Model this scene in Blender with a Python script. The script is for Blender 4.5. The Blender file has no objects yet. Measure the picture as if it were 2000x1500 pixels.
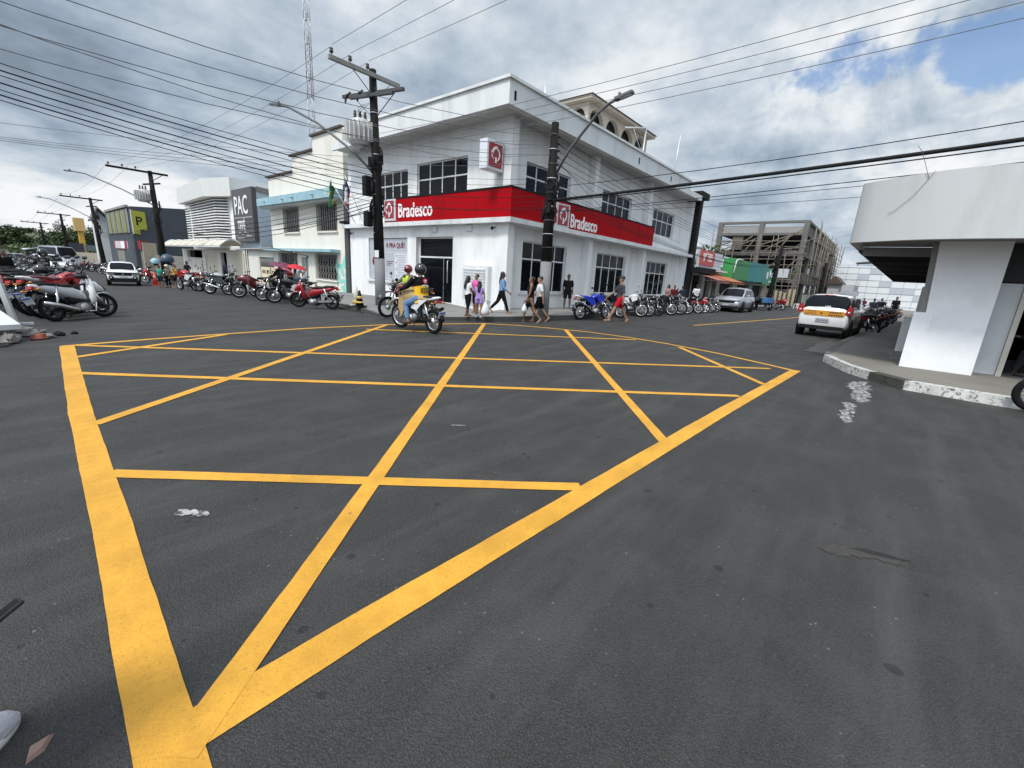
import bpy, bmesh, math, random
from mathutils import Vector, Matrix, Euler, noise
S = bpy.context.scene
COL = S.collection
rnd = random.Random(7)
R_ = math.radians
# ------------------------------------------------------------------ camera
cam_d = bpy.data.cameras.new('camera'); cam = bpy.data.objects.new('camera', cam_d); COL.objects.link(cam)
cam_d.sensor_width = 36; cam_d.lens = 15.12; cam_d.clip_end = 5000; cam_d.clip_start = 0.05
def _axes():
    X = Vector((737, 171, -840)).normalized(); Y = Vector((-1023, 277, -840)); Y = (Y - X*Y.dot(X)).normalized(); Z = X.cross(Y)
    return Matrix((X, Y, Z))
RC = _axes()
cam.matrix_world = Matrix.Translation((0, 0, 1.5)) @ RC.to_4x4()
S.camera = cam
def pix_dir(px, py): return (RC @ Vector((px-1000, 750-py, -840))).normalized()   # direction of sky features
# ------------------------------------------------------------------ light
SUN_AZ, SUN_EL = R_(188), R_(56)
sd = Vector((math.cos(SUN_EL)*math.cos(SUN_AZ), math.cos(SUN_EL)*math.sin(SUN_AZ), math.sin(SUN_EL)))
sl = bpy.data.lights.new('sun', 'SUN'); sl.energy = 1.5; sl.angle = R_(10); sl.color = (1, .965, .91)
so = bpy.data.objects.new('sun', sl); COL.objects.link(so); so.rotation_euler = sd.to_track_quat('Z', 'Y').to_euler(); so.location = (0, 0, 40)
S.view_settings.view_transform = 'Standard'; S.view_settings.look = 'None'; S.view_settings.gamma = 1; S.view_settings.use_curve_mapping = False
S.view_settings.exposure = 1.0
def make_world():
    w = bpy.data.worlds.new('World'); S.world = w; w.use_nodes = True
    nt = w.node_tree; N = nt.nodes; L = nt.links; N.clear()
    out = N.new('ShaderNodeOutputWorld'); bg = N.new('ShaderNodeBackground'); bg.inputs[1].default_value = .1
    L.new(bg.outputs[0], out.inputs[0])
    sky = N.new('ShaderNodeTexSky'); sky.sky_type = 'NISHITA'; sky.sun_disc = False
    sky.sun_elevation = SUN_EL; sky.sun_rotation = R_(90)-SUN_AZ; sky.dust_density = .6; sky.ozone_density = 2.2
    tc = N.new('ShaderNodeTexCoord'); D = tc.outputs['Generated']
    def mth(op, a, b=None, c=None, clamp=False):
        n = N.new('ShaderNodeMath'); n.operation = op; n.use_clamp = clamp
        for i, v in enumerate((a, b, c)):
            if v is None: continue
            if isinstance(v, (int, float)): n.inputs[i].default_value = v
            else: L.new(v, n.inputs[i])
        return n.outputs[0]
    def vm(op, a, b=None):
        n = N.new('ShaderNodeVectorMath'); n.operation = op
        for i, v in enumerate((a, b)):
            if v is None: continue
            if isinstance(v, (tuple, Vector)): n.inputs[i].default_value = v
            else: L.new(v, n.inputs[i])
        return n
    sep = N.new('ShaderNodeSeparateXYZ'); L.new(D, sep.inputs[0])
    den = mth('ADD', mth('MAXIMUM', sep.outputs[2], 0.0), .22)
    cmb = N.new('ShaderNodeCombineXYZ'); L.new(mth('DIVIDE', sep.outputs[0], den), cmb.inputs[0]); L.new(mth('DIVIDE', sep.outputs[1], den), cmb.inputs[1])
    P = cmb.outputs[0]
    def noi(scale, detail, rough, off, src=P, dist=0):
        m = vm('ADD', src, off); n = N.new('ShaderNodeTexNoise'); n.inputs['Scale'].default_value = scale; n.inputs['Detail'].default_value = detail
        n.inputs['Roughness'].default_value = rough; n.inputs['Distortion'].default_value = dist
        L.new(m.outputs[0], n.inputs['Vector']); return n.outputs['Fac']
    n1 = noi(.95, 8, .55, (3.1, 1.2, 0), dist=.3); n2 = noi(3.1, 7, .6, (7.7, 2.9, 4)); n3 = noi(2.6, 9, .62, (1.3, 5.1, 2), D)
    def blob(px, py, r, squash=None):
        c = pix_dir(px, py); d = vm('DOT_PRODUCT', D, tuple(c)).outputs['Value']
        cr = math.cos(R_(r)); n = N.new('ShaderNodeMapRange'); n.interpolation_type = 'SMOOTHSTEP'; L.new(d, n.inputs[0])
        n.inputs[1].default_value = cr; n.inputs[2].default_value = 1; return n.outputs[0]
    def acc(items, base=0.0):
        s = base
        for b, k in items: s = mth('MULTIPLY_ADD', b, k, s)
        return s
    # brightness field of the cloud deck, with its broad bright and dark banks where they hang
    br = acc([(n1, 1.05), (n2, .95), (n3, .5)], -.70)
    br = acc([(blob(120, 230, 18), -.20), (blob(60, 330, 8), -.12), (blob(360, 110, 16), -.10), (blob(200, 60, 10), .08), (blob(60, 120, 7), -.06), (blob(1500, 420, 9), -.14), (blob(1050, 60, 22), .10), (blob(150, 410, 10), .34), (blob(330, 400, 8), .32), (blob(20, 440, 8), .26), (blob(700, 60, 12), .06),
              (blob(1750, 190, 12), .26), (blob(1620, 150, 8), .14), (blob(1950, 300, 10), .14), (blob(560, 230, 12), .08), (blob(1530, 230, 9), .12), (blob(1850, 250, 5), -.16), (blob(1660, 220, 4), -.08), (blob(1250, 200, 10), .12)], br)
    # heaped cumulus under the blue: crisper puffs with grey undersides
    n5 = noi(4.6, 9, .58, (9.1, 3.3, 6.2), D, .25)
    puff = mth('MULTIPLY', mth('SUBTRACT', n5, .5), mth('MULTIPLY_ADD', blob(1780, 240, 22), 1.9, .35))
    br = mth('ADD', br, puff)
    ramp = N.new('ShaderNodeValToRGB'); L.new(br, ramp.inputs[0]); e = ramp.color_ramp.elements
    e[0].position = .10; e[0].color = (.23, .29, .36, 1); e[1].position = .95; e[1].color = (.93, .95, .97, 1)
    for p, c in ((.30, (.32, .40, .50, 1)), (.46, (.45, .535, .625, 1)), (.62, (.59, .665, .745, 1)), (.76, (.77, .82, .86, 1))):
        x = e.new(p); x.color = c
    # brighter deck round the sun, behind the camera
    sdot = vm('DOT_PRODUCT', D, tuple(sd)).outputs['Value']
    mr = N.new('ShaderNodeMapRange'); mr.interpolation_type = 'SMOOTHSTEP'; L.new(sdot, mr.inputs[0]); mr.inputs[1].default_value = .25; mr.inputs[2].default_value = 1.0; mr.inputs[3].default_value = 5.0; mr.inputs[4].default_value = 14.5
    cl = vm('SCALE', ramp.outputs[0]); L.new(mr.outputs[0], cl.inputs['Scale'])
    # holes in the deck where the blue shows
    n4 = noi(7.5, 8, .6, (4.4, 8.2, 1.7), D, .2)
    line = [(1490, 148), (1570, 132), (1640, 118), (1720, 100), (1800, 104), (1870, 98), (1950, 88), (2020, 92)]
    hole = acc([(blob(px, py, 4.4), k) for (px, py), k in zip(line, (.16, .28, .24, .20, .28, .32, .32, .34))]+[(n3, -.55), (n2, -.45), (n4, -1.6)], 1.05)
    hm = N.new('ShaderNodeMapRange'); hm.interpolation_type = 'SMOOTHSTEP'; L.new(hole, hm.inputs[0]); hm.inputs[1].default_value = .05; hm.inputs[2].default_value = .30; hm.inputs[4].default_value = .9
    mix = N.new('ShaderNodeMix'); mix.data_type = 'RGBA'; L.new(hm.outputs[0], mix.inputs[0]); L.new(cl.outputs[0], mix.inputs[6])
    skb = vm('SCALE', sky.outputs[0]); skb.inputs['Scale'].default_value = .8; L.new(skb.outputs[0], mix.inputs[7])
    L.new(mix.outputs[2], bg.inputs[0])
make_world()
# ------------------------------------------------------------------ materials
MATS = {}
def M(name, col=(.5, .5, .5), rough=.6, metal=0.0, var=.12, scale=6.0, bump=0.0, bscale=40.0, dirt=None, dscale=1.2, damt=.5, emit=None, spec=.5, coat=0.0, alpha=None, streak=False):
    if name in MATS: return MATS[name]
    m = bpy.data.materials.new(name); m.use_nodes = True; nt = m.node_tree; N = nt.nodes; L = nt.links
    b = N['Principled BSDF']; b.inputs['Roughness'].default_value = rough; b.inputs['Metallic'].default_value = metal
    b.inputs['Specular IOR Level'].default_value = spec; b.inputs['Coat Weight'].default_value = coat
    tc = N.new('ShaderNodeTexCoord'); src = tc.outputs['Object']
    n = N.new('ShaderNodeTexNoise'); n.inputs['Scale'].default_value = scale; n.inputs['Detail'].default_value = 5; L.new(src, n.inputs['Vector'])
    mx = N.new('ShaderNodeMix'); mx.data_type = 'RGBA'; L.new(n.outputs['Fac'], mx.inputs[0])
    mx.inputs[6].default_value = tuple(max(0, c*(1-var)) for c in col)+(1,); mx.inputs[7].default_value = tuple(min(1, c*(1+var)) for c in col)+(1,)
    o = mx.outputs[2]
    if dirt:
        n2 = N.new('ShaderNodeTexNoise'); n2.inputs['Scale'].default_value = dscale; n2.inputs['Detail'].default_value = 9; n2.inputs['Roughness'].default_value = .68
        mp = N.new('ShaderNodeMapping'); mp.inputs['Scale'].default_value = (1, 1, .22) if streak else (1, 1, 1); L.new(src, mp.inputs[0]); L.new(mp.outputs[0], n2.inputs['Vector'])
        r = N.new('ShaderNodeMapRange'); L.new(n2.outputs['Fac'], r.inputs[0]); r.inputs[1].default_value = .48; r.inputs[2].default_value = .78; r.inputs[4].default_value = damt
        m2 = N.new('ShaderNodeMix'); m2.data_type = 'RGBA'; L.new(r.outputs[0], m2.inputs[0]); L.new(o, m2.inputs[6]); m2.inputs[7].default_value = tuple(dirt)+(1,); o = m2.outputs[2]
    L.new(o, b.inputs['Base Color'])
    if bump:
        n3 = N.new('ShaderNodeTexNoise'); n3.inputs['Scale'].default_value = bscale; n3.inputs['Detail'].default_value = 4; L.new(src, n3.inputs['Vector'])
        bp = N.new('ShaderNodeBump'); bp.inputs['Strength'].default_value = bump; bp.inputs['Distance'].default_value = .02; L.new(n3.outputs['Fac'], bp.inputs['Height']); L.new(bp.outputs[0], b.inputs['Normal'])
    if emit: b.inputs['Emission Color'].default_value = tuple(emit)+(1,); b.inputs['Emission Strength'].default_value = 1
    MATS[name] = m; return m
def glass(name, col=(.005, .006, .008), rough=.04):
    return M(name, col, rough, var=.3, scale=1.5, spec=.13)
# ------------------------------------------------------------------ mesh builder
class MB:
    def __init__(s): s.v = []; s.f = []; s.m = []; s.s = []; s.T = None
    def add(s, vs, fs, mi=0, sm=False):
        o = len(s.v)
        s.v.extend([(s.T @ Vector(p)) if s.T else Vector(p) for p in vs])
        for f in fs: s.f.append([i+o for i in f]); s.m.append(mi); s.s.append(sm)
        return s
    def box(s, x0, x1, y0, y1, z0, z1, mi=0):
        return s.add([(x0,y0,z0),(x1,y0,z0),(x1,y1,z0),(x0,y1,z0),(x0,y0,z1),(x1,y0,z1),(x1,y1,z1),(x0,y1,z1)],
              [(0,3,2,1),(4,5,6,7),(0,1,5,4),(1,2,6,5),(2,3,7,6),(3,0,4,7)], mi)
    def bx(s, c, d, mi=0, rot=None):      # centred box, optional rotation matrix
        hx, hy, hz = d[0]/2, d[1]/2, d[2]/2; c = Vector(c)
        vs = [Vector(p) for p in [(-hx,-hy,-hz),(hx,-hy,-hz),(hx,hy,-hz),(-hx,hy,-hz),(-hx,-hy,hz),(hx,-hy,hz),(hx,hy,hz),(-hx,hy,hz)]]
        if rot: vs = [rot @ p for p in vs]
        return s.add([p+c for p in vs], [(0,3,2,1),(4,5,6,7),(0,1,5,4),(1,2,6,5),(2,3,7,6),(3,0,4,7)], mi)
    def beam(s, a, b, w, h, mi=0):         # rectangular bar from a to b
        a = Vector(a); b = Vector(b); d = b-a
        if d.length < 1e-6: return s
        q = d.to_track_quat('X', 'Z').to_matrix()
        return s.bx((a+b)/2, (d.length, w, h), mi, q)
    def quad(s, a, b, c, d, mi=0): return s.add([a, b, c, d], [(0,1,2,3)], mi)
    def prism(s, pts, a0, a1, axis='z', mi=0, sm=False):
        def P(p, a):
            return {'z': (p[0], p[1], a), 'y': (p[0], a, p[1]), 'x': (a, p[0], p[1])}[axis]
        n = len(pts); vs = [P(p, a0) for p in pts]+[P(p, a1) for p in pts]
        s.add(vs, [list(range(n)), list(range(n, 2*n))], mi); 
        return s.add(vs, [(i, (i+1) % n, (i+1) % n+n, i+n) for i in range(n)], mi, sm)
    def loft(s, rings, mi=0, sm=True, cap=True, closed=True):
        n = len(rings[0]); vs = [p for r in rings for p in r]; fs = []
        for k in range(len(rings)-1):
            for i in range(n if closed else n-1):
                j = (i+1) % n; fs.append((k*n+i, k*n+j, (k+1)*n+j, (k+1)*n+i))
        if cap and closed: fs += [list(range(n)), list(range((len(rings)-1)*n, len(rings)*n))]
        return s.add(vs, fs, mi, sm)
    def tube(s, pts, r, n=8, mi=0, sm=True, cap=True, flat=1.0):
        pts = [Vector(p) for p in pts]; k = len(pts); rs = r if isinstance(r, (list, tuple)) else [r]*k
        rings = []; up = None
        for i, p in enumerate(pts):
            t = (pts[min(i+1, k-1)]-pts[max(i-1, 0)])
            if t.length < 1e-9: t = Vector((0, 0, 1))
            t.normalize()
            if up is None:
                up = Vector((0, 0, 1)) if abs(t.z) < .9 else Vector((1, 0, 0))
            u = up - t*up.dot(t)
            if u.length < 1e-4: u = t.orthogonal()
            u.normalize(); up = u; w = t.cross(u)
            rings.append([p+(u*math.cos(a)*flat+w*math.sin(a))*rs[i] for a in [2*math.pi*q/n for q in range(n)]])
        return s.loft(rings, mi, sm, cap)
    def sph(s, c, r, nu=12, nv=8, mi=0, z0=-1., z1=1., sm=True):
        c = Vector(c); r = (r, r, r) if isinstance(r, (int, float)) else r; rings = []
        t0, t1 = math.asin(z0), math.asin(z1)
        for j in range(nv+1):
            t = t0+(t1-t0)*j/nv
            rings.append([c+Vector((r[0]*math.cos(t)*math.cos(a), r[1]*math.cos(t)*math.sin(a), r[2]*math.sin(t))) for a in [2*math.pi*i/nu for i in range(nu)]])
        return s.loft(rings, mi, sm, cap=True)
    def torus(s, c, axis, R, r, nR=24, nr=8, mi=0, a0=0, a1=2*math.pi, flat=1.0):
        c = Vector(c); axis = Vector(axis).normalized(); u = axis.orthogonal().normalized()
        if abs(axis.y) > .9: u = Vector((1, 0, 0))
        w = axis.cross(u); full = abs(a1-a0-2*math.pi) < 1e-6; rings = []
        for i in range(nR+1):
            a = a0+(a1-a0)*i/nR; d = u*math.cos(a)+w*math.sin(a)
            rings.append([c+d*(R+r*math.cos(b))+axis*(r*flat*math.sin(b)) for b in [2*math.pi*q/nr for q in range(nr)]])
        return s.loft(rings, mi, True, cap=not full)
    def cyl(s, c, axis, r, h, n=16, mi=0, r2=None):
        c = Vector(c); a = Vector(axis).normalized(); return s.tube([c-a*h/2, c+a*h/2], [r, r if r2 is None else r2], n, mi)
    def build(s, name, mats, parent=None, kind=None, label=None, cat=None, group=None, fix=True):
        me = bpy.data.meshes.new(name); me.from_pydata([tuple(p) for p in s.v], [], s.f)
        me.polygons.foreach_set('material_index', s.m); me.polygons.foreach_set('use_smooth', s.s)
        for m in (mats if isinstance(mats, (list, tuple)) else [mats]): me.materials.append(m)
        if fix:
            bm = bmesh.new(); bm.from_mesh(me); bmesh.ops.recalc_face_normals(bm, faces=bm.faces); bm.to_mesh(me); bm.free()
        me.update()
        o = bpy.data.objects.new(name, me); COL.objects.link(o)
        if parent is not None: o.parent = parent
        tag(o, label, cat, group, kind); return o
def tag(o, label=None, cat=None, group=None, kind=None):
    if label: o['label'] = label
    if cat: o['category'] = cat
    if group: o['group'] = group
    if kind: o['kind'] = kind
    return o
def thing(name, label, cat, loc=(0, 0, 0), rz=0, group=None):
    o = bpy.data.objects.new(name, None); COL.objects.link(o); o.location = loc; o.rotation_euler = (0, 0, rz)
    return tag(o, label, cat, group)
def copy_tree(o, parent=None):
    c = o.copy(); COL.objects.link(c); c.parent = parent
    for ch in o.children: copy_tree(ch, c)
    return c
def bevel_obj(o, w=.01, seg=2):
    b = o.modifiers.new('bevel', 'BEVEL'); b.width = w; b.segments = seg; b.limit_method = 'ANGLE'; b.angle_limit = R_(40); return o
def text_mesh(body, size, depth, bold=0.0, squeeze=1.0, align='LEFT'):
    cu = bpy.data.curves.new('lettering', 'FONT'); cu.body = body; cu.size = size; cu.extrude = depth; cu.offset = bold; cu.align_x = align; cu.resolution_u = 3
    o = bpy.data.objects.new('lettering', cu); COL.objects.link(o)
    dg = bpy.context.evaluated_depsgraph_get(); me = bpy.data.meshes.new_from_object(o.evaluated_get(dg))
    bpy.data.objects.remove(o)
    for v in me.vertices: v.co.x *= squeeze
    return me
def text(body, size, mat, parent, origin, right, up, depth=.012, bold=.0, squeeze=1.0, align='LEFT', name='lettering'):
    me = text_mesh(body, size, depth, bold, squeeze, align); me.materials.clear(); me.materials.append(mat); me.name = name
    r = Vector(right).normalized(); u = Vector(up).normalized(); n = r.cross(u)
    me.transform(Matrix.Translation(origin) @ Matrix((r, u, n)).transposed().to_4x4())
    o = bpy.data.objects.new(name, me); COL.objects.link(o); o.parent = parent; return o
def gh(x, y):            # ground height: both streets fall away from the crossing
    return -.0155*min(max(0, y-12), 130)-.007*min(max(0, x-12), 100)
# ------------------------------------------------------------------ ground, pavements, paint
def asphalt_mat():
    m = bpy.data.materials.new('asphalt'); m.use_nodes = True; nt = m.node_tree; N = nt.nodes; L = nt.links; b = N['Principled BSDF']
    tc = N.new('ShaderNodeTexCoord'); P = tc.outputs['Object']
    def nz(sc, det, ro=.55, vec=P, dist=0):
        n = N.new('ShaderNodeTexNoise'); n.inputs['Scale'].default_value = sc; n.inputs['Detail'].default_value = det; n.inputs['Roughness'].default_value = ro; n.inputs['Distortion'].default_value = dist; L.new(vec, n.inputs['Vector']); return n.outputs['Fac']
    def mr(v, a, b_, c, d):
        n = N.new('ShaderNodeMapRange'); L.new(v, n.inputs[0])
        for i, x in enumerate((a, b_, c, d)): n.inputs[i+1].default_value = x
        return n.outputs[0]
    def mixc(f, A, B):
        n = N.new('ShaderNodeMix'); n.data_type = 'RGBA'
        L.new(f, n.inputs[0])
        for i, v in ((6, A), (7, B)):
            if isinstance(v, tuple): n.inputs[i].default_value = v
            else: L.new(v, n.inputs[i])
        return n.outputs[2]
    c = mixc(nz(.35, 4), (.0150, .0144, .0134, 1), (.0275, .0264, .0248, 1))
    c = mixc(mr(nz(1.7, 7, .65), .46, .70, 0, .75), c, (.046, .0445, .0415, 1))
    c = mixc(mr(nz(.8, 8, .7, dist=1.2), .56, .7, 0, .6), c, (.014, .0138, .0134, 1))
    # tyre-worn direction along the right street
    mp = N.new('ShaderNodeMapping'); mp.inputs['Rotation'].default_value = (0, 0, R_(38)); mp.inputs['Scale'].default_value = (.35, 3.0, 1); L.new(P, mp.inputs[0])
    c = mixc(mr(nz(1.1, 6, .6, mp.outputs[0]), .48, .72, 0, .7), c, (.060, .059, .056, 1))
    # aggregate
    v = N.new('ShaderNodeTexVoronoi'); v.inputs['Scale'].default_value = 120; L.new(P, v.inputs['Vector'])
    c = mixc(mr(nz(48, 4, .7), .50, .70, 0, .55), c, (.050, .0485, .0455, 1)); c = mixc(mr(nz(75, 3, .7), .52, .68, 0, .6), c, (.012, .012, .012, 1)); c = mixc(mr(v.outputs['Distance'], .0, .5, .55, 0), c, (.065, .064, .061, 1))
    g = nz(260, 2, .6); c = mixc(mr(g, .52, .74, 0, .6), c, (.16, .158, .15, 1))
    c = mixc(mr(nz(24, 5, .7), .64, .74, 0, .75), c, (.020, .020, .021, 1))
    v2 = N.new('ShaderNodeTexVoronoi'); v2.inputs['Scale'].default_value = 24; L.new(P, v2.inputs['Vector'])
    sz = mr(nz(14, 2), .42, .78, .0, .24)
    lt = N.new('ShaderNodeMath'); lt.operation = 'LESS_THAN'; L.new(v2.outputs['Distance'], lt.inputs[0]); L.new(sz, lt.inputs[1])
    s2 = N.new('ShaderNodeMath'); s2.operation = 'MULTIPLY'; L.new(lt.outputs[0], s2.inputs[0]); L.new(mr(nz(1.6, 4), .46, .64, .04, .6), s2.inputs[1])
    c = mixc(s2.outputs[0], c, (.26, .25, .24, 1))
    v3 = N.new('ShaderNodeTexVoronoi'); v3.inputs['Scale'].default_value = 5; L.new(P, v3.inputs['Vector'])
    lt3 = N.new('ShaderNodeMath'); lt3.operation = 'LESS_THAN'; L.new(v3.outputs['Distance'], lt3.inputs[0]); L.new(mr(nz(4, 2), .40, .72, .0, .19), lt3.inputs[1])
    s3 = N.new('ShaderNodeMath'); s3.operation = 'MULTIPLY'; L.new(lt3.outputs[0], s3.inputs[0]); s3.inputs[1].default_value = .55
    c = mixc(s3.outputs[0], c, (.006, .006, .0065, 1))
    L.new(c, b.inputs['Base Color']); b.inputs['Specular IOR Level'].default_value = .35
    L.new(mr(nz(1.3, 6), .3, .7, .6, .85), b.inputs['Roughness'])
    h = N.new('ShaderNodeMath'); h.operation = 'MULTIPLY_ADD'; L.new(v.outputs['Distance'], h.inputs[0]); h.inputs[1].default_value = -.5; L.new(nz(55, 5, .7), h.inputs[2])
    bp = N.new('ShaderNodeBump'); bp.inputs['Strength'].default_value = .6; bp.inputs['Distance'].default_value = .016; L.new(h.outputs[0], bp.inputs['Height']); L.new(bp.outputs[0], b.inputs['Normal'])
    return m
ASPH = asphalt_mat()
gm = MB(); gx = [-1500, -60, 12, 112, 1500]; gy = [-1500, -60, 12, 142, 1500]
gm.add([(x, y, gh(x, y)) for y in gy for x in gx], [(j*5+i, j*5+i+1, j*5+i+6, j*5+i+5) for j in range(4) for i in range(4)])
gm.build('ground', ASPH, kind='structure')
def paint_mat(name, col, wear, wcol, thr=.60):
    m = bpy.data.materials.new(name); m.use_nodes = True; nt = m.node_tree; N = nt.nodes; L = nt.links; b = N['Principled BSDF']
    tc = N.new('ShaderNodeTexCoord'); P = tc.outputs['Object']
    def nz(sc, det, ro=.6):
        n = N.new('ShaderNodeTexNoise'); n.inputs['Scale'].default_value = sc; n.inputs['Detail'].default_value = det; n.inputs['Roughness'].default_value = ro; L.new(P, n.inputs['Vector']); return n.outputs['Fac']
    def mix(f, lo, hi, amt, A, B):
        r = N.new('ShaderNodeMapRange'); L.new(f, r.inputs[0]); r.inputs[1].default_value = lo; r.inputs[2].default_value = hi; r.inputs[4].default_value = amt
        n = N.new('ShaderNodeMix'); n.data_type = 'RGBA'; L.new(r.outputs[0], n.inputs[0])
        for i, v in ((6, A), (7, B)):
            if isinstance(v, tuple): n.inputs[i].default_value = v+(1,)
            else: L.new(v, n.inputs[i])
        return n.outputs[2]
    d = tuple(c*.78 for c in col)
    c = mix(nz(2.2, 6), .35, .7, 1, col, d)
    c = mix(nz(1.1, 7, .72), .50, .72, .55, c, tuple(c_*.62 for c_ in col)); c = mix(nz(9, 7, .7), .45, .72, .6, c, tuple(c_*.66 for c_ in col))
    c = mix(nz(120, 3), .56, .70, .6, c, tuple(c_*.5 for c_ in col))
    c = mix(nz(17, 8, .72), thr, thr+.08, wear, c, wcol)
    L.new(c, b.inputs['Base Color']); b.inputs['Roughness'].default_value = .62; b.inputs['Specular IOR Level'].default_value = .3
    bp = N.new('ShaderNodeBump'); bp.inputs['Strength'].default_value = .5; bp.inputs['Distance'].default_value = .01; L.new(nz(45, 5, .7), bp.inputs['Height']); L.new(bp.outputs[0], b.inputs['Normal'])
    return m
YEL = paint_mat('yellow_road_paint', (.67, .335, .040), .9, (.06, .055, .05), .635)
WHT = paint_mat('white_road_paint', (.42, .41, .395), .97, (.045, .044, .042), .455)
KERBW = paint_mat('kerb_whitewash', (.66, .65, .61), .95, (.13, .12, .105), .52)
def strip(mb, pts, w, z, jit=.0024, step=.06):
    pts = [Vector((p[0], p[1], 0)) for p in pts]; dense = []
    for a, b in zip(pts, pts[1:]):
        n = max(1, int((b-a).length/step)); dense += [a.lerp(b, i/n) for i in range(n)]
    dense.append(pts[-1]); row = []
    for i, p in enumerate(dense):
        t = (dense[min(i+1, len(dense)-1)]-dense[max(i-1, 0)]).normalized(); q = Vector((-t.y, t.x, 0)); s_ = i*step
        a = p+q*(w/2+jit*noise.noise(Vector((s_*7, z*900, 1)))+jit*1.6*noise.noise(Vector((s_*1.7, 3, z*700))))
        b = p-q*(w/2+jit*noise.noise(Vector((s_*7, z*900, 9)))+jit*1.6*noise.noise(Vector((s_*1.7, 8, z*700))))
        row.append((a, b))
    vs = []
    for a, b in row: vs += [(a.x, a.y, gh(a.x, a.y)+z), (b.x, b.y, gh(b.x, b.y)+z)]
    mb.add(vs, [(2*i, 2*i+1, 2*i+3, 2*i+2) for i in range(len(row)-1)])
yb = MB()
strip(yb, [(.105, 1.05), (.21, 3.0), (.32, 5.5), (.55, 9.58)], .165, .0040)
strip(yb, [(.13, 1.43), (.8, 1.42), (2.4, 1.37), (5.5, 1.27), (9.86, 1.08)], .165, .0044)
strip(yb, [(.5, 9.56), (1.6, 9.75), (2.89, 9.88), (4.52, 10.02), (6.55, 9.9), (7.9, 9.5), (9.34, 9.04), (10.0, 8.3), (10.42, 7.55), (10.9, 6.3), (11.0, 5.06), (10.9, 4.08), (10.56, 2.74), (10.13, 1.8), (9.78, 1.1)], .115, .0048)
for i, (a, b) in enumerate([((.30, 3.83), (2.58, 1.44)), ((.48, 7.36), (6.64, 1.33)), ((.63, 9.60), (9.56, 1.47)), ((5.6, 9.36), (10.75, 4.82))]): strip(yb, [a, b], .115, .0052+i*.0001)
for i, (a, b) in enumerate([((.14, 1.36), (9.35, 9.05)), ((.36, 5.07), (6.57, 9.92)), ((.55, 8.50), (2.8, 9.80)), ((3.96, 1.34), (10.6, 6.95)), ((7.83, 1.24), (10.6, 3.62))]): strip(yb, [a, b], .115, .0057+i*.0001)
yb.build('yellow_box_marking', YEL, kind='structure', fix=False)
cl = MB(); strip(cl, [(17.36, 5.52), (24, 4.92), (31.3, 4.3), (45, 3.5)], .11, .005); cl.build('centre_line', YEL, kind='structure', fix=False)
def blotch(name, pts, mat, z=.004, sub=5, amp=.03, seed=0, label=None, cat=None):
    # irregular flat patch with ragged edge
    P = [Vector((x, y, 0)) for x, y in pts]; out = []
    for i in range(len(P)):
        a, b = P[i], P[(i+1) % len(P)]
        for k in range(sub):
            p = a.lerp(b, k/sub); n = Vector((-(b-a).y, (b-a).x, 0)).normalized()
            out.append(p+n*amp*noise.noise(Vector((p.x*9+seed, p.y*9, k)))*2)
    b = MB(); b.add([(p.x, p.y, gh(p.x, p.y)+z) for p in out], [list(range(len(out)))]); return b.build(name, mat, kind='structure')
blotch('paint_stain', [(9.55, .20), (9.85, -.0), (9.2, -.08), (8.6, -.06), (8.0, -.08), (7.75, .0), (8.1, .12), (8.7, .14), (9.1, .22)], WHT, .004, 9, .05)
blotch('paint_stain', [(7.6, .20), (7.7, .08), (7.3, .02), (6.9, .06), (6.5, .04), (6.35, .11), (6.8, .17), (7.2, .14)], WHT, .004, 8, .035, 2)
blotch('paint_stain', [(.50, 2.98), (.57, 2.93), (.62, 2.82), (.585, 2.80), (.54, 2.87), (.47, 2.93)], WHT, .004, 4, .012, 3)
blotch('paint_stain', [(2.74, 3.06), (2.80, 3.02), (2.84, 2.95), (2.81, 2.94), (2.76, 2.99), (2.72, 3.02)], M('grey_stain', (.12, .118, .112), .9, var=.5, scale=30), .004, 4, .012, 5)
blotch('road_patch', [(3.00, .02), (3.12, -.04), (3.18, -.16), (3.22, -.38), (3.14, -.36), (3.08, -.2), (2.98, -.08)], M('worn_hollow', (.040, .037, .033), .95, var=.5, scale=30), .0035, 7, .02, 11)
blotch('road_patch', [(3.13, -.12), (3.20, -.2), (3.25, -.42), (3.19, -.34)], M('hollow_edge', (.012, .0115, .011), .95, var=.4, scale=30), .0042, 5, .008, 12)
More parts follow.
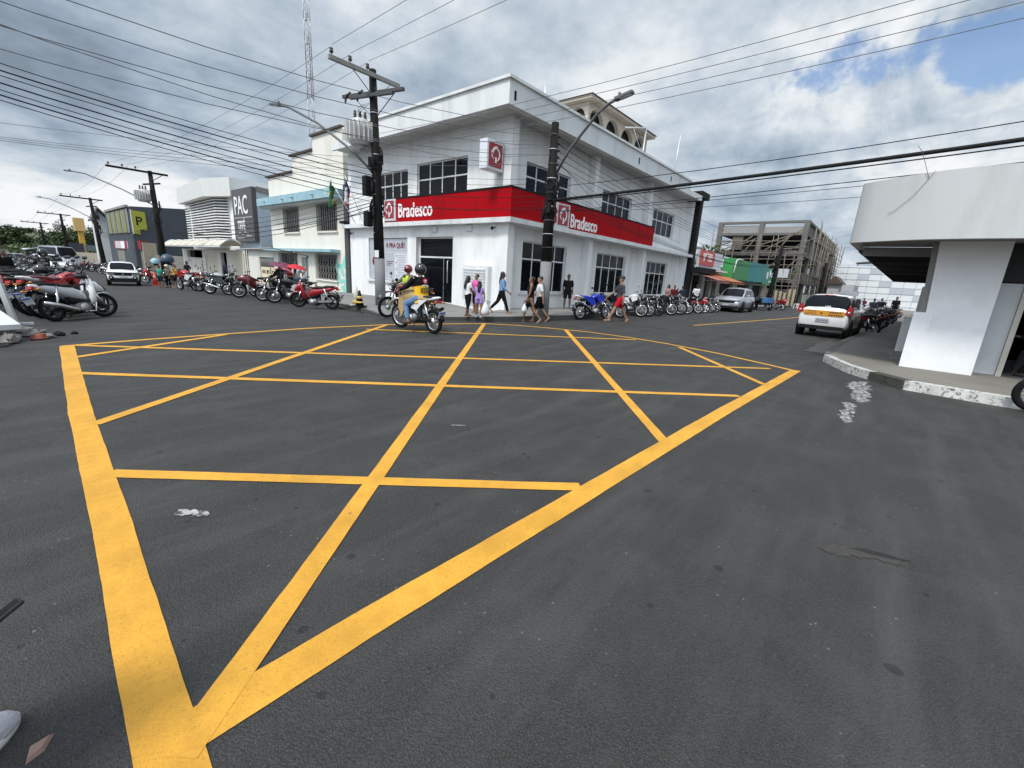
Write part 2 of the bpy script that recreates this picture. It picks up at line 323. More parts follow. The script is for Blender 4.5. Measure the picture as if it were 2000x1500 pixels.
# ---- pavements: pairs of (kerb point, inner point), lofted; kerb stones as their own strip
PAVE = M('pavement_concrete', (.21, .205, .195), .85, var=.18, scale=2.2, bump=.35, bscale=30, dirt=(.11, .105, .098), dscale=.9, damt=.7)
PAVE2 = M('brown_pavement', (.19, .175, .15), .85, var=.22, scale=2.2, bump=.35, bscale=30, dirt=(.09, .083, .07), dscale=1.1, damt=.7)
KERBD = M('dark_kerb', (.050, .050, .048), .9, var=.35, scale=5, bump=.6, bscale=18, dirt=(.035, .034, .033), dscale=3, damt=.8)
def pavement(name, pairs, mat, kmat, kname, kw=.14):
    b = MB(); k = MB()
    for (a0, i0, h0), (a1, i1, h1) in zip(pairs, pairs[1:]):
        def inner(a, i): d = (Vector(i)-Vector(a)); return Vector(a)+d*(kw/d.length)
        q0, q1 = inner(a0, i0), inner(a1, i1)
        Z = lambda p, h: (p[0], p[1], gh(p[0], p[1])+h)
        b.quad(Z(q0, h0), Z(q1, h1), Z(i1, h1), Z(i0, h0))
        k.quad(Z(a0, -.05), Z(a1, -.05), Z(a1, h1+.004), Z(a0, h0+.004)); k.quad(Z(a0, h0+.004), Z(a1, h1+.004), Z(q1, h1+.004), Z(q0, h0+.004)); k.quad(Z(q0, h0+.004), Z(q1, h1+.004), Z(q1, h1-.03), Z(q0, h0-.03))
    b.build(name, mat, kind='structure', fix=False); k.build(kname, kmat, kind='structure', fix=False)
pavement('corner_pavement', [((8.3, 142), (12.6, 142), .15), ((8.3, 60), (12.6, 60), .15), ((8.05, 20), (12.6, 20), .15), ((7.8, 13.7), (12.6, 13.7), .14), ((7.5, 11.9), (12.6, 12.6), .05), ((8.0, 10.9), (12.6, 11.6), .05), ((8.9, 10.1), (12.6, 11.3), .09), ((9.75, 9.4), (12.6, 11.3), .14), ((10.6, 9.0), (12.6, 11.3), .16), ((11.95, 8.76), (12.6, 11.3), .17), ((13.3, 8.62), (13.3, 11.3), .17), ((18, 8.75), (18, 11.3), .16), ((32, 8.75), (32, 11.6), .15), ((61, 8.3), (61, 11.6), .15), ((112, 7.2), (112, 11.6), .15)], PAVE, KERBD, 'kerb')
RK = [((9.3, -9), (14.5, -9), .15), ((9.5, -1.8), (13.6, -1.8), .15), ((9.62, -.5), (13.3, -1.4), .15), ((10.12, -.02), (13.3, -1.0), .15), ((10.6, .33), (13.3, -.9), .15), ((11.27, .62), (13.3, -.6), .15), ((11.87, .84), (13.3, -.5), .15), ((13.55, .91), (13.7, -2), .14), ((16.5, .85), (16.5, -2), .14), ((27.4, .16), (27.4, -3), .14), ((40, -.13), (40, -3), .14), ((112, -2.2), (112, -5), .14)]
pavement('brown_pavement', RK[:7], PAVE2, KERBW, 'white_kerb', .17); pavement('brown_pavement', RK[6:], PAVE2, M('grey_kerb', (.13, .128, .12), .9, var=.4, scale=4, bump=.6, bscale=18, dirt=(.05, .048, .045), dscale=2, damt=.8), 'grey_kerb', .17)
dk = MB(); dk.T = None
dk.prism([(9.60, -.46), (10.09, -.005), (10.25, -.14), (9.77, -.6)], -.02, .157); bevel_obj(dk.build('bare_kerb', M('mossy_kerb', (.045, .045, .035), .9, var=.5, scale=8, bump=.8, bscale=22), kind='structure'), .01)
gl = MB(); strip(gl, [(13.55, 1.12), (16.5, 1.08), (27.4, .42), (40, .1)], .55, .0035, .05, .2); gl.build('gutter', M('wet_gutter', (.035, .034, .032), .45, var=.5, scale=2, dirt=(.12, .115, .1), dscale=2.5, damt=.7), kind='structure', fix=False)
# drain slot and broken kerb beside the corner on the left street
b = MB(); b.prism([(7.55, 12.9), (7.95, 12.9), (8.0, 14.6), (7.6, 14.6)], -.02, .006); b.build('open_gutter', M('gutter_dark', (.02, .02, .019), .9, var=.5, scale=6, bump=.6), kind='structure')
# ------------------------------------------------------------------ wall helper with real openings
def wallgrid(mb, org, U, Nn, width, z0, z1, holes, depth=.2, mi=0, rmi=None):
    """front face at org, running along U, height z0..z1, outward normal Nn; holes (u0,u1,za,zb) get reveals of `depth` going inward"""
    U = Vector(U).normalized(); Nn = Vector(Nn).normalized(); org = Vector(org)
    us = sorted({0, width, *[h[0] for h in holes], *[h[1] for h in holes]}); zs = sorted({z0, z1, *[h[2] for h in holes], *[h[3] for h in holes]})
    P = lambda u, z, d=0: org+U*u+Vector((0, 0, z))-Nn*d
    for a, b in zip(us, us[1:]):
        for c, d in zip(zs, zs[1:]):
            if any(h[0]-1e-6 <= a and b <= h[1]+1e-6 and h[2]-1e-6 <= c and d <= h[3]+1e-6 for h in holes): continue
            mb.quad(P(a, c), P(b, c), P(b, d), P(a, d), mi)
    r = mi if rmi is None else rmi
    for a, b, c, d in holes:
        mb.quad(P(a, c), P(a, d), P(a, d, depth), P(a, c, depth), r); mb.quad(P(b, c), P(b, d), P(b, d, depth), P(b, c, depth), r)
        mb.quad(P(a, c), P(b, c), P(b, c, depth), P(a, c, depth), r); mb.quad(P(a, d), P(b, d), P(b, d, depth), P(a, d, depth), r)
def window(parent, org, U, Nn, u0, u1, z0, z1, cols, rows, mframe, mglass, set_in=.13, fw=.05, name='window', pane='pane', crack=0):
    """frame with mullions (rows: list of transom fractions) and one glazing mesh as its child"""
    U = Vector(U).normalized(); Nn = Vector(Nn).normalized(); org = Vector(org); B = MB(); zax = Vector((0, 0, 1))
    rot = Matrix((U, -Nn, zax)).transposed()
    def bar(ua, ub, za, zb, dpt=.05): B.bx(org+U*((ua+ub)/2)+zax*((za+zb)/2)-Nn*set_in, (ub-ua, dpt, zb-za), 0, rot)
    bar(u0+.004, u0+fw, z0+.004, z1-.004); bar(u1-fw, u1-.004, z0+.004, z1-.004); bar(u0+fw, u1-fw, z0+.004, z0+fw); bar(u0+fw, u1-fw, z1-fw, z1-.004)
    for k in range(1, cols):
        u = u0+(u1-u0)*k/cols; bar(u-fw*.45, u+fw*.45, z0+fw, z1-fw, .044)
    for f in rows:
        z = z0+(z1-z0)*f; bar(u0+fw, u1-fw, z-fw*.55, z+fw*.55, .056)
    o = B.build(name, mframe, parent); g = MB()
    p = lambda u, z: org+U*u+zax*z-Nn*(set_in+.005)
    for k in range(cols):      # each pane leans a hair differently, so reflections break up
        fr = [0]+list(rows)+[1]
        for q in range(len(fr)-1):
            a = u0+(u1-u0)*k/cols; b = u0+(u1-u0)*(k+1)/cols; c = z0+(z1-z0)*fr[q]; d = z0+(z1-z0)*fr[q+1]; t = [Nn*rnd.uniform(-.006, .006) for _ in range(4)]
            g.quad(p(a+.005, c+.005)+t[0], p(b-.005, c+.005)+t[1], p(b-.005, d-.005)+t[2], p(a+.005, d-.005)+t[3])
    g.build(pane, mglass, o, fix=False); return o
# ------------------------------------------------------------------ the bank
WHITE = M('white_wall_paint', (.80, .80, .79), .75, var=.05, scale=1.2, bump=.06, bscale=25, dirt=(.50, .50, .47), dscale=1.1, damt=.75, streak=True)
WHITE2 = M('eave_paint', (.68, .69, .685), .75, var=.06, scale=1.0, bump=.06, bscale=25, dirt=(.33, .33, .31), dscale=1.3, damt=.6, streak=True)
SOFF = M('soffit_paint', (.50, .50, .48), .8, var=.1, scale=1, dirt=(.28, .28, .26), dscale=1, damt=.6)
ALU = M('white_aluminium', (.72, .73, .73), .4, var=.05)
GLS = glass('dark_glass'); GLSB = glass('blue_black_glass', (.004, .007, .016))
RED = M('red_sign_panel', (.37, .002, .006), .6, var=.12, scale=1.5, dirt=(.27, .004, .009), dscale=.9, damt=.7, spec=.08)
DRED = M('dark_red_panel', (.30, .018, .028), .4, var=.08)
WSIGN = M('white_lettering', (.82, .82, .82), .45, var=.02)
SILV = M('silver_frame', (.60, .61, .63), .35, var=.06, metal=.2)
BLK = M('black_paint', (.009, .009, .010), .7, var=.3, spec=.2)
DGRY = M('dark_grey_paint', (.055, .057, .06), .7, var=.25, dirt=(.12, .12, .12), dscale=1, damt=.4)
bank = thing('bank_building', 'white two-storey corner bank with red sign band and deep flat eaves', 'bank', (12.3, 10.87, 0))
bank.location = (0, 0, 0)
W = MB()
# left facade
wallgrid(W, (12.3, 21.85, 0), (0, -1, 0), (-1, 0, 0), 10.6, -.4, 6.75, [(21.85-19.35, 21.85-16.88, 4.35, 5.62), (21.85-16.24, 21.85-13.13, 4.33, 5.74), (21.85-16.3, 21.85-13.87, -.1, 2.82), (21.85-20.12, 21.85-16.93, .84, 2.8)], .3)
# right facade, set back behind its piers
wallgrid(W, (12.3, 11.25, 0), (1, 0, 0), (0, -1, 0), 18.4, -.5, 6.75, [(1.25, 4.25, 4.38, 5.6), (7.0, 10.1, 4.38, 5.62), (12.9, 16.15, 4.25, 5.62), (1.3, 4.4, .8, 2.78), (7.05, 10.15, .78, 2.75), (12.9, 16.05, .72, 2.7)], .22)
W.quad((30.7, 11.25, -.5), (30.7, 30, -.5), (30.7, 30, 6.75), (30.7, 11.25, 6.75)); W.quad((12.3, 21.85, -.5), (30.7, 30, -.5), (30.7, 30, 6.7), (12.3, 21.85, 6.7))
W.build('wall', WHITE, bank, fix=False)
for x0, x1 in ((12.27, 12.62), (17.9, 18.22), (23.75, 24.05), (30.35, 30.7)):
    for z0, z1 in ((-.4, 3.26), (3.44, 6.74)):
        p = MB(); p.box(x0-.0, x1, 10.87 if z0 < 0 else 10.89, 11.249, z0, z1); p.build('pier', WHITE, bank)
lg = MB(); lg.prism([(11.98, 22.2), (11.98, 10.55), (30.75, 10.55), (30.75, 11.24), (12.29, 11.24), (12.29, 22.2)], 3.26, 3.43); bevel_obj(lg.build('ledge', WHITE2, bank), .012)
sg = MB(); sg.prism([(12.06, 18.35), (12.06, 10.63), (24.2, 10.63), (24.2, 10.86), (12.28, 10.86), (12.28, 18.35)], 3.45, 4.40)
for yy in (14.2, 12.4): sg.box(12.05, 12.07, yy, yy+.012, 3.46, 4.39, 1)
for xx in (13.6, 20.2, 22.3): sg.box(xx, xx+.012, 10.62, 10.64, 3.46, 4.39, 1)
sign = sg.build('sign_band', [RED, M('seam_dark', (.12, .004, .008), .6)], bank)
tp = MB(); tp.prism([(12.04, 18.36), (12.04, 10.61), (24.21, 10.61), (24.21, 10.87), (12.29, 10.87), (12.29, 18.36)], 4.402, 4.46); tp.build('sign_capping', BLK, bank)
def emblem(parent, c, U, V, s, mat, name='emblem', th=.015):
    """ring open at the left foot, swept arc over the top and a short stem: the mark on the bank's panels"""
    U = Vector(U).normalized(); V = Vector(V).normalized(); Nn = U.cross(V); c = Vector(c); B = MB()
    def ribbon(pts, ws):
        for k in range(len(pts)-1):
            def side(i):
                a = Vector(pts[max(i-1, 0)]); b = Vector(pts[min(i+1, len(pts)-1)]); t = (b-a).normalized(); n = Vector((-t.y, t.x)); p = Vector(pts[i]); return p+n*ws[i]/2, p-n*ws[i]/2
            a0, b0 = side(k); a1, b1 = side(k+1)
            q = [c+(U*p.x+V*p.y)*s for p in (a0, b0, b1, a1)]; lo = [p+Nn*.002 for p in q]; hi = [p+Nn*th for p in q]
            B.add(lo+hi, [(0,1,2,3),(4,5,6,7),(0,1,5,4),(1,2,6,5),(2,3,7,6),(3,0,4,7)])
    n = 18
    ribbon([(.04+.29*math.cos(a), -.02+.33*math.sin(a)) for a in [R_(-70+ (180+62)*i/n) for i in range(n+1)]], [.045+.05*math.sin(math.pi*i/n) for i in range(n+1)])
    ribbon([(-.40+.56*t, .02+.36*math.sin(t*math.pi*.62)+.04*t) for t in [i/10 for i in range(11)]], [.03+.06*math.sin(math.pi*i/10) for i in range(11)])
    ribbon([(-.33, -.03), (-.34, -.12), (-.27, -.22), (-.17, -.29)], [.06, .075, .06, .03])
    ribbon([(.02, -.50), (.02, -.16)], [.14, .10])
    return B.build(name, mat, parent)
def logo_panel(parent, org, U, w, h):
    U = Vector(U); V = Vector((0, 0, 1)); Nn = U.cross(V); rot = Matrix((U, -Nn, V)).transposed(); org = Vector(org)
    B = MB(); B.bx(org+Nn*.03, (w, .06, h), 0, rot); f = B.build('logo_panel', SILV, parent); bevel_obj(f, .015)
    B = MB(); B.bx(org+Nn*.066+V*.02, (w*.74, .012, h*.80), 0, rot); B.build('panel_face', DRED, f)
    emblem(f, org+Nn*.074+V*.03, U, V, h*.70, WSIGN)
logo_panel(bank, (12.06, 17.86, 3.95), (0, -1, 0), .92, .92)
logo_panel(bank, (15.2, 10.63, 3.86), (1, 0, 0), .95, .92)
text('Bradesco', .80, WSIGN, sign, (12.055, 17.28, 3.63), (0, -1, 0), (0, 0, 1), .015, .012, .80)
text('Bradesco', .74, WSIGN, sign, (15.80, 10.625, 3.52), (1, 0, 0), (0, 0, 1), .015, .012, .80)
# eaves and parapet
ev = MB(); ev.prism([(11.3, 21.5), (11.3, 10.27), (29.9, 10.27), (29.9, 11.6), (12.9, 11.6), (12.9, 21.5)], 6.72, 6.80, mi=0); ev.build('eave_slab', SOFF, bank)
pa = MB(); pa.prism([(11.27, 20.2), (11.27, 10.24), (27.6, 10.24), (27.6, 10.5), (11.53, 10.5), (11.53, 20.2)], 6.66, 7.36); pa.box(11.53, 12.9, 19.95, 20.2, 6.8, 7.36); pa.box(27.35, 27.6, 10.5, 12, 6.8, 7.36)
pa.box(11.275, 11.4, 20.2, 21.5, 6.66, 6.95); pa.box(27.6, 29.9, 10.245, 10.4, 6.66, 6.95); pa.build('parapet', WHITE2, bank)
cp = MB(); cp.prism([(11.2, 20.25), (11.2, 10.17), (27.65, 10.17), (27.65, 10.56), (11.59, 10.56), (11.59, 20.25)], 7.362, 7.45); bevel_obj(cp.build('coping', WHITE2, bank), .01)
rf = MB(); rf.box(11.6, 30.6, 10.6, 22, 6.86, 6.95); rf.build('roof', M('roof_slab', (.3, .3, .29), .9), bank)
for (px, z) in ((11.55, 6.95), (20.6, 7.0), (24.6, 6.95)):
    s_ = MB(); s_.bx((px, 10.235, z), (.09, .02, .26)); s_.build('spout_hole', BLK, bank)
# windows
for u0, u1, z0, z1, r in ((1.25, 4.25, 4.38, 5.6, .60), (7.0, 10.1, 4.38, 5.62, .60), (12.9, 16.15, 4.25, 5.62, .60)):
    window(bank, (12.3, 11.25, 0), (1, 0, 0), (0, -1, 0), u0, u1, z0, z1, 4, [r], ALU, GLSB)
for u0, u1, z0, z1 in ((1.3, 4.4, .8, 2.78), (7.05, 10.15, .78, 2.75), (12.9, 16.05, .72, 2.7)):
    window(bank, (12.3, 11.25, 0), (1, 0, 0), (0, -1, 0), u0, u1, z0, z1, 4, [.66], ALU, GLS)
    s_ = MB(); s_.box(12.3+u0-.12, 12.3+u1+.12, 11.17, 11.248, z0-.09, z0-.01); s_.build('sill', WHITE2, bank)
window(bank, (12.3, 21.85, 0), (0, -1, 0), (-1, 0, 0), 21.85-19.35, 21.85-16.88, 4.35, 5.62, 4, [.55], ALU, GLS, .1)
window(bank, (12.3, 21.85, 0), (0, -1, 0), (-1, 0, 0), 21.85-16.24, 21.85-13.13, 4.33, 5.74, 4, [.55], ALU, GLS, .1)
# entrance: transom light, glass leaf with a long bar handle
ent = window(bank, (12.3, 21.85, 0), (0, -1, 0), (-1, 0, 0), 21.85-16.3, 21.85-13.87, .08, 2.82, 1, [.70], ALU, GLS, .22, .06, 'entrance_door')
hd = MB(); hd.tube([(12.40, 14.22, .95), (12.34, 14.22, .98), (12.34, 14.22, 1.85), (12.40, 14.22, 1.88)], .022); hd.box(12.47, 12.5, 14.6, 14.63, .1, 1.95); hd.build('handle', M('steel', (.62, .63, .64), .25, metal=.9, var=.05), ent)
# poster window
PB = M('poster_grey', (.42, .44, .48), .5, var=.03); PR = M('poster_crimson', (.17, .006, .02), .5, var=.1); PT = M('poster_ink', (.10, .105, .13), .6); PW = M('poster_pale', (.62, .63, .66), .5, var=.03)
pz = MB(); pz.box(12.36, 12.4, 16.95, 20.10, .86, 2.78); po = pz.build('poster', PB, bank)
q = MB(); q.box(12.352, 12.36, 17.0, 20.05, 2.12, 2.15); q.box(12.352, 12.36, 16.98, 18.0, .9, 2.1); q.build('poster_panel', PW, po)
text('R PRA QU\u00ca?', .30, PR, po, (12.348, 18.66, 2.36), (0, -1, 0), (0, 0, 1), .003, .003, .92)
q = MB()
for i in range(14):
    zz = 2.0-i*.075
    q.box(12.349, 12.356, 17.12+.05*(i % 3), 17.78, zz, zz+.014)
    if i % 4 == 0: q.box(12.349, 12.356, 17.84, 17.9, zz-.05, zz+.03)
q.build('poster_lines', PT, po)
q = MB()
for i in range(3): q.box(12.349, 12.356, 18.1+.12*i, 18.66, 1.72-i*.085, 1.745-i*.085)
q.build('poster_rule', PR, po)
fig = MB()      # crimson figure under a curved hood, simplified
fig.prism([(18.95, .88), (19.75, .88), (19.62, 1.05), (19.60, 1.35), (19.66, 1.6), (19.5, 1.72), (19.28, 1.70), (19.12, 1.55), (19.05, 1.2)], 12.348, 12.357, 'x')
fig.prism([(18.98, 1.98), (19.3, 2.08), (19.62, 2.02), (19.84, 1.86), (19.9, 1.66), (19.8, 1.52), (19.72, 1.62), (19.7, 1.8), (19.5, 1.94), (19.25, 1.98)], 12.348, 12.357, 'x')
fig.build('poster_figure', PR, po); s_ = MB(); s_.box(12.2, 12.298, 16.85, 20.2, .74, .835); s_.build('sill', WHITE2, bank)
# shutter cabinet on the wall, small fixtures
lv = MB(); lv.box(12.12, 12.298, 11.62, 13.02, .42, 1.72)
for i in range(11): lv.beam((12.10, 12.42, .50+i*.108), (12.10, 13.0, .50+i*.108), .05, .052, 0)
for i in range(11): lv.beam((12.10, 11.80, .50+i*.108), (12.10, 12.38, .50+i*.108), .05, .052, 0)
lv.box(12.09, 12.12, 11.62, 11.76, .42, 1.72); lv.box(12.09, 12.12, 12.39, 12.41, .46, 1.68); cab = lv.build('shutter_cabinet', M('cabinet_white', (.70, .71, .70), .6, var=.06, dirt=(.5, .5, .48), damt=.4), bank)
for y in (14.85, 12.75):
    f = MB(); f.box(12.2, 12.298, y, y+.28, 3.0, 3.24); bevel_obj(f.build('wall_lamp', WHITE2, bank), .02)
for y, z in ((11.55, 3.12), (21.5, 3.05)):
    f = MB(); f.tube([(12.3, y, z), (12.16, y, z-.02)], .02); f.sph((12.13, y, z-.04), .06); f.build('security_camera', BLK, bank)
bs = thing('blade_sign', 'projecting square lightbox with dark red face and white emblem on the white corner wall', 'sign', (12.3, 11.4, 4.9))
bs.location = (0, 0, 0)
B = MB(); B.box(11.62, 12.46, 11.25, 11.62, 4.92, 5.86); cs = B.build('case', M('lightbox_white', (.66, .68, .71), .4, var=.04), bs); bevel_obj(cs, .03); B = MB(); B.box(12.3, 12.5, 11.4, 11.5, 5.1, 5.6)
cs.data.transform(Matrix.Translation((-.24, -.02, .0)))
B = MB(); B.box(11.47, 12.13, 11.215, 11.229, 5.02, 5.76); B.build('face', DRED, bs); emblem(bs, (11.80, 11.212, 5.43), (1, 0, 0), (0, 0, 1), .56, WSIGN)
B = MB(); B.box(12.1, 12.31, 11.35, 11.55, 5.0, 5.8); B.build('bracket', BLK, bs)
# penthouse with arches behind the parapet
CRM = M('cream_render', (.58, .51, .42), .8, var=.08, scale=1.5, dirt=(.45, .38, .30), dscale=1, damt=.5)
ph = thing('rooftop_terrace', 'cream arcaded roof terrace showing above the bank parapet', 'building', (0, 0, 0))
B = MB(); yb_ = 15.0
def arch_wall(B, org, U, n, w, z0, zs, z1, th=.25):
    U = Vector(U).normalized(); Nn = U.cross(Vector((0, 0, 1))); org = Vector(org); P = lambda u, z, d: org+U*u+Vector((0, 0, z))-Nn*d
    for k in range(n):
        a, b = k*w+.14, (k+1)*w-.14; r = (b-a)/2; c = (a+b)/2; arc = [(c+r*math.cos(t), zs+(z1-.2-zs)*math.sin(t)) for t in [math.pi*i/10 for i in range(11)]]
        for d in (0, th):
            B.add([P(k*w, z0, d), P(a, z0, d), P(a, zs, d), P(k*w, zs, d)], [(0,1,2,3)]); B.add([P(b, z0, d), P((k+1)*w, z0, d), P((k+1)*w, zs, d), P(b, zs, d)], [(0,1,2,3)])
            for (u0, za), (u1, zb) in zip(arc, arc[1:]): B.add([P(u0, za, d), P(u1, zb, d), P(u1, z1, d), P(u0, z1, d)], [(0,1,2,3)])
            B.add([P(k*w, zs, d), P(a, zs, d), P(a, z1, d), P(k*w, z1, d)], [(0,1,2,3)]); B.add([P(b, zs, d), P((k+1)*w, zs, d), P((k+1)*w, z1, d), P(b, z1, d)], [(0,1,2,3)])
        pts = [(a, z0)]+[(a, zs)]+arc[::-1][1:-1]+[(b, zs), (b, z0)]
        for (u0, za), (u1, zb) in zip(pts, pts[1:]): B.add([P(u0, za, 0), P(u1, zb, 0), P(u1, zb, th), P(u0, za, th)], [(0,1,2,3)])
arch_wall(B, (23.2, 15, 0), (1, 0, 0), 4, 1.95, 6.9, 10.15, 11.15); arch_wall(B, (23.2, 18, 0), (0, -1, 0), 2, 1.5, 6.9, 10.15, 11.15); B.build('arcade', CRM, ph, fix=False)
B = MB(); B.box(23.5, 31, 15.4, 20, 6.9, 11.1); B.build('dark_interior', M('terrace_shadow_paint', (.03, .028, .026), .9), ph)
B = MB(); B.prism([(22.8, 11.16), (31.4, 11.16), (31.4, 11.33), (22.8, 11.33)], 14.6, 18.6, 'y'); B.build('cornice', CRM, ph)
B = MB(); B.add([(22.7, 14.5, 11.335), (31.5, 14.5, 11.335), (31.5, 18.6, 11.335), (22.7, 18.6, 11.335), (24.5, 16.5, 11.8), (30, 16.5, 11.8)], [(0,1,5,4), (1,2,5), (2,3,4,5), (3,0,4)]); B.build('roof', M('clay_roof', (.22, .12, .075), .9, var=.3), ph)
B = MB(); B.tube([(29.2, 14.4, 7), (29.4, 14.4, 11.3)], .06); B.tube([(29.4, 14.4, 11.3), (26.6, 14.4, 10.6)], .05); B.tube([(29.35, 14.4, 9.6), (27.6, 14.4, 10.85)], .03)
tag(B.build('roof_mast', SILV), 'thin steel davit arm standing on the roof behind the bank parapet', 'mast')
for nm, a, b, r, lb in (('lightning_rod', (13.9, 10.9, 7.3), (13.9, 10.9, 8.1), .035, 'short white rod rising from the bank parapet near its corner'), ('lightning_rod', (26.4, 10.9, 7.2), (26.7, 10.9, 9.7), .03, 'tall leaning thin rod at the far end of the bank parapet')):
    B = MB(); B.tube([a, b], r, 6); tag(B.build(nm, SILV), lb, 'rod')
pr_ = thing('black_pier', 'tall charcoal pilaster closing the far end of the bank', 'pillar', (0, 0, 0))
B = MB(); B.box(30.78, 31.35, 10.6, 11.6, -.5, 6.9); B.build('shaft', BLK, pr_); B = MB(); B.box(30.0, 31.5, 10.3, 11.7, 6.92, 7.3); B.build('capping', BLK, pr_); B = MB(); B.box(30.9, 34.3, 9.95, 10.58, 2.3, 2.66); B.build('bracket', BLK, pr_)
pr_ = thing('grey_pilaster', 'narrow dark grey pilaster between the bank and the cream house', 'pillar', (0, 0, 0))
B = MB(); B.box(12.22, 12.6, 21.9, 22.28, -.5, 5.4); B.build('shaft', DGRY, pr_); B = MB(); B.box(12.0, 12.6, 21.88, 22.35, 3.5, 3.62); B.build('collar', BLK, pr_)
# ------------------------------------------------------------------ left street buildings
CREAM = M('cream_wall', (.72, .69, .61), .8, var=.07, scale=1.2, bump=.1, bscale=18, dirt=(.42, .38, .30), dscale=.7, damt=.6, streak=True)
PALE = M('pale_wall', (.62, .60, .55), .8, var=.08, scale=1.2, bump=.1, bscale=18, dirt=(.36, .35, .32), dscale=.8, damt=.65, streak=True)
BLUEP = M('peeling_blue_paint', (.26, .42, .48), .8, var=.2, scale=3, dirt=(.55, .58, .56), dscale=2.2, damt=.8)
BLUEG = M('blue_grey_wall', (.40, .46, .53), .8, var=.1, scale=.8, dirt=(.28, .31, .35), dscale=.8, damt=.6, streak=True)
TURQ = M('flaking_turquoise', (.22, .58, .50), .85, var=.35, scale=6, dirt=(.60, .58, .48), dscale=3.5, damt=.9)
RUST = M('rust_iron', (.085, .07, .062), .8, var=.4, scale=9)
GRILL = M('window_bars', (.30, .29, .27), .6, var=.2)
BROWNT = M('brown_tile', (.075, .05, .042), .85, var=.3, scale=4)
house = thing('cream_house', 'two-storey cream house with peeling blue canopy and barred windows beside the bank', 'house')
X0 = 12.3; Y1 = 31.75; Y0 = 22.3
B = MB(); L_ = lambda y: Y1-y
holes = [(L_(29.69), L_(27.65), 3.2, 4.53), (L_(25.3), L_(23.15), 3.2, 4.55), (L_(30.85), L_(28.2), .56, 1.93), (L_(25.74), L_(23.3), .58, 1.92), (L_(27.65), L_(26.75), -.1, 1.72)]
wallgrid(B, (X0, Y1, 0), (0, -1, 0), (-1, 0, 0), Y1-Y0, -.6, 6.5, holes, .22)
for a, b, t in ((22.3, 25.49, 8.04), (25.49, 28.1, 7.36)): B.quad((X0, b, 6.5), (X0, a, 6.5), (X0, a, t), (X0, b, t))
B.quad((X0, Y1, -.6), (X0+9, Y1, -.6), (X0+9, Y1, 6.5), (X0, Y1, 6.5)); B.quad((X0, Y0, 3), (X0+9, Y0, 3), (X0+9, Y0, 8.04), (X0, Y0, 8.04)); B.quad((X0, 25.49, 7.3), (X0+9, 25.49, 7.3), (X0+9, 25.49, 8.04), (X0, 25.49, 8.04)); B.quad((X0, 28.1, 6.5), (X0+9, 28.1, 6.5), (X0+9, 28.1, 7.36), (X0, 28.1, 7.36))
B.build('wall', CREAM, house, fix=False)
for a, b, z in ((22.3, 25.6, 8.05), (25.5, 28.3, 7.37), (28.1, 31.9, 6.52)):
    t = MB(); t.box(X0-.12, X0+9, a, b, z, z+.1); t.build('roof_edge', BROWNT, house)
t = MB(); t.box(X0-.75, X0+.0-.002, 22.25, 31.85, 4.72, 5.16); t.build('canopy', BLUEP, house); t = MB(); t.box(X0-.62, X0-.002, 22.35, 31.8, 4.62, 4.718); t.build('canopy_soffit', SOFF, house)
t = MB(); t.box(X0-.55, X0-.002, 22.9, 32.0, 2.05, 2.2); t.build('ledge', BLUEP, house)
for y in (30.5, 27.9, 26.6, 24.2): t = MB(); t.tube([(X0-.7, y, 4.95), (X0-.9, y, 4.93)], .05); t.build('spout', BLUEP, house)
def grille(parent, x, y0, y1, z0, z1, n, curly=False):
    g = MB(); g.beam((x, y0, z0), (x, y1, z0), .04, .04); g.beam((x, y0, z1), (x, y1, z1), .04, .04)
    for k in range(n+1):
        y = y0+(y1-y0)*k/n
        if curly:
            for s_ in (-1, 1): g.tube([(x+.01*s_, y+s_*.09*math.sin(q*math.pi), z0+(z1-z0)*q/6) for q in [i*.5 for i in range(13)]], .013, 4)
        else: g.tube([(x, y, z0), (x, y, z1)], .028, 5)
    return g.build('window_grille', GRILL, parent)
for a, b, c, d in holes[:4]:
    w = window(house, (X0, Y1, 0), (0, -1, 0), (-1, 0, 0), a, b, c, d, 2, [.5], RUST, GLS, .16, .06)
    grille(house, X0-.05, Y1-b, Y1-a, c-.02, d+.02, 9 if c > 2 else 8, c < 2)
    t = MB(); t.box(X0-.1, X0-.002, Y1-b-.1, Y1-a+.1, c-.1, c-.03); t.build('sill', CREAM, house)
t = MB(); t.box(X0+.12, X0+.2, 26.77, 27.63, -.1, 1.7); dr = t.build('door', M('grey_metal_door', (.33, .36, .37), .5, var=.15), house); t = MB(); t.box(X0+.1, X0+.12, 27.18, 27.22, -.1, 1.68); t.build('door_seam', BLK, dr)
t = MB(); rr = random.Random(4)
for k in range(26):
    y = 22.36+rr.random()*1.0; z = -.05+rr.random()*1.65; w_ = rr.uniform(.08, .3)*(1.1-.35*(y-22.3)); h_ = rr.uniform(.1, .4); n = 9
    t.add([(X0-.004-.0004*k, y+w_*math.cos(q*6.283/n)*rr.uniform(.6, 1.1), z+h_*math.sin(q*6.283/n)*rr.uniform(.6, 1.1)) for q in range(n)], [list(range(n))])
t.build('flaking_paint', TURQ, house, fix=False)
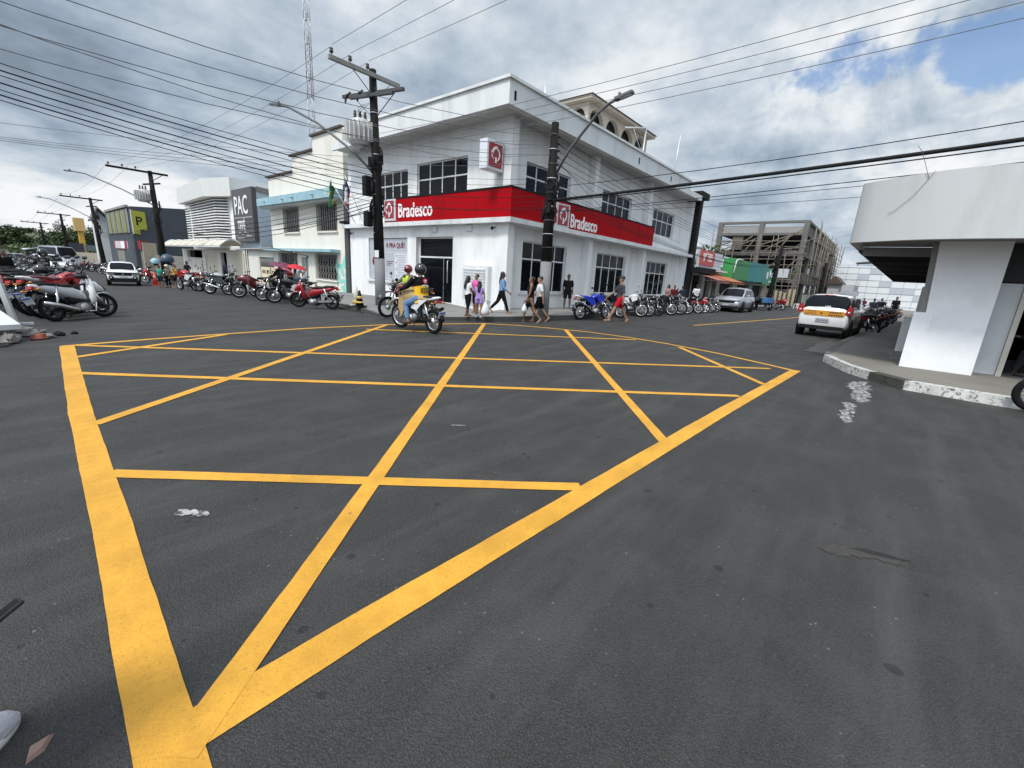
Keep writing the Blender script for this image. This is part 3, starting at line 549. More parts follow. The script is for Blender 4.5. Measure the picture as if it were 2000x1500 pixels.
# ---- garage wall with NAO ESTACIONE
gw = thing('garage_wall', 'low white wall with cream garage gate lettered in black between the cream house and the louvred building', 'wall')
B = MB(); wallgrid(B, (X0-.02, 36.3, 0), (0, -1, 0), (-1, 0, 0), 4.5, -.6, 2.05, [(36.3-34.2, 36.3-31.5, -.25, 1.62)], .15); B.build('wall', PALE, gw, fix=False)
B = MB(); B.box(X0+.05, X0+.1, 31.5, 34.2, -.3, .95); gt = B.build('gate', M('cream_gate', (.66, .58, .38), .6, var=.08, dirt=(.5, .43, .28)), gw)
B = MB()
for k in range(18): B.tube([(X0+.07, 31.55+k*.155, .95), (X0+.07, 31.55+k*.155, 1.6)], .018, 5)
B.build('gate_bars', GRILL, gw); INK = M('black_lettering', (.03, .028, .026), .8, var=.2)
text('N\u00c3O ESTACIONE', .33, INK, gt, (X0+.045, 34.05, .52), (0, -1, 0), (0, 0, 1), .003, .008, .93); text('GARAGEM', .33, INK, gt, (X0+.045, 33.55, .02), (0, -1, 0), (0, 0, 1), .003, .008, .9)
B = MB(); B.box(X0-.3, X0+.3, 31.7, 36.3, 2.06, 2.2); B.build('coping', M('mossy_grey', (.20, .20, .185), .9, var=.3, dirt=(.07, .07, .065)), gw)
# ---- louvred building with the dark upright sign
pac = thing('louvred_building', 'white building with slatted upper front and tall dark upright sign with white capitals', 'building')
B = MB(); B.box(X0+.3, X0+4.5, 34.66, 38.5, -.5, 6.2); B.build('side_block', BLUEG, pac)
B = MB(); B.add([(12.58, 34.64, 5.95), (17, 34.64, 5.6), (17, 34.64, 6.0), (12.58, 34.64, 6.32)], [(0,1,2,3)]); B.build('stained_coping', M('stained_coping', (.2, .19, .18), .9, var=.5, scale=3), pac)
SG = M('charcoal_sign', (.075, .072, .074), .5, var=.1)
B = MB(); B.box(X0-.02, X0+.28, 34.68, 38.5, 2.65, 6.26); sb = B.build('sign_board', SG, pac)
text('PAC', 1.78, WSIGN, sb, (X0-.022, 38.2, 4.55), (0, -1, 0), (0, 0, 1), .012, .01, .80)
text('TEF\u00c9', .92, WSIGN, sb, (X0-.022, 37.75, 3.45), (0, -1, 0), (0, 0, 1), .012, .008, .78)
B = MB(); B.box(X0-.03, X0-.02, 34.9, 38.3, 4.28, 4.34); B.box(X0-.03, X0-.02, 35.2, 36.3, 3.0, 3.06); B.box(X0-.03, X0-.02, 36.6, 38.0, 2.86, 2.92)
zz = [(38.1, 3.08), (37.5, 3.3), (36.9, 3.12), (36.4, 3.34), (35.8, 3.1)]
for a, b in zip(zz, zz[1:]): B.beam((X0-.025, a[0], a[1]), (X0-.025, b[0], b[1]), .012, .05)
B.build('sign_lines', M('sign_grey', (.4, .4, .4), .5), sb)
B = MB(); B.box(X0+.2, X0+8, 38.5, 50.4, -.5, 5.85); B.build('wall', WHITE, pac)
B = MB(); B.prism([(X0-.6, 50.6), (X0-1.1, 41.4), (X0-.1, 38.5), (X0+7, 38.5), (X0+7, 50.6)], 5.86, 7.15); B.build('upper_box', M('box_white', (.62, .62, .59), .75, var=.05, dirt=(.5, .5, .47)), pac)
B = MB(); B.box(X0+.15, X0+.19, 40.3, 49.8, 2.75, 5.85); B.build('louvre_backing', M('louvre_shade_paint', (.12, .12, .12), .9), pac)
for k in range(15):
    z = 2.8+k*.205; B = MB()
    B.prism([(X0-.25, 50.0), (X0-.5, 41.0), (X0+.1, 39.9), (X0+.22, 39.95), (X0-.35, 41.1), (X0-.1, 50.0)], z, z+.075); B.build('slat', WHITE, pac)
aw = thing('barrel_awning', 'curved cream barrel awning with white ribs over the gate of the louvred building', 'awning')
AWM = M('cream_awning', (.56, .50, .40), .6, var=.1); B = MB()
def arcx(y, r0=1.2): return [(X0-.1-r0*(1-math.cos(t)) if False else X0-1.5+1.5*math.sin(t)*0+(1.5*(1-math.cos(t)) if False else 1.5*q), y, 1.95+.75*math.sin(math.pi*min(1, .12+q*.72))) for q, t in [(i/8, i/8*1.5) for i in range(9)]]
ya = [53.2, 50.8, 48.4, 46.0, 43.6, 41.2, 39.2, 37.2]
B.loft([arcx(y) for y in ya], cap=False, closed=False); B.build('cover', AWM, aw, fix=False)
for y in ya:
    B = MB(); B.tube([(p[0], p[1], p[2]+.03) for p in arcx(y)], .055, 6); B.build('rib', WHITE2, aw)
B = MB(); B.tube([(X0-1.5, 53.2, 2.15), (X0-1.5, 37.2, 2.15)], .04, 6); B.build('front_rail', WHITE2, aw)
fr = thing('gate_front', 'cream street front of gate panels, shutter and dark doorway under the barrel awning', 'wall')
B = MB(); wallgrid(B, (X0-.04, 53.4, 0), (0, -1, 0), (-1, 0, 0), 17.0, -.9, 2.0, [(53.4-51.8, 53.4-47.2, 1.25, 1.9), (53.4-42.3, 53.4-40.9, -.6, 1.8), (53.4-46.4, 53.4-43.2, -.6, 1.5)], .3); B.build('wall', PALE, fr, fix=False)
B = MB(); B.box(X0+.2, X0+.28, 40.9, 42.3, -.6, 1.8); B.build('doorway', BLK, fr); B = MB(); B.box(X0+.2, X0+.28, 47.2, 51.8, 1.2, 1.95); B.build('opening', BLK, fr)
SHUT = M('cream_shutter', (.58, .53, .43), .6, var=.08)
B = MB()
for k in range(20): B.box(X0+.05, X0+.1+.02*(k % 2), 43.2, 46.4, -.6+k*.105, -.6+k*.105+.1)
B.build('shutter', SHUT, fr)
B = MB()
for k in range(22): B.box(X0-.1-.02*(k % 2), X0-.05, 37.0, 38.9, -.5+k*.105, -.5+k*.105+.1)
B.build('shutter', SHUT, fr)
B = MB(); B.box(X0-.12, X0-.06, 47.3, 51.9, -.8, 1.1); g = B.build('gate', M('pale_gate', (.60, .57, .50), .6, var=.06), fr); B = MB()
for y, z in ((51.0, .85), (49.2, .4), (48.4, .2)): B.box(X0-.13, X0-.12, y, y+.25, z, z+.2)
for y in (50.4, 48.9): B.box(X0-.126, X0-.12, y, y+.03, -.8, 1.1)
B.build('gate_holes', BLK, g)
# ---- dark building with yellow-green panels
DK = M('slate_wall', (.050, .062, .074), .75, var=.14, scale=.6, dirt=(.075, .085, .095), dscale=.5, damt=.6); LIME = M('lime_panel', (.34, .335, .035), .5, var=.08)
dk_ = thing('slate_building', 'dark slate-coloured building with yellow-green panels and a black letter P', 'building')
B = MB(); B.add([(11, 67.6, -1), (18.5, 67.6, -1), (18.5, 67.6, 7.0), (11, 67.6, 6.4), (11, 84, -1.3), (18.5, 84, -1.3), (18.5, 84, 7.0), (11, 84, 6.4)], [(0,1,2,3), (4,5,6,7), (0,3,7,4), (3,2,6,7), (1,5,6,2)]); B.build('wall', DK, dk_)
B = MB(); B.box(10.9, 10.98, 68.4, 82.3, 3.55, 6.2); B.build('glazed_bay', M('bay_glass_grey', (.14, .145, .13), .25, var=.6, scale=.7), dk_)
for k, y in enumerate((80.6, 77.2, 74.0, 70.8)):
    B = MB(); B.box(10.86, 10.898, y-1.0, y+.7, 3.58, 6.18); B.build('lime_strip', M('lime_strip', (.20, .20, .045), .4, var=.3, scale=1.2), dk_)
B = MB(); B.box(10.7, 11.0, 68, 82.4, 6.3, 6.55); B.build('bay_roof', M('bay_roof_grey', (.25, .24, .22), .8), dk_)
B = MB(); B.prism([(11.12, 3.42), (11.12, 6.0), (12.34, 5.92), (12.36, 3.95), (11.68, 3.95), (11.68, 3.42)], 67.5, 67.59, 'y'); lp = B.build('lime_panel', LIME, dk_)
B = MB(); B.box(11.02, 11.1, 67.5, 67.59, 3.38, 6.05); B.build('panel_edge', WSIGN, lp); text('P', 1.35, BLK, lp, (11.36, 67.49, 4.42), (1, 0, 0), (0, 0, 1), .012, .01, .95)
shp = thing('shop_front', 'small shop front with red fascia, pale pictures and shutter under the slate building', 'shop')
B = MB(); B.prism([(10.62, 77.9), (11.35, 66.4), (12.2, 66.9), (11.2, 78)], 1.7, 2.66); fs = B.build('fascia', M('fascia_red', (.26, .022, .035), .5, var=.1), shp)
U = (Vector((11.35, 66.4, 0))-Vector((10.62, 77.9, 0))).normalized(); Nn = U.cross(Vector((0, 0, 1)))
for u0, u1, m in ((.6, 3.0, M('pale_picture', (.55, .50, .50), .5, var=.3, scale=2)), (3.1, 4.9, WSIGN), (6.0, 8.0, M('face_picture', (.45, .38, .45), .5, var=.4, scale=2))):
    B = MB(); o_ = Vector((10.62, 77.9, 0)); B.add([o_+U*u0+Nn*.02+Vector((0, 0, 1.74)), o_+U*u1+Nn*.02+Vector((0, 0, 1.74)), o_+U*u1+Nn*.02+Vector((0, 0, 2.6)), o_+U*u0+Nn*.02+Vector((0, 0, 2.6))], [(0,1,2,3)]); B.build('picture', m, fs, fix=False)
B = MB(); B.prism([(10.8, 77.6), (11.5, 66.6), (12, 66.9), (11.3, 78)], -1.2, 1.69); B.build('shutter', M('grey_shutter', (.20, .19, .165), .7, var=.3, scale=1.5), shp); B = MB(); B.prism([(11.3, 69.2), (11.42, 67.9), (11.5, 67.9), (11.4, 69.2)], -1.2, 1.4); B.build('purple_pier', M('purple_pier', (.07, .04, .22), .6), shp)
B = MB(); B.box(11.45, 12.7, 66.0, 66.5, -1.1, 2.5); B.build('stone_pier', M('buff_stone', (.30, .26, .20), .85, var=.3, scale=3), shp)
B = MB(); B.box(12.3, 14.2, 53.6, 66, -1, 1.2); tag(B.build('rubble_wall', M('grey_stone_wall', (.17, .16, .14), .9, var=.45, scale=4)), 'rough grey stone wall behind the phone hoods', 'wall')
gb = thing('gabled_house', 'narrow tall white house with a grey gable roof beyond the slate building', 'house')
B = MB(); B.prism([(10.35, -1.5), (12.2, -1.5), (12.2, 5.5), (10.95, 7.0), (10.35, 5.8)], 90, 91.5, 'y'); B.build('wall', M('stained_white', (.60, .59, .57), .8, var=.08, dirt=(.36, .36, .36), dscale=.6), gb)
B = MB(); B.prism([(10.95, 7.4), (12.6, 5.5), (12.6, 5.3), (10.95, 7.15)], 89.2, 92, 'y'); B.prism([(10.95, 7.4), (10.0, 5.5), (10.1, 5.35), (10.95, 7.15)], 89.2, 92, 'y'); B.build('roof', M('grey_roof', (.17, .155, .15), .85, var=.3), gb)
B = MB(); B.prism([(10.45, 5.65), (11.95, 5.55), (10.98, 6.75)], 89.9, 89.98, 'y'); B.build('gable_panel', M('gable_blue', (.42, .53, .60), .7), gb)
cw = thing('cream_yard_wall', 'stained cream yard wall with dark metal fence on top at the end of the street', 'wall')
B = MB(); B.box(7.45, 11.9, 100, 100.3, -2, .8); B.build('wall', M('cream_yard', (.62, .54, .42), .85, var=.12, dirt=(.28, .24, .19), dscale=.7, damt=.7, streak=True), cw)
B = MB(); B.box(7.9, 9.9, 100.05, 100.15, .82, 2.2); B.build('fence_panel', M('dark_fence', (.035, .04, .055), .7, var=.4, scale=4), cw); B = MB(); B.box(10.1, 11.5, 100.4, 101, 1.2, 2.0); B.build('blue_panel', M('blue_grey_panel', (.12, .16, .19), .7), cw)
yt = thing('yellow_tower', 'pale orange water tank on a yellow square column above the yard wall', 'tower', (9.9, 100.8, 0)); yt.location = (0, 0, 0)
B = MB(); B.box(9.28, 10.55, 101, 102.2, 4.1, 6.1); B.build('tank', M('tank_orange', (.66, .42, .16), .6, var=.06), yt); B = MB(); B.box(9.65, 10.3, 101.3, 102, -1, 4.08); B.build('column', M('column_yellow', (.62, .36, .05), .6, var=.08), yt)
# ------------------------------------------------------------------ hills, trees, far sheds
LEAF = [M('leaf_dark', (.025, .045, .018), .8, var=.5, scale=1.5), M('leaf_mid', (.045, .075, .022), .8, var=.5, scale=1.5), M('leaf_bright', (.075, .11, .03), .8, var=.4, scale=1.5)]
BARK = M('bark', (.07, .055, .042), .9, var=.3)
hm = MB(); xs = [-60+i*5 for i in range(41)]; ys = [150, 165, 180, 200, 220, 240, 260, 300, 380]
def hz(x, y):
    t = min(1, max(0, (y-150)/90)); ridge = 7.2-.06*abs(x-2) if x < 8 else (6.0+.11*(x-8) if x < 30 else 8.4-.04*(x-30))
    return gh(x, y)+t*t*(3-2*t)*(ridge+1.0+1.2*noise.noise(Vector((x*.05, y*.03, 0))))
hm.add([(x, y, hz(x, y)) for y in ys for x in xs], [(j*41+i, j*41+i+1, j*41+i+42, j*41+i+41) for j in range(8) for i in range(40)], sm=True)
hm.build('hills', M('hill_grass', (.075, .09, .045), .95, var=.4, scale=.05, dirt=(.16, .13, .09), dscale=.06, damt=.6), kind='structure', fix=False)
def leaves(mb, c, r, n, s, rg, mi=None):
    for _ in range(n):
        while True:
            p = Vector((rg.uniform(-1, 1), rg.uniform(-1, 1), rg.uniform(-1, 1)))
            if .25 < p.length < 1: break
        p = Vector((p.x*r[0], p.y*r[1], p.z*r[2]))+Vector(c); a = Vector((rg.gauss(0, 1), rg.gauss(0, 1), rg.gauss(0, 1))).normalized(); b = a.orthogonal().normalized(); q = s*rg.uniform(.6, 1.3)
        w = a.cross(b); mb.add([p-b*q, p+w*q*.5, p+b*q, p-w*q*.5], [(0,1,2,3)], rg.choice((0, 0, 1, 1, 2)) if mi is None else mi)
def tree(x, y, h, cw_, label, seed, n=900, s=.42, group=None, trunk=.35, z=None):
    rg = random.Random(seed); t = thing('tree', label, 'tree', (x, y, gh(x, y) if z is None else z), group=group); b = MB()
    b.tube([(0, 0, -.3), (.05*h*.1, 0, h*.3), (0, .02*h, h*.55)], [h*.03, h*.022, h*.012], 7)
    for k in range(5):
        a = k*1.256+rg.random(); b.tube([(0, 0, h*(.32+.04*k)), (math.cos(a)*cw_*.3, math.sin(a)*cw_*.3, h*(.55+.05*k))], [h*.012, h*.004], 5)
    b.build('trunk', BARK, t); b = MB(); k = 11
    for i in range(k):
        a = rg.random()*6.28; rr_ = rg.random()**.6*cw_*.36; zz = h*(trunk+.12+(1-trunk-.2)*rg.random())
        q = cw_*rg.uniform(.16, .27); leaves(b, (math.cos(a)*rr_, math.sin(a)*rr_, zz), (q, q, q*.72), n//k, s, rg)
    b.build('crown', LEAF, t, fix=False); return t
tg = 'trees on the far hill'
for x, y, h, w, lb, sd_ in ((2.6, 180, 8.4, 6.5, 'large dark tree at the left edge of the far hill', 1), (6.6, 181, 8.2, 5.2, 'rounded dark tree beside the largest hill tree', 2), (13.3, 170, 7.4, 7, 'mid-green tree behind the far utility poles', 3), (16.8, 172, 9.4, 9.5, 'broad bright green tree left of the yellow tank column', 4), (20.8, 176, 9.2, 8.5, 'green tree right of the yellow tank column', 5), (9.6, 175, 6.2, 3.2, 'small palm-like tree on the hill ridge', 6)):
    tree(x, y, h+(-gh(x, y))*.0, w, lb, sd_, 1500, .33, tg)
b = MB(); rg = random.Random(9)
for i in range(240):
    x = rg.uniform(-30, 60); y = rg.uniform(158, 262); leaves(b, (x, y, hz(x, y)+.5), (2.6, 2.6, 1.1), 34, .5, rg)
for i in range(60):
    x = rg.uniform(4, 30); y = rg.uniform(145, 168); leaves(b, (x, y, gh(x, y)+1.8), (2.2, 2.2, 2.2), 50, .4, rg)
b.build('hill_scrub', LEAF, fix=False, kind='stuff'); bpy.data.objects['hill_scrub']['label'] = 'green scrub covering the far hillside'
for i, (x0, x1, y, z0, z1, lb) in enumerate(((-4, 3.1, 104, -2, -.1, 'long low market shed with a pale roof at the far left'), (3.6, 5.3, 108, -2.2, .95, 'small open shed with tilted white roof left of the van'))):
    sh = thing('market_shed', lb, 'shed'); b = MB(); b.box(x0, x1, y, y+6, z0, z1-.35); b.build('stall', M('shed_dark', (.05, .055, .06), .8, var=.5, scale=.8), sh)
    b = MB(); b.add([(x0-.2, y-.8, z1-.2), (x1+.2, y-.8, z1+.12*i*3), (x1+.2, y+6, z1+.1), (x0-.2, y+6, z1-.1), (x0-.2, y-.8, z1-.32), (x1+.2, y-.8, z1-.12+.12*i*3)], [(0,1,2,3), (4,5,1,0)]); b.build('roof', M('shed_roof', (.55, .58, .60), .5, var=.15), sh, fix=False)
# ------------------------------------------------------------------ right street buildings
sp = thing('corner_shop', 'small white shop with red sign panel next to the charcoal pilaster', 'shop')
b = MB(); wallgrid(b, (31.4, 10.9, 0), (1, 0, 0), (0, -1, 0), 7.2, -.6, 2.6, [(1.0, 3.2, -.2, 2.2), (3.9, 5.2, -.2, 2.2), (5.8, 6.9, -.2, 2.1)], .25); b.build('wall', PALE, sp, fix=False)
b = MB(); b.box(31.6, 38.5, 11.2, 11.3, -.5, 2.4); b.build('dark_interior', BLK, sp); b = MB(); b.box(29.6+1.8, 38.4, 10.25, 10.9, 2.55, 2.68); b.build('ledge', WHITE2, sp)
b = MB()
for k in range(10): b.box(31.42, 36.7, 10.33+.02*(k % 2), 10.5, 2.72+k*.113, 2.72+k*.113+.108)
b.build('cladding', M('metal_cladding', (.60, .64, .68), .35, var=.08, metal=.1), sp)
b = MB(); b.box(31.5, 34.5, 10.24, 10.32, 2.84, 3.86); rs = b.build('sign_panel', M('coral_sign', (.56, .085, .065), .5, var=.06), sp)
b = MB(); b.prism([(32.15, 3.05), (32.45, 3.5), (31.85, 3.5)], 10.225, 10.238, 'y'); b.prism([(32.3, 3.5), (32.62, 3.78), (32.5, 3.5)], 10.225, 10.238, 'y'); b.prism([(31.9, 3.52), (32.0, 3.66), (32.2, 3.66), (32.28, 3.52)], 10.225, 10.238, 'y')
for i, (a, c) in enumerate(((32.75, 33.9), (32.9, 34.0), (33.0, 33.8), (33.05, 33.95))):
    for k in range(5):
        x = a+(c-a)*k/5; b.prism([(x, 3.58-i*.14), (x+(c-a)/5.8, 3.58-i*.14), (x+(c-a)/5.8, 3.66-i*.14), (x+.03, 3.68-i*.14)], 10.228, 10.238, 'y')
b.build('sign_emblem', WSIGN, rs)
for nm, x0, x1, m, lb in (('awning', 31.6, 34.3, M('faded_red_awning', (.36, .12, .09), .8, var=.15, scale=2), 'faded red sloping awning over the shop beside the charcoal pilaster'), ('awning', 34.8, 38.6, M('rust_orange_awning', (.42, .13, .05), .8, var=.15, scale=2), 'rust-orange sloping awning over the second shop opening')):
    a = thing(nm, lb, 'awning'); b = MB(); b.add([(x0, 10.85, 2.42), (x1, 10.85, 2.42), (x1+.1, 8.9, 1.86), (x0+.1, 8.9, 1.86), (x1+.1, 8.9, 1.70), (x0+.1, 8.9, 1.70)], [(0,1,2,3), (3,2,4,5)]); b.build('cloth', m, a, fix=False); b = MB(); b.tube([(x0+.1, 8.9, 1.86), (x1+.1, 8.9, 1.86)], .03, 6); b.tube([(x0+.1, 8.92, 1.86), (x0, 10.8, 1.8)], .02, 5); b.build('rail', RUST, a)
bh = thing('house_behind', 'grey house with white flat roof edge behind the small corner shop', 'house'); b = MB(); b.box(34, 44, 15, 20, -.5, 4.9); b.build('wall', M('grey_back_wall', (.20, .21, .20), .8, var=.2), bh); b = MB(); b.box(33.4, 44.4, 14.2, 20.4, 4.92, 5.25); b.build('roof_edge', WHITE2, bh)
b = MB(); b.sph((36.6, 13, 4.3), (1.1, 1.1, .55), 14, 6, z0=0); b.cyl((36.6, 13, 3.7), (0, 0, 1), 1.05, 1.2, 16); tag(b.build('water_tank', M('tank_grey', (.45, .47, .48), .5), None), 'pale grey domed water tank behind the coral shop sign', 'water tank')
tree(42.5, 13.6, 5.4, 3.4, 'small green tree between the shop roof and the concrete frame', 21, 900, .16, None, .5)
gr = thing('green_shop', 'shop with a large green and teal wrap-round fascia', 'shop')
GRN = M('green_fascia', (.035, .24, .065), .45, var=.1, scale=.6); TEAL = M('teal_fascia', (.03, .22, .22), .45, var=.12, scale=.6); GRN2 = M('sea_green_fascia', (.04, .26, .13), .45, var=.1)
b = MB(); b.box(38.8, 44.1, 10.0, 10.8, 2.1, 3.75); b.build('fascia', GRN, gr); b = MB(); b.prism([(44.1, 10.0), (48.6, 9.4), (50.2, 9.9), (50.2, 10.8), (44.1, 10.8)], 2.08, 3.74); b.build('fascia', TEAL, gr); b = MB(); b.box(50.25, 57.4, 10.0, 10.6, 1.95, 3.6); f2 = b.build('fascia', GRN2, gr)
text('line', 1.0, WSIGN, f2, (53.0, 9.985, 2.75), (1, 0, 0), (0, 0, 1), .01, .012, 1.1)
b = MB(); b.box(51.6, 52.4, 9.98, 9.995, 2.5, 3.2); b.box(53.2, 55.6, 9.98, 9.995, 2.2, 2.34); b.build('fascia_marks', WSIGN, f2)
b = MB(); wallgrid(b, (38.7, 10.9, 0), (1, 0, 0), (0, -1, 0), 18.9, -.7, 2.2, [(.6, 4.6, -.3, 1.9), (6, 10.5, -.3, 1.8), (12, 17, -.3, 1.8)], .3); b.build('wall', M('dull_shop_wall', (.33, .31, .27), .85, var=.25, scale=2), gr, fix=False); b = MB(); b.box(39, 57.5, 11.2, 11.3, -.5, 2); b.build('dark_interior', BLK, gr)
b = MB(); b.tube([(39.0, 9.95, 2.6), (39.3, 9.95, 3.6), (39.9, 9.95, 3.72), (41.4, 9.95, 3.75)], .045, 6); b.build('pipe', WHITE2, gr)
# ---- concrete frame under construction
CON = M('raw_concrete', (.135, .127, .116), .9, var=.2, scale=1.2, bump=.2, bscale=10, dirt=(.12, .11, .10), dscale=.8, damt=.6, streak=True); BRK = M('rendered_infill', (.135, .115, .094), .9, var=.25, scale=1)
con = thing('concrete_frame', 'unfinished three-storey grey concrete frame building', 'building')
FX, FY = 61.0, 8.5; cy = (8.75, 13.35, 18.05); cxs = [61.25+i*5.6 for i in range(7)]
for y in cy: b = MB(); b.box(FX, FX+.5, y-.27, y+.27, -.8, 9.35); b.build('column', CON, con)
for x in cxs[1:]: b = MB(); b.box(x-.22, x+.22, FY, FY+.5, -1, 9.3 if x < 90 else 9.3); b.build('column', CON, con)
for z, h in ((9.1, .26), (7.75, .28), (5.4, .35), (2.35, .4)):
    b = MB(); b.box(FX+.03, FX+.47, 8.6, 18.2, z, z+h); b.build('beam', CON, con); b = MB(); b.box(FX+.03, 95.2, FY+.03, FY+.47, z+.003, z+h-.003); b.build('beam', CON, con)
for z in (5.45, 2.45, 7.8): b = MB(); b.box(FX+.5, 95, FY+.5, 18, z, z+.2); b.build('slab', CON, con)
b = MB(); b.box(FX+.2, FX+.35, 13.65, 17.8, 8.04, 8.9); b.box(FX+.2, FX+.35, 9.0, 13.1, 8.04, 8.72); b.build('infill_panel', M('pale_infill', (.27, .26, .25), .9, var=.15), con)
b = MB(); b.box(FX+.2, FX+.35, 15.2, 16.4, 5.8, 7.7); b.box(FX+.2, FX+.35, 8.9, 18, 5.76, 6.05); b.box(FX+.2, FX+.35, 8.9, 18, 2.76, 3.9); b.box(FX+.2, FX+.35, 13.6, 18, -.8, 2.3); b.box(FX+.4, FX+.6, 8.9, 13, -.8, 1.6); b.build('infill_wall', BRK, con)
b = MB(); b.box(65, 94, 12, 12.3, -.5, 7.7); b.box(69, 69.3, 9, 18, -.5, 7.7); b.build('inner_wall', M('inner_dark_concrete', (.07, .065, .058), .95, var=.3), con)
for x in cxs[:-1]:
    b = MB(); b.box(x+1.2, x+1.9, FY+.2, FY+.35, 5.8, 7.7); b.box(x+3.2, x+4.4, FY+.2, FY+.35, 5.8, 7.7); b.box(x+.3, x+5.2, FY+.2, FY+.35, 2.8, 3.7); b.box(x+2, x+5, FY+.2, FY+.35, 8.05, 8.9); b.build('infill_panel', BRK, con)
sc = thing('scaffolding', 'rough timber scaffolding lashed round the concrete frame', 'scaffolding'); TIM = M('weathered_timber', (.17, .145, .115), .9, var=.4, scale=3); rg = random.Random(31)
for k in range(20):
    y = 8.2+k*.53; b = MB(); b.tube([(FX-1.1+rg.uniform(-.2, .2), y+rg.uniform(-.2, .2), -.6), (FX-.9+rg.uniform(-.3, .3), y+rg.uniform(-.4, .4), 4.2+rg.uniform(0, 4.2))], .045, 5); b.build('upright', TIM, sc)
for k in range(34):
    x = 60.6+k*1.02; zt = rg.choice((5.2, 6.8, 8.6, 9.2)); b = MB(); b.tube([(x, 7.5+rg.uniform(-.3, .3), -.9), (x+rg.uniform(-.4, .4), 7.6+rg.uniform(-.3, .3), zt)], .05, 5); b.build('upright', TIM, sc)
for z in (1.1, 1.9, 2.7, 3.4, 4.3, 5.0, 5.6, 6.3, 6.9, 7.6):
    b = MB(); b.tube([(60.4, 7.5, z+rg.uniform(-.1, .1)), (78, 7.55, z+rg.uniform(-.3, .3)), (95, 7.6, z+rg.uniform(-.2, .2))], .045, 5); b.build('ledger', TIM, sc)
    if z < 7: b = MB(); b.tube([(FX-1.0, 8.1, z+rg.uniform(-.1, .1)), (FX-1.0, 18.2, z+rg.uniform(-.3, .3))], .045, 5); b.build('ledger', TIM, sc)
for y0, y1, z0, z1 in ((8.9, 12.6, 5.9, 8.3), (9.4, 13, 6.6, 7.9), (10.2, 11.6, 5.2, 7.4), (9, 10.4, 3.2, 5), (13.6, 14.8, 5.6, 7.4), (15, 17.6, 6.9, 7.1), (13.8, 15.2, 6.6, 7.2), (16.4, 18, 6.4, 6.9), (8.6, 10.5, 2.6, 4.6), (10.8, 13.0, 2.8, 4.9), (14, 16.5, 5.9, 7.6), (11.5, 13.2, 1.2, 2.6), (15.5, 17.8, 5.8, 6.6), (9, 11, 6.1, 6.3)):
    b = MB(); b.beam((FX-.6, y0, z1), (FX-.6, y1, z0), .12, .12); b.build('brace', TIM, sc)
for x0, z in ((60.5, 4.45), (64, 3.2), (70, 4.4), (61, 2.3), (76, 6.7), (82, 4.4)):
    b = MB(); b.box(x0, x0+4.5, 7.3, 7.8, z, z+.06); b.build('plank', TIM, sc)
b = MB(); b.box(59.9, 60.0, 9.4, 11.2, 2.9, 3.9); b.build('sheet', M('grey_sheet', (.42, .43, .44), .7, var=.15), sc)
hd_ = thing('site_hoarding', 'patched grey-green site hoarding with upright planks at the foot of the concrete frame', 'hoarding'); rg = random.Random(5)
GG = M('grey_green_board', (.28, .30, .25), .85, var=.2, scale=1.5)
for k in range(14):
    b = MB(); y = 7.6; x = 58.6+k*1.0; b.box(x, x+.96, 7.3+.03*(k % 2), 7.36+.03*(k % 2), -.6, 1.0+rg.uniform(-.15, .2)); b.build('board', GG, hd_)
for k in range(5):
    b = MB(); b.box(59.2, 59.4, 8.2+.45*k, 8.45+.45*k, -.5, 1.4+rg.uniform(-.2, .6)); b.build('plank', M('new_timber', (.34, .275, .19), .8, var=.15), hd_)
wb = thing('tiled_white_building', 'large white building faced in square panels closing the far end of the street', 'building')
b = MB(); b.box(90, 110, -10, 7.4, -1.5, 5.9); b.build('wall', M('panel_white', (.66, .68, .68), .5, var=.05), wb); rg = random.Random(3); GP = M('panel_grey', (.44, .46, .49), .5, var=.05); GV = M('panel_joint', (.30, .32, .33), .7)
b = MB()
for k in range(12): b.box(89.96, 89.995, 7.4-k*1.45-.03, 7.4-k*1.45+.01, -1.5, 5.9)
for k in range(8): b.box(89.955, 89.99, -10, 7.4, -1.0+k*.95, -.96+k*.95)
b.build('panel_joints', GV, wb)
for k, q in ((2, 5), (4, 1), (5, 3), (6, 3), (3, 6), (7, 2), (1, 3), (8, 4), (4, 4)):
    b = MB(); b.box(89.97, 89.993, 7.37-(k+1)*1.45, 7.37-k*1.45, -.95+q*.95, -.02+q*.95); b.build('grey_panel', GP, wb)
b = MB(); b.prism([(5.2, 6.5), (2, 6.9), (-1, 6.6), (-1, 6.45), (2, 6.7), (5.2, 6.4)], 91, 95, 'x'); b.build('roof_canopy', DGRY, wb); b = MB(); b.box(92, 92.1, 4.9, 5, 5.9, 6.5); b.box(92, 92.1, 0, .1, 5.9, 6.6); b.build('canopy_posts', DGRY, wb)
fh = thing('far_house', 'dark-roofed grey house between the concrete frame and the white panelled building', 'house'); b = MB(); b.box(78, 86, 5.6, 7.0, -1.2, 2.7); b.build('wall', M('far_house_wall', (.42, .42, .41), .8, var=.2), fh); b = MB(); b.prism([(5.3, 2.72), (7.3, 2.72), (6.4, 3.9)], 77.6, 86.4, 'x'); b.build('roof', BROWNT, fh)
fa = thing('awning_shop', 'cluttered far shop with grey awnings and a yellow sign at the street end', 'shop'); b = MB(); b.box(70, 80, 3.6, 4.8, -.9, 2.6); b.build('wall', M('clutter_wall', (.35, .34, .35), .8, var=.5, scale=.8), fa); b = MB(); b.box(69.6, 69.9, 3.2, 5.0, .55, .95); b.build('yellow_sign', M('yellow_sign', (.5, .36, .05), .6), fa); b = MB(); b.prism([(3.0, 1.3), (5.2, 1.5), (5.2, 1.6), (3.0, 1.9)], 68.4, 70, 'x'); b.build('awning', M('grey_awning', (.32, .33, .35), .8), fa)
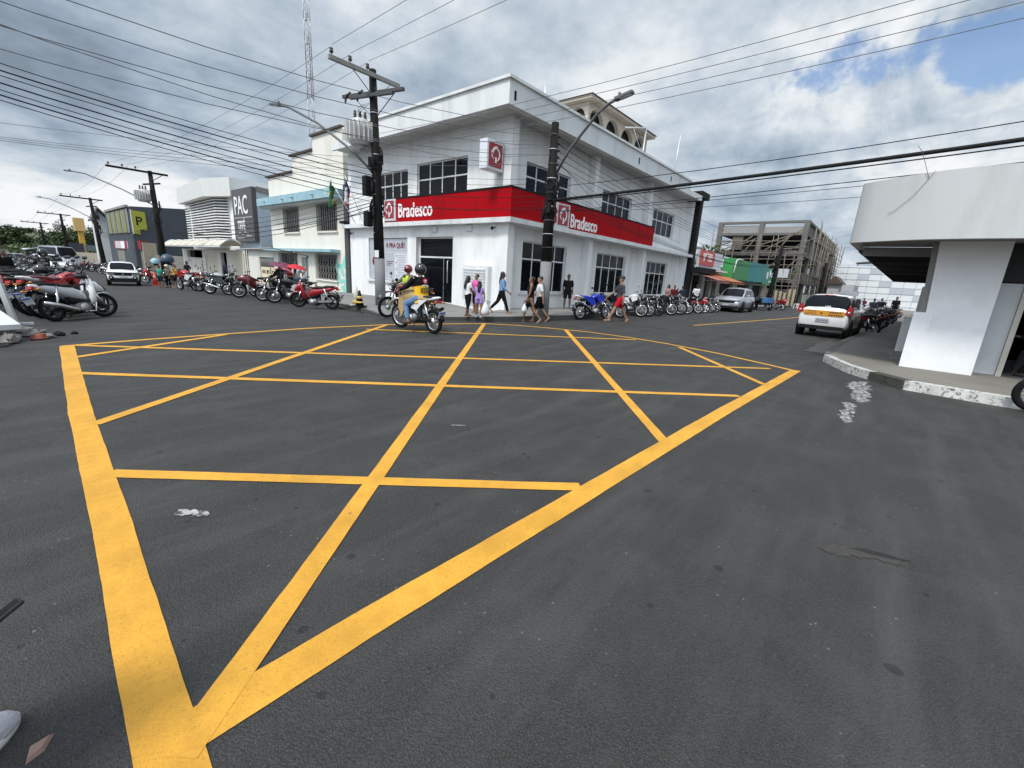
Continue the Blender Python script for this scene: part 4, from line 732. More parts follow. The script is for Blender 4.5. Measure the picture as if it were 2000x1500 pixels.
# ------------------------------------------------------------------ right-hand corner building
PIERW = M('rough_white_wall', (.80, .805, .81), .85, var=.07, scale=2.5, bump=.25, bscale=55, dirt=(.62, .62, .61), dscale=3.0, damt=.5)
FASC = M('grey_white_fascia', (.52, .52, .515), .8, var=.04, scale=1.5, bump=.05, bscale=20, dirt=(.38, .375, .36), dscale=1.3, damt=.8, streak=True)
cb = thing('corner_building', 'low white corner building with deep overhanging fascia and dark interior', 'building')
crv = [(14.2, .76), (12.6, .80), (11.42, .835), (11.30, .80), (11.12, .58), (10.93, .30), (10.76, .0), (10.64, -.28), (10.56, -.6), (10.51, -1.0), (10.49, -1.5), (10.48, -2.4), (10.48, -9)]
inn = [(x+.13, y-.06) if x < 11.4 else (x, y-.12) for x, y in crv]; b = MB()
for P_, (z0, z1) in ((crv, (2.50, 3.60)), (inn, (2.50, 3.60))): b.loft([[Vector((x, y, z0)) for x, y in P_], [Vector((x, y, z1)) for x, y in P_]], closed=False, cap=False)
for z in (2.50, 3.60): b.loft([[Vector((x, y, z)) for x, y in crv], [Vector((x, y, z)) for x, y in inn]], closed=False, cap=False, sm=False)
b.build('fascia', FASC, cb)
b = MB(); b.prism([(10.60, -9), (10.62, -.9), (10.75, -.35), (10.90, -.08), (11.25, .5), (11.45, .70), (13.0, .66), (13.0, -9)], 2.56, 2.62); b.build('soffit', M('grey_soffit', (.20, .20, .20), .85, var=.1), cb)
b = MB()
for k in range(54): b.prism([(13.05+k*.45, 2.42), (13.25+k*.45, 2.52), (13.5+k*.45, 2.42), (13.25+k*.45, 2.54)], -2.2, .72-.03*k*.45, 'y')
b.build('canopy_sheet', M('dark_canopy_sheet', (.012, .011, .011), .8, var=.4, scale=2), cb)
b = MB(); b.beam((13.0, .72, 2.5), (38, -.2, 2.5), .05, .12); b.build('canopy_rail', RUST, cb); b = MB(); b.box(12.95, 13.03, -2, .66, 2.36, 2.55); b.build('beam', M('grey_beam', (.26, .26, .26), .8), cb)
for x in (16, 19.5, 23): b = MB(); b.beam((x, .6-.035*(x-13), 2.38), (x, -2, 2.38), .06, .06); b.build('rafter', RUST, cb)
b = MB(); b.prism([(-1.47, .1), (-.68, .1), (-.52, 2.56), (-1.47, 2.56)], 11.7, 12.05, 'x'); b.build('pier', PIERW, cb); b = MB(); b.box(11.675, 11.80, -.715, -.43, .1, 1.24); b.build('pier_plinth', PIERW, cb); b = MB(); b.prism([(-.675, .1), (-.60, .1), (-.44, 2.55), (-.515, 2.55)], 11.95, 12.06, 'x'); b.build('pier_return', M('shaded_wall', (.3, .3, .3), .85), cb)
b = MB(); b.box(14.6, 15.5, -.95, -.40, .1, 1.0); b.build('low_wall', PIERW, cb); b = MB(); b.box(12.9, 14.3, -.85, -.3, .12, .2); b.build('ramp_slab', M('grey_slab', (.2, .195, .19), .9, var=.3), cb)
b = MB(); b.box(12.15, 12.2, -1.82, -1.475, .16, 1.86); b.build('jamb_board', M('grey_white_board', (.55, .56, .57), .6, var=.1, dirt=(.4, .4, .4)), cb); b = MB(); b.box(12.1, 12.21, -1.90, -1.825, .15, 1.88); b.build('jamb_trim', M('cream_trim', (.52, .49, .42), .6, var=.12), cb)
b = MB(); b.box(12.07, 12.3, -9, -1.472, 1.88, 2.55); b.build('lintel', M('dark_lintel', (.02, .02, .02), .8), cb)
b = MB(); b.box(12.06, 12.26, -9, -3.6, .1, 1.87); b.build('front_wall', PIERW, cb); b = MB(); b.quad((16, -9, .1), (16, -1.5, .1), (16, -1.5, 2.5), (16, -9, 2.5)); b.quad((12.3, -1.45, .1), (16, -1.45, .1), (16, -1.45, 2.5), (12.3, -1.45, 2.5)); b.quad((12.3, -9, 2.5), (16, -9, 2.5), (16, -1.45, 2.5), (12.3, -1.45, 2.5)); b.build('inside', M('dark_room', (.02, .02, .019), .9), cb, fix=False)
b = MB(); b.box(12.0, 16, -9, -1.5, .1, .153); b.build('floor', M('dull_floor', (.22, .215, .19), .7, var=.1), cb)
b = MB(); b.box(16, 60, -6, -2.3, .1, 2.6); b.build('rear_wing', M('rear_wing', (.25, .25, .24), .85, var=.3), cb)
b = MB(); b.tube([(10.66, -.16, 3.62), (10.70, -.10, 3.5), (10.76, .04, 3.25), (10.88, .25, 3.02), (10.93, .34, 2.98)], .0032, 5); b.tube([(10.7, -.1, 3.5), (10.72, .0, 3.75), (10.75, .08, 3.95), (10.7, .16, 4.05)], .004, 5); tag(b.build('loose_wire', M('red_wire', (.12, .07, .07), .6)), 'loose thin wire hanging down the white corner fascia', 'wire')
# white ribbed slab and rubble at the left edge
ws = thing('ribbed_slab', 'white ribbed sheet lying over rubble at the left kerb corner', 'sheet'); WR = M('white_ribbed', (.66, .68, .70), .55, var=.08, scale=3, dirt=(.40, .41, .42), dscale=2)
b = MB(); A_, B_, C_, D_ = Vector((.13, 10.35, .24)), Vector((-.9, 9.6, .30)), Vector((-1.5, 12.6, .62)), Vector((-.28, 12.7, .52))
for k in range(26):
    t0, t1 = k/26, (k+.86)/26; p = [A_.lerp(D_, t0), B_.lerp(C_, t0), B_.lerp(C_, t1), A_.lerp(D_, t1)]; u = Vector((0, 0, .03)); b.add([*p, *[q+u for q in p]], [(0,1,2,3), (4,5,6,7), (0,1,5,4), (1,2,6,5), (2,3,7,6), (3,0,4,7)])
dn = Vector((0, 0, -.05)); b.add([A_, B_, C_, D_, A_+dn, B_+dn, C_+dn, D_+dn], [(0,1,2,3), (4,5,6,7), (0,1,5,4), (1,2,6,5), (2,3,7,6), (3,0,4,7)]); b.build('sheet', WR, ws)
rg = random.Random(12); RUB = M('rubble', (.17, .16, .145), .9, var=.4, scale=6, bump=.5, bscale=15); REDB = M('red_brick', (.20, .055, .035), .9, var=.3)
for i, (x, y, s, m) in enumerate([(-.05, 10.2, .2, RUB), (.02, 10.42, .13, RUB), (-.3, 10.0, .25, RUB), (.3, 10.45, .12, REDB), (.42, 10.55, .1, RUB), (.22, 10.9, .14, RUB), (.55, 10.75, .09, BLK), (-.15, 9.9, .14, RUB), (.12, 11.4, .16, RUB), (.75, 10.9, .06, BLK), (.34, 11.2, .1, RUB)]):
    b = MB(); b.sph((0, 0, s*.3), (s, s*.8, s*.5), 7, 5, sm=False); o = b.build('rubble_chunk', m); o.location = (x, y, 0); o.rotation_euler = (0, 0, rg.random()*3)
    for v in o.data.vertices: v.co *= 1+rg.uniform(-.25, .2)
    tag(o, 'reddish broken brick by the white ribbed sheet' if m is REDB else ('black rubble lump at the kerb near the yellow corner' if m is BLK else 'grey rubble chunk under the edge of the white ribbed sheet'), 'rubble', 'rubble at the left kerb corner')
b = MB(); b.beam((.1, 12.35, 0), (-.02, 12.45, 1.0), .05, .09); b.bx((.08, 12.4, .03), (.5, .12, .05)); tag(b.build('steel_stand', M('galvanised', (.42, .43, .43), .5, var=.15)), 'grey flat steel post with a foot bar in front of the parked scooters', 'stand')
# ------------------------------------------------------------------ poles, lamps, wires
POLE = M('tarred_pole', (.010, .0092, .0088), .9, spec=.2, var=.5, scale=5, bump=.4, bscale=14, dirt=(.035, .032, .029), dscale=2.5, damt=.6, streak=True)
POLEG = M('grey_pole_base', (.20, .20, .205), .8, var=.15, scale=4, dirt=(.11, .11, .11), dscale=3, damt=.5)
ARMG = M('grey_crossarm', (.24, .235, .22), .85, var=.25, scale=4); PORC = M('brown_insulator', (.05, .035, .03), .35); LAMPM = M('lamp_grey', (.10, .102, .105), .5); TRF = M('transformer_grey', (.60, .60, .585), .5, var=.08, dirt=(.36, .26, .22), dscale=2, damt=.4)
CAB = M('cable_black', (.010, .010, .011), .7, var=.1, spec=.2); CABG = M('cable_grey', (.10, .10, .105), .5, var=.1)
def arm(parent, c, d, L0, L1, w=.09, h=.11, mat=None, name='crossarm', ins=()):
    c = Vector(c); d = Vector(d).normalized(); b = MB(); b.beam(c-d*L0, c+d*L1, w, h); a = b.build(name, mat or ARMG, parent); bevel_obj(a, .008)
    for u in ins:
        p = c+d*u; b = MB(); b.tube([p+Vector((0, 0, h/2)), p+Vector((0, 0, h/2+.08))], .015, 6); b.tube([p+Vector((0, 0, h/2+.06+i*.035)) for i in range(5)], [.05, .065, .04, .06, .03], 8); b.build('insulator', PORC, a)
    return a
def lamp_arm(parent, pts, head_dir):
    b = MB(); b.tube(pts, .042, 7); la = b.build('lamp_arm', LAMPM, parent); p = Vector(pts[-1]); d = Vector(head_dir).normalized(); b = MB()
    b.beam(p-d*.12, p+d*.42, .19, .09); h = b.build('lamp_head', LAMPM, la); bevel_obj(h, .02); b = MB(); b.beam(p+d*.05+Vector((0, 0, -.05)), p+d*.38+Vector((0, 0, -.05)), .14, .015); b.build('lens', M('lamp_lens', (.5, .5, .48), .2), la)
    b = MB(); b.cyl(p+Vector((0, 0, .09)), (0, 0, 1), .04, .09, 8); b.build('photocell', LAMPM, la); return la
def clutter(parent, base, z0, z1, n, seed, s=.13):
    rg = random.Random(seed)
    for k in range(n):
        z = rg.uniform(z0, z1); a = rg.uniform(0, 6.28); r = .18; b = MB(); c = Vector((base[0]+r*math.cos(a), base[1]+r*math.sin(a), z))
        if k % 3 == 0: b.torus(c, (math.cos(a), math.sin(a), .2), s*.9, .014, 14, 5); b.torus(c, (math.cos(a+.3), math.sin(a), .3), s*1.1, .012, 14, 5); b.build('cable_coil', CAB, parent)
        elif k % 3 == 1: b.bx(c, (s*1.1, s*.9, s*2), 0, Matrix.Rotation(a, 3, 'Z')); bevel_obj(b.build('splice_box', CAB, parent), .01)
        else: b.tube([c+Vector((0, 0, s*1.6)), c, c+Vector((rg.uniform(-.1, .1), rg.uniform(-.1, .1), -s*1.6))], [.04, .055, .02], 6); b.build('cable_clamp', CAB, parent)
def transformer(parent, c, s=1.0, face=(-.8, .6, 0)):
    c = Vector(c); b = MB(); b.tube([c+Vector((0, 0, z*s)) for z in (-.36, -.34, .30, .36)], [.2*s, .30*s, .30*s, .22*s], 16); t = b.build('transformer', TRF, parent)
    for k in range(20):
        a = k/20*6.283; b = MB() if k == 0 else b; d = Vector((math.cos(a), math.sin(a), 0)); b.bx(c+d*.37*s, (.17*s, .022*s, .52*s), 0, Matrix.Rotation(a, 3, 'Z'))
    b.build('cooling_fins', TRF, t)
    for k in (-1, 0, 1):
        b = MB(); p = c+Vector((.13*k*s, -.06*k*s, .36*s)); b.tube([p+Vector((0, 0, i*.04*s)) for i in range(7)], [.045*s, .06*s, .035*s, .055*s, .03*s, .045*s, .015*s], 7); b.build('bushing', PORC, t)
    return t
# pole at the bank corner, left street
p1 = thing('utility_pole', 'dark utility pole with ribbed grey transformer and paper notice at the bank corner', 'utility pole', (0, 0, 0), group='utility poles')
B = MB(); B.tube([(8.98, 13.98, .02), (8.98, 14.01, 1.75)], [.185, .178], 14); B.build('painted_foot', POLEG, p1)
B = MB(); B.tube([(8.98, 14.01, 1.752), (8.99, 14.1, 4), (9.0, 14.25, 7.66)], [.18, .155, .115], 12); B.build('pole', POLE, p1)
B = MB(); B.bx((8.815, 13.92, 1.9), (.02, .16, .24), 0, Matrix.Rotation(R_(28), 3, 'Z')); B.build('paper_notice', M('white_paper', (.72, .72, .70), .7, var=.04), p1)
arm(p1, (8.98, 14.1, 7.45), (1, 0, 0), 1.55, .95, .1, .13, ARMG, ins=(-1.45, -.85, -.25)); arm(p1, (8.98, 14.36, 7.0), (.25, -1, -.02), 1.25, 1.4, .11, .1, DGRY, ins=()); arm(p1, (8.85, 14.1, 6.86), (.25, -1, -.02), .95, .9, .1, .1, DGRY)
for a, b_ in (((8.98, 14.12, 6.8), (8.2, 14.1, 7.4)), ((8.98, 14.12, 6.8), (9.6, 14.1, 7.4)), ((9.0, 14.2, 6.2), (8.8, 15.0, 6.9)), ((9.0, 14.2, 6.2), (9.2, 13.3, 6.9))): B = MB(); B.beam(a, b_, .03, .012); B.build('brace', LAMPM, p1)
for k in range(3):
    B = MB(); q = Vector((8.75+.13*k, 15.2-.55*k, 7.12)); B.tube([q, q+Vector((-.10, .12, -.10)), q+Vector((-.12, .16, -.34))], [.035, .04, .03], 6); B.build('fuse_cutout', PORC, p1)
transformer(p1, (8.72, 14.6, 5.78), 1.12); B = MB(); B.bx((8.85, 14.4, 5.28), (.3, .5, .07)); B.build('bracket', LAMPM, p1)
lamp_arm(p1, [(8.93, 14.3, 4.62), (8.7, 15.2, 5.35), (8.4, 16.9, 6.35), (8.0, 18.3, 7.0), (7.85, 18.75, 7.1)], (-.3, 1, .12)); clutter(p1, (8.95, 14.05), 3.1, 5.2, 17, 1, .15)
for k in range(10): B = MB(); B.torus((8.985, 14.06+.03*(2.6+k*.42-2), 2.6+k*.42), (0, .03, 1), .165-.004*k, .014, 14, 5); B.build('band', LAMPM if k % 3 else SILV, p1)
B = MB(); B.bx((8.72, 14.25, 3.05), (.24, .26, .5)); bevel_obj(B.build('terminal_box', BLK, p1), .03); B = MB(); B.bx((8.68, 14.2, 4.1), (.26, .24, .62)); bevel_obj(B.build('terminal_box', BLK, p1), .02)
for k in range(3):
    B = MB(); B.tube([(8.72, 14.35-.2*k, 6.6), (8.6, 14.5, 6.5-.1*k), (8.62+.1*k, 14.6, 6.35)], .008, 4); B.build('jumper_wire', CAB, p1)
# pole at the kerb before the right facade
p2 = thing('utility_pole', 'armless dark utility pole with grey painted foot in front of the bank windows', 'utility pole', (0, 0, 0), group='utility poles')
B = MB(); B.tube([(11.98, 8.84, .0), (11.98, 8.86, 1.95)], [.19, .182], 14); B.build('painted_foot', POLEG, p2); B = MB(); B.tube([(11.98, 8.86, 1.952), (11.99, 8.9, 4), (12.0, 8.92, 6.1)], [.185, .15, .115], 12); B.build('pole', POLE, p2)
lamp_arm(p2, [(12.05, 8.86, 4.55), (12.06, 8.35, 5.3), (12.1, 7.5, 6.15), (12.1, 7.15, 6.35), (12.1, 6.85, 6.43)], (.02, -1, .18)); clutter(p2, (11.98, 8.88), 2.7, 4.4, 16, 2, .15)
for k in range(5): B = MB(); q = Vector((12.14, 8.86, 5.75-k*.2)); B.tube([q+Vector((-.05, 0, 0)), q+Vector((.06, 0, 0)), q+Vector((.1, 0, 0))], [.03, .05, .03], 7); B.build('insulator', PORC, p2)
for k in range(9): B = MB(); B.torus((11.99, 8.87+.008*k, 2.4+k*.42), (0, .02, 1), .175-.006*k, .013, 14, 5); B.build('band', SILV if k % 2 else LAMPM, p2)
# poles down the left street
def far_pole(x, y, top, label, lean, tr, lamp, seed, bz=None):
    z0 = gh(x, y)-.2; t = thing('utility_pole', label, 'utility pole', (0, 0, 0), group='utility poles'); tx, ty = x+lean[0], y+lean[1]
    B = MB(); B.tube([(x, y, z0), (x+lean[0]*.5, y+lean[1]*.5, (z0+top)/2), (tx, ty, top)], [.25, .19, .13], 9); B.build('pole', POLE, t)
    arm(t, (tx, ty-.12, top-.12), (1, 0, 0), 2.35, 1.0, .1, .13, POLE, ins=(-2.2, -1.5, -.8)); arm(t, (tx, ty, top-.85), (.3, -1, 0), 1.0, 1.0, .1, .1, POLE)
    B = MB(); B.beam((tx, ty-.1, top-.7), (tx+.7, ty-.1, top-.15), .04, .04); B.build('brace', POLE, t)
    if tr: transformer(t, (tx-.5, ty+.2, top-1.7), 1.15)
    if lamp: lamp_arm(t, [(x-.1, y+.4, top-2.3), (x-1.4, y+2.5, top-1.3), (x-2.9, y+5, top-.35), (x-3.6, y+6, top-.2)], (-.5, .8, .05))
    clutter(t, (x, y), top-4.0, top-1.5, 9, seed, .2); return t
far_pole(8.2, 40.8, 7.05, 'dark utility pole with pale transformer in front of the slate building', (.0, .7), True, True, 3)
far_pole(8.0, 66.5, 6.8, 'bare dark utility pole in front of the white gabled house', (-.1, 1.6), False, True, 4)
far_pole(7.3, 92, 6.05, 'utility pole with transformer beside the far yard wall fence', (.0, .4), True, False, 5)
far_pole(6.4, 115, 5.4, 'farthest utility pole against the green hill', (.0, .5), False, False, 6)
# poles on the right street
def slim_pole(x, y, top, label, lean=(0, 0)):
    t = thing('utility_pole', label, 'utility pole', (0, 0, 0), group='utility poles'); B = MB(); B.tube([(x, y, -.6), (x+lean[0], y+lean[1], top)], [.24, .15], 9); B.build('pole', POLE, t); clutter(t, (x+lean[0]*.6, y+lean[1]*.6), top-3.5, top-.6, 12, int(x), .2); return t
r1 = slim_pole(47, 8.6, 5.4, 'dark utility pole hung with cables in front of the teal fascia', (.6, -.2)); r2 = slim_pole(66, 6.6, 5.0, 'dark pole by the far end of the concrete frame'); 
lamp_arm(r1, [(47.5, 8.4, 4.6), (47.5, 7, 5.6), (47.6, 6.2, 6.0)], (0, -1, .1))
# radio mast
ms = thing('radio_mast', 'slim red and white lattice radio mast rising behind the cream house', 'mast', (0, 0, 0)); MR = M('mast_red', (.20, .13, .125), .6); MW = M('mast_white', (.52, .53, .54), .6)
mx, my = 30, 61.8
for s_ in range(16):
    z0, z1 = 2+s_*2.2, 4.2+s_*2.2; B = MB(); w = .42
    C3 = [(mx+w*math.cos(a), my+w*math.sin(a)) for a in (.3, 2.4, 4.5)]
    for i in range(3):
        a, c = C3[i], C3[(i+1) % 3]; B.tube([(a[0], a[1], z0), (a[0], a[1], z1)], .045, 4)
        for q in range(3): h0 = z0+(z1-z0)*q/3; B.tube([(a[0], a[1], h0), (c[0], c[1], h0+(z1-z0)/3)], .022, 3)
    B.build('mast_section', MR if (s_//3) % 2 else MW, ms)
for z in (28, 30.5, 24): B = MB(); B.bx((mx-.5, my-.7, z), (.3, .3, .8)); B.build('antenna', MW, ms)
# ---- wires
def cable(a, b, sag, r, label, group, mat=None, n=14, mid=None):
    a, b = Vector(a), Vector(b); pts = []
    for i in range(n+1):
        t = i/n; p = a.lerp(b, t); p.z -= sag*4*t*(1-t); pts.append(p)
    B = MB(); B.tube(pts, r*(.50 if r < .04 else .8), 5, cap=False); tag(B.build('overhead_cable', mat or CAB, fix=False), label, 'cable', group)
def bundle(specs, label, group, mat=None):
    for s_ in specs: cable(*s_, label, group, mat)
g = 'power lines from the bank corner pole to the pole by the slate building'
bundle([((7.5, 14.1, 7.72), (5.95, 41.4, 7.1), .5, .012), ((8.1, 14.1, 7.72), (6.7, 41.4, 7.1), .55, .012), ((8.7, 14.1, 7.72), (7.4, 41.4, 7.1), .6, .012)], 'thin power line running from the bank corner pole to the pole by the slate building', g, CABG)
bundle([((5.95, 41.4, 7.1), (5.6, 67.9, 6.85), .6, .014), ((7.0, 41.4, 7.1), (6.6, 67.9, 6.85), .6, .014), ((5.6, 67.9, 6.85), (5.2, 92, 6.1), .5, .016), ((6.6, 67.9, 6.85), (6.2, 92, 6.1), .5, .016), ((5.2, 92, 6.1), (4.3, 115, 5.4), .5, .02), ((6.2, 92, 6.1), (5.3, 115, 5.4), .5, .02)], 'thin power line between the far poles of the left street', 'power lines between the far left poles', CABG)
bundle([((7.5, 14.0, 7.75), (6.3, -14, 7.5), .15, .012), ((8.1, 14.0, 7.75), (7.2, -14, 7.6), .2, .012), ((8.7, 14.0, 7.75), (8.2, -14, 7.7), .25, .012)], 'thin power line from the bank corner pole out over the top of the photo', 'power lines crossing above the junction', CABG)
bundle([((12, 8.92, 6.0-.27*k), (-14, 9.6+.15*k, 7.0-.2*k), 1.75+.02*k, .013) for k in range(4)]+[((12, 8.92, 4.85), (-14, 9.0, 7.6), 2.0, .012)], 'thin line from the top of the kerb pole up across the left sky', 'lines from the kerb pole across the left sky', CABG)
bundle([((8.95, 14.1, 3.6+.17*k), (-13, 10.4+.12*(k % 3), 6.0+.10*(k % 4)), .60+.05*((k*5) % 4), .016+.010*(k % 2)) for k in range(7)], 'black service cable sweeping from the bank corner pole to the left edge', 'service cables sweeping left from the bank corner pole')
bundle([((8.95, 14.1, 4.4+.2*k), (-12, 19+1.5*k, 4.0+.25*k), .5+.1*(k % 3), .011) for k in range(4)], 'near-level thin cable from the bank corner pole to the left edge', 'near-level cables to the left edge', CABG)
bundle([((8.95, 14.1, 3.35+.1*k), (8.2, 40.9, 3.1+.12*k), .55+.12*((k*3) % 4), .026 if k < 4 else .012) for k in range(8)], 'thick black cable drooping along the left street past the cream house', 'cable bundle along the left street')
bundle([((8.2, 40.9, 3.1+.15*k), (8.0, 66.5, 2.9+.15*k), .5, .03) for k in range(4)], 'black cable drooping in front of the slate building', 'cable bundle along the far left street')
bundle([((8.2, 40.9, 4.4+.3*k), (9+3.2, 55+4*k, 3.5+.4*k), .35, .014) for k in range(4)], 'thin drop wire from the slate building pole to a house', 'drop wires by the slate building')
bundle([((9.0, 14.0, 3.55+.16*k), (11.95, 8.95, 3.6+.13*k), .10+.04*((k*7) % 4), .022 if k in (0, 3) else .011) for k in range(8)], 'black cable strung between the two poles across the red bank sign', 'cables between the two bank poles')
bundle([((9.0, 14.05, 4.9+.25*k), (12.0, 8.9, 5.0+.22*k), .12, .010) for k in range(4)], 'thin wire strung between the two poles under the eaves', 'thin wires between the two bank poles', CABG)
cable((11.98, 8.85, 3.85), (11.2, -13, 5.0), .19, .05, 'thickest black cable from the kerb pole to the right edge of the photo', 'heavy cables to the right'); cable((11.98, 8.85, 3.80), (11.3, -13, 4.95), .23, .025, 'black cable twisted close below the thickest cable', 'heavy cables to the right')
bundle([((11.98, 8.85, 4.25), (11.0, -13, 5.6), .42, .018), ((11.98, 8.85, 3.5), (11.0, -13, 4.6), .2, .018), ((11.98, 8.85, 3.48), (11.2, -13, 4.45), .22, .012), ((11.98, 8.85, 3.55), (11.4, -13, 4.75), .6, .010)], 'thinner black cable from the kerb pole to the right edge', 'thinner cables to the right')
bundle([((9.0, 14.05, 5.75-.17*k), (11.3, -13, 7.3-.25*k), .45, .012) for k in range(4)], 'pale power line from the bank corner pole crossing before the bank to the upper right', 'power lines crossing to the upper right', CABG)
bundle([((12.1, 8.88, 5.75-.2*k), (47.6, 8.4, 5.1-.2*k), .55+.08*((k*3) % 4), .016) for k in range(5)], 'black line running from the kerb pole along the right bank facade', 'lines along the right bank facade')
bundle([((12.1, 8.88, 3.9+.12*k), (47.5, 8.45, 3.5+.12*k), .7+.1*k, .02 if k == 1 else .012) for k in range(5)], 'low black cable drooping along the right bank facade', 'low cables along the right bank facade')
bundle([((12.1, 8.88, 5.1), (20.5, 10.4, 3.9), .1, .016), ((12.1, 8.88, 5.0), (28.5, 10.7, 4.0), .25, .014)], 'drop wire from the kerb pole to the bank wall', 'drop wires to the bank')
bundle([((47.6, 8.4, 4.9-.25*k), (66, 6.6, 4.8-.25*k), .4, .02) for k in range(5)], 'cable along the front of the concrete frame', 'cables along the concrete frame')
bundle([((66, 6.6, 4.8-.3*k), (100, 3, 4.2-.3*k), .4, .022) for k in range(5)], 'far cable hanging before the white panelled building', 'cables before the white panelled building')
bundle([((47.6, 8.4, 5.2), (22, -3, 5.4), .3, .012), ((47.6, 8.4, 5.0), (24, -3, 5.0), .35, .012), ((47.6, 8.4, 4.7), (27, -3, 4.8), .4, .012), ((47.6, 8.4, 4.5), (20, -3, 4.6), .4, .012)], 'thin wire crossing the right street high up', 'wires crossing the right street', CABG)
# flags on the bank ledge
def flag(base, tip, label, cols, w, drop, seed):
    t = thing('flag', label, 'flag', (0, 0, 0)); B = MB(); B.tube([base, tip], .022, 6); B.build('pole', SILV, t); rg = random.Random(seed); tip = Vector(tip); d = (Vector(base)-tip).normalized(); B = MB(); n, m = 8, 12; vs = []
    for j in range(m+1):
        for i in range(n+1):
            u, v = i/n, j/m; p = tip+d*(.1+u*.5)+Vector((0, 0, -1))*drop*v*(1-.25*u)+Vector((.10*math.sin(u*9+v*3), w*(.25+.75*v)*u+.05*math.sin(u*12+v*4), 0)); vs.append(p)
    for j in range(m):
        for i in range(n): q = j*(n+1)+i; B.add([vs[q], vs[q+1], vs[q+n+2], vs[q+n+1]], [(0,1,2,3)], cols(i/n, j/m), True)
    B.build('cloth', [M('flag_green', (.012, .13, .055), .8), M('flag_yellow', (.60, .48, .03), .8), M('flag_blue', (.03, .04, .17), .8), M('flag_white', (.70, .70, .70), .8), M('flag_red', (.42, .03, .04), .8)], t, fix=False)
flag((12.1, 20.9, 3.45), (11.2, 21.75, 5.55), 'green flag with yellow middle drooping from a slanted pole on the bank ledge', lambda u, v: (1 if abs(u-.5)+abs(v-.5) < .34 else 0) if abs(u-.5)+abs(v-.5) > .13 else 2, .55, 1.15, 1)
flag((12.1, 20.2, 3.45), (11.5, 20.75, 5.6), 'white, red and blue flag drooping from the second slanted pole on the bank ledge', lambda u, v: 2 if v < .3 else (3 if u < .6 else 4), .3, 1.1, 2)
# ------------------------------------------------------------------ motorcycles
TYRE = M('tyre_rubber', (.008, .008, .008), .9, spec=.2, var=.3, scale=20); RIMA = M('rim_alloy', (.55, .56, .57), .3, metal=.6, var=.05); RIMB = M('rim_dark', (.05, .05, .052), .45, metal=.3); CHR = M('chrome', (.60, .60, .60), .15, metal=.95, var=.04)
FRM = M('bike_frame_black', (.010, .010, .010), .55, spec=.3, var=.2); ENG = M('engine_grey', (.14, .14, .145), .5, metal=.4, var=.3, scale=12); ENGS = M('engine_silver', (.38, .38, .38), .4, metal=.5, var=.2, scale=10); SEATM = M('seat_vinyl', (.011, .0105, .0105), .6, spec=.3, var=.25); GLL = M('lamp_glass', (.55, .56, .58), .12, var=.1); TAILR = M('tail_lens', (.35, .01, .012), .2, var=.1); PLT = M('plate_grey', (.40, .41, .44), .5, var=.1); PLB = M('plate_blue_band', (.05, .10, .36), .5); MIR = M('mirror_black', (.02, .02, .02), .4)
PAINT = {k: M('paint_'+k, c, .22, var=.06, coat=.5) for k, c in dict(black=(.007, .007, .008), red=(.34, .012, .018), wine=(.12, .008, .014), white=(.68, .68, .68), blue=(.012, .035, .36), silver=(.36, .37, .39), grey=(.10, .105, .11), orange=(.46, .12, .02), pearl=(.52, .53, .55)).items()}
def wheel(R, r, spokes, nm, parent, x, z, rim=RIMA, hub=.05):
    B = MB(); B.torus((x, 0, z), (0, 1, 0), R-r, r, 28, 9, flat=.95); w = B.build(nm, TYRE, parent); B = MB(); q = R-1.9*r; B.torus((x, 0, z), (0, 1, 0), q, .016, 26, 6, flat=1.6); B.cyl((x, 0, z), (0, 1, 0), hub, .13, 12); B.cyl((x, .055, z), (0, 1, 0), hub*1.7, .012, 14)
    if spokes > 6:
        for k in range(spokes): a = 6.283*k/spokes; s_ = .04*(1 if k % 2 else -1); B.tube([(x+hub*math.cos(a+.5), s_, z+hub*math.sin(a+.5)), (x+q*math.cos(a), 0, z+q*math.sin(a))], .0042, 3)
    else:
        for k in range(spokes): a = 6.283*k/spokes; B.beam((x+hub*math.cos(a), 0, z+hub*math.sin(a)), (x+q*math.cos(a), 0, z+q*math.sin(a)), .03, .035)
    B.build('rim', rim, w); return w
def fender(B, cx, cz, R, a0, a1, w, th=.008, n=10, sag=.25, mi=0):
    rings = []
    for i in range(n+1):
        a = R_(a0+(a1-a0)*i/n); d = Vector((math.cos(a), 0, math.sin(a))); ww = w*(.55+.45*math.sin(math.pi*(.12+.76*i/n))); rings.append([Vector((cx, y, cz))+d*(R-sag*abs(y/ww)**2*ww if ww else R) for y in (-ww, -ww*.6, 0, ww*.6, ww)]+[Vector((cx, y, cz))+d*(R-th-sag*abs(y/ww)**2*ww) for y in (ww, ww*.6, 0, -ww*.6, -ww)])
    B.loft(rings, mi)
def shell(B, secs, mi=0, n=10, p=.75):     # secs: (x, z, half width, half height) superellipse rings along x
    rings = []
    for x, z, w, h in secs:
        rings.append([Vector((x, w*math.copysign(abs(math.cos(a))**p, math.cos(a)), z+h*math.copysign(abs(math.sin(a))**p, math.sin(a)))) for a in [6.283*k/n for k in range(n)]])
    B.loft(rings, mi)
PROTO = {}
STEER = {'front_wheel', 'fork', 'front_fender', 'handlebar', 'headlight', 'mirror', 'front_cowl'}
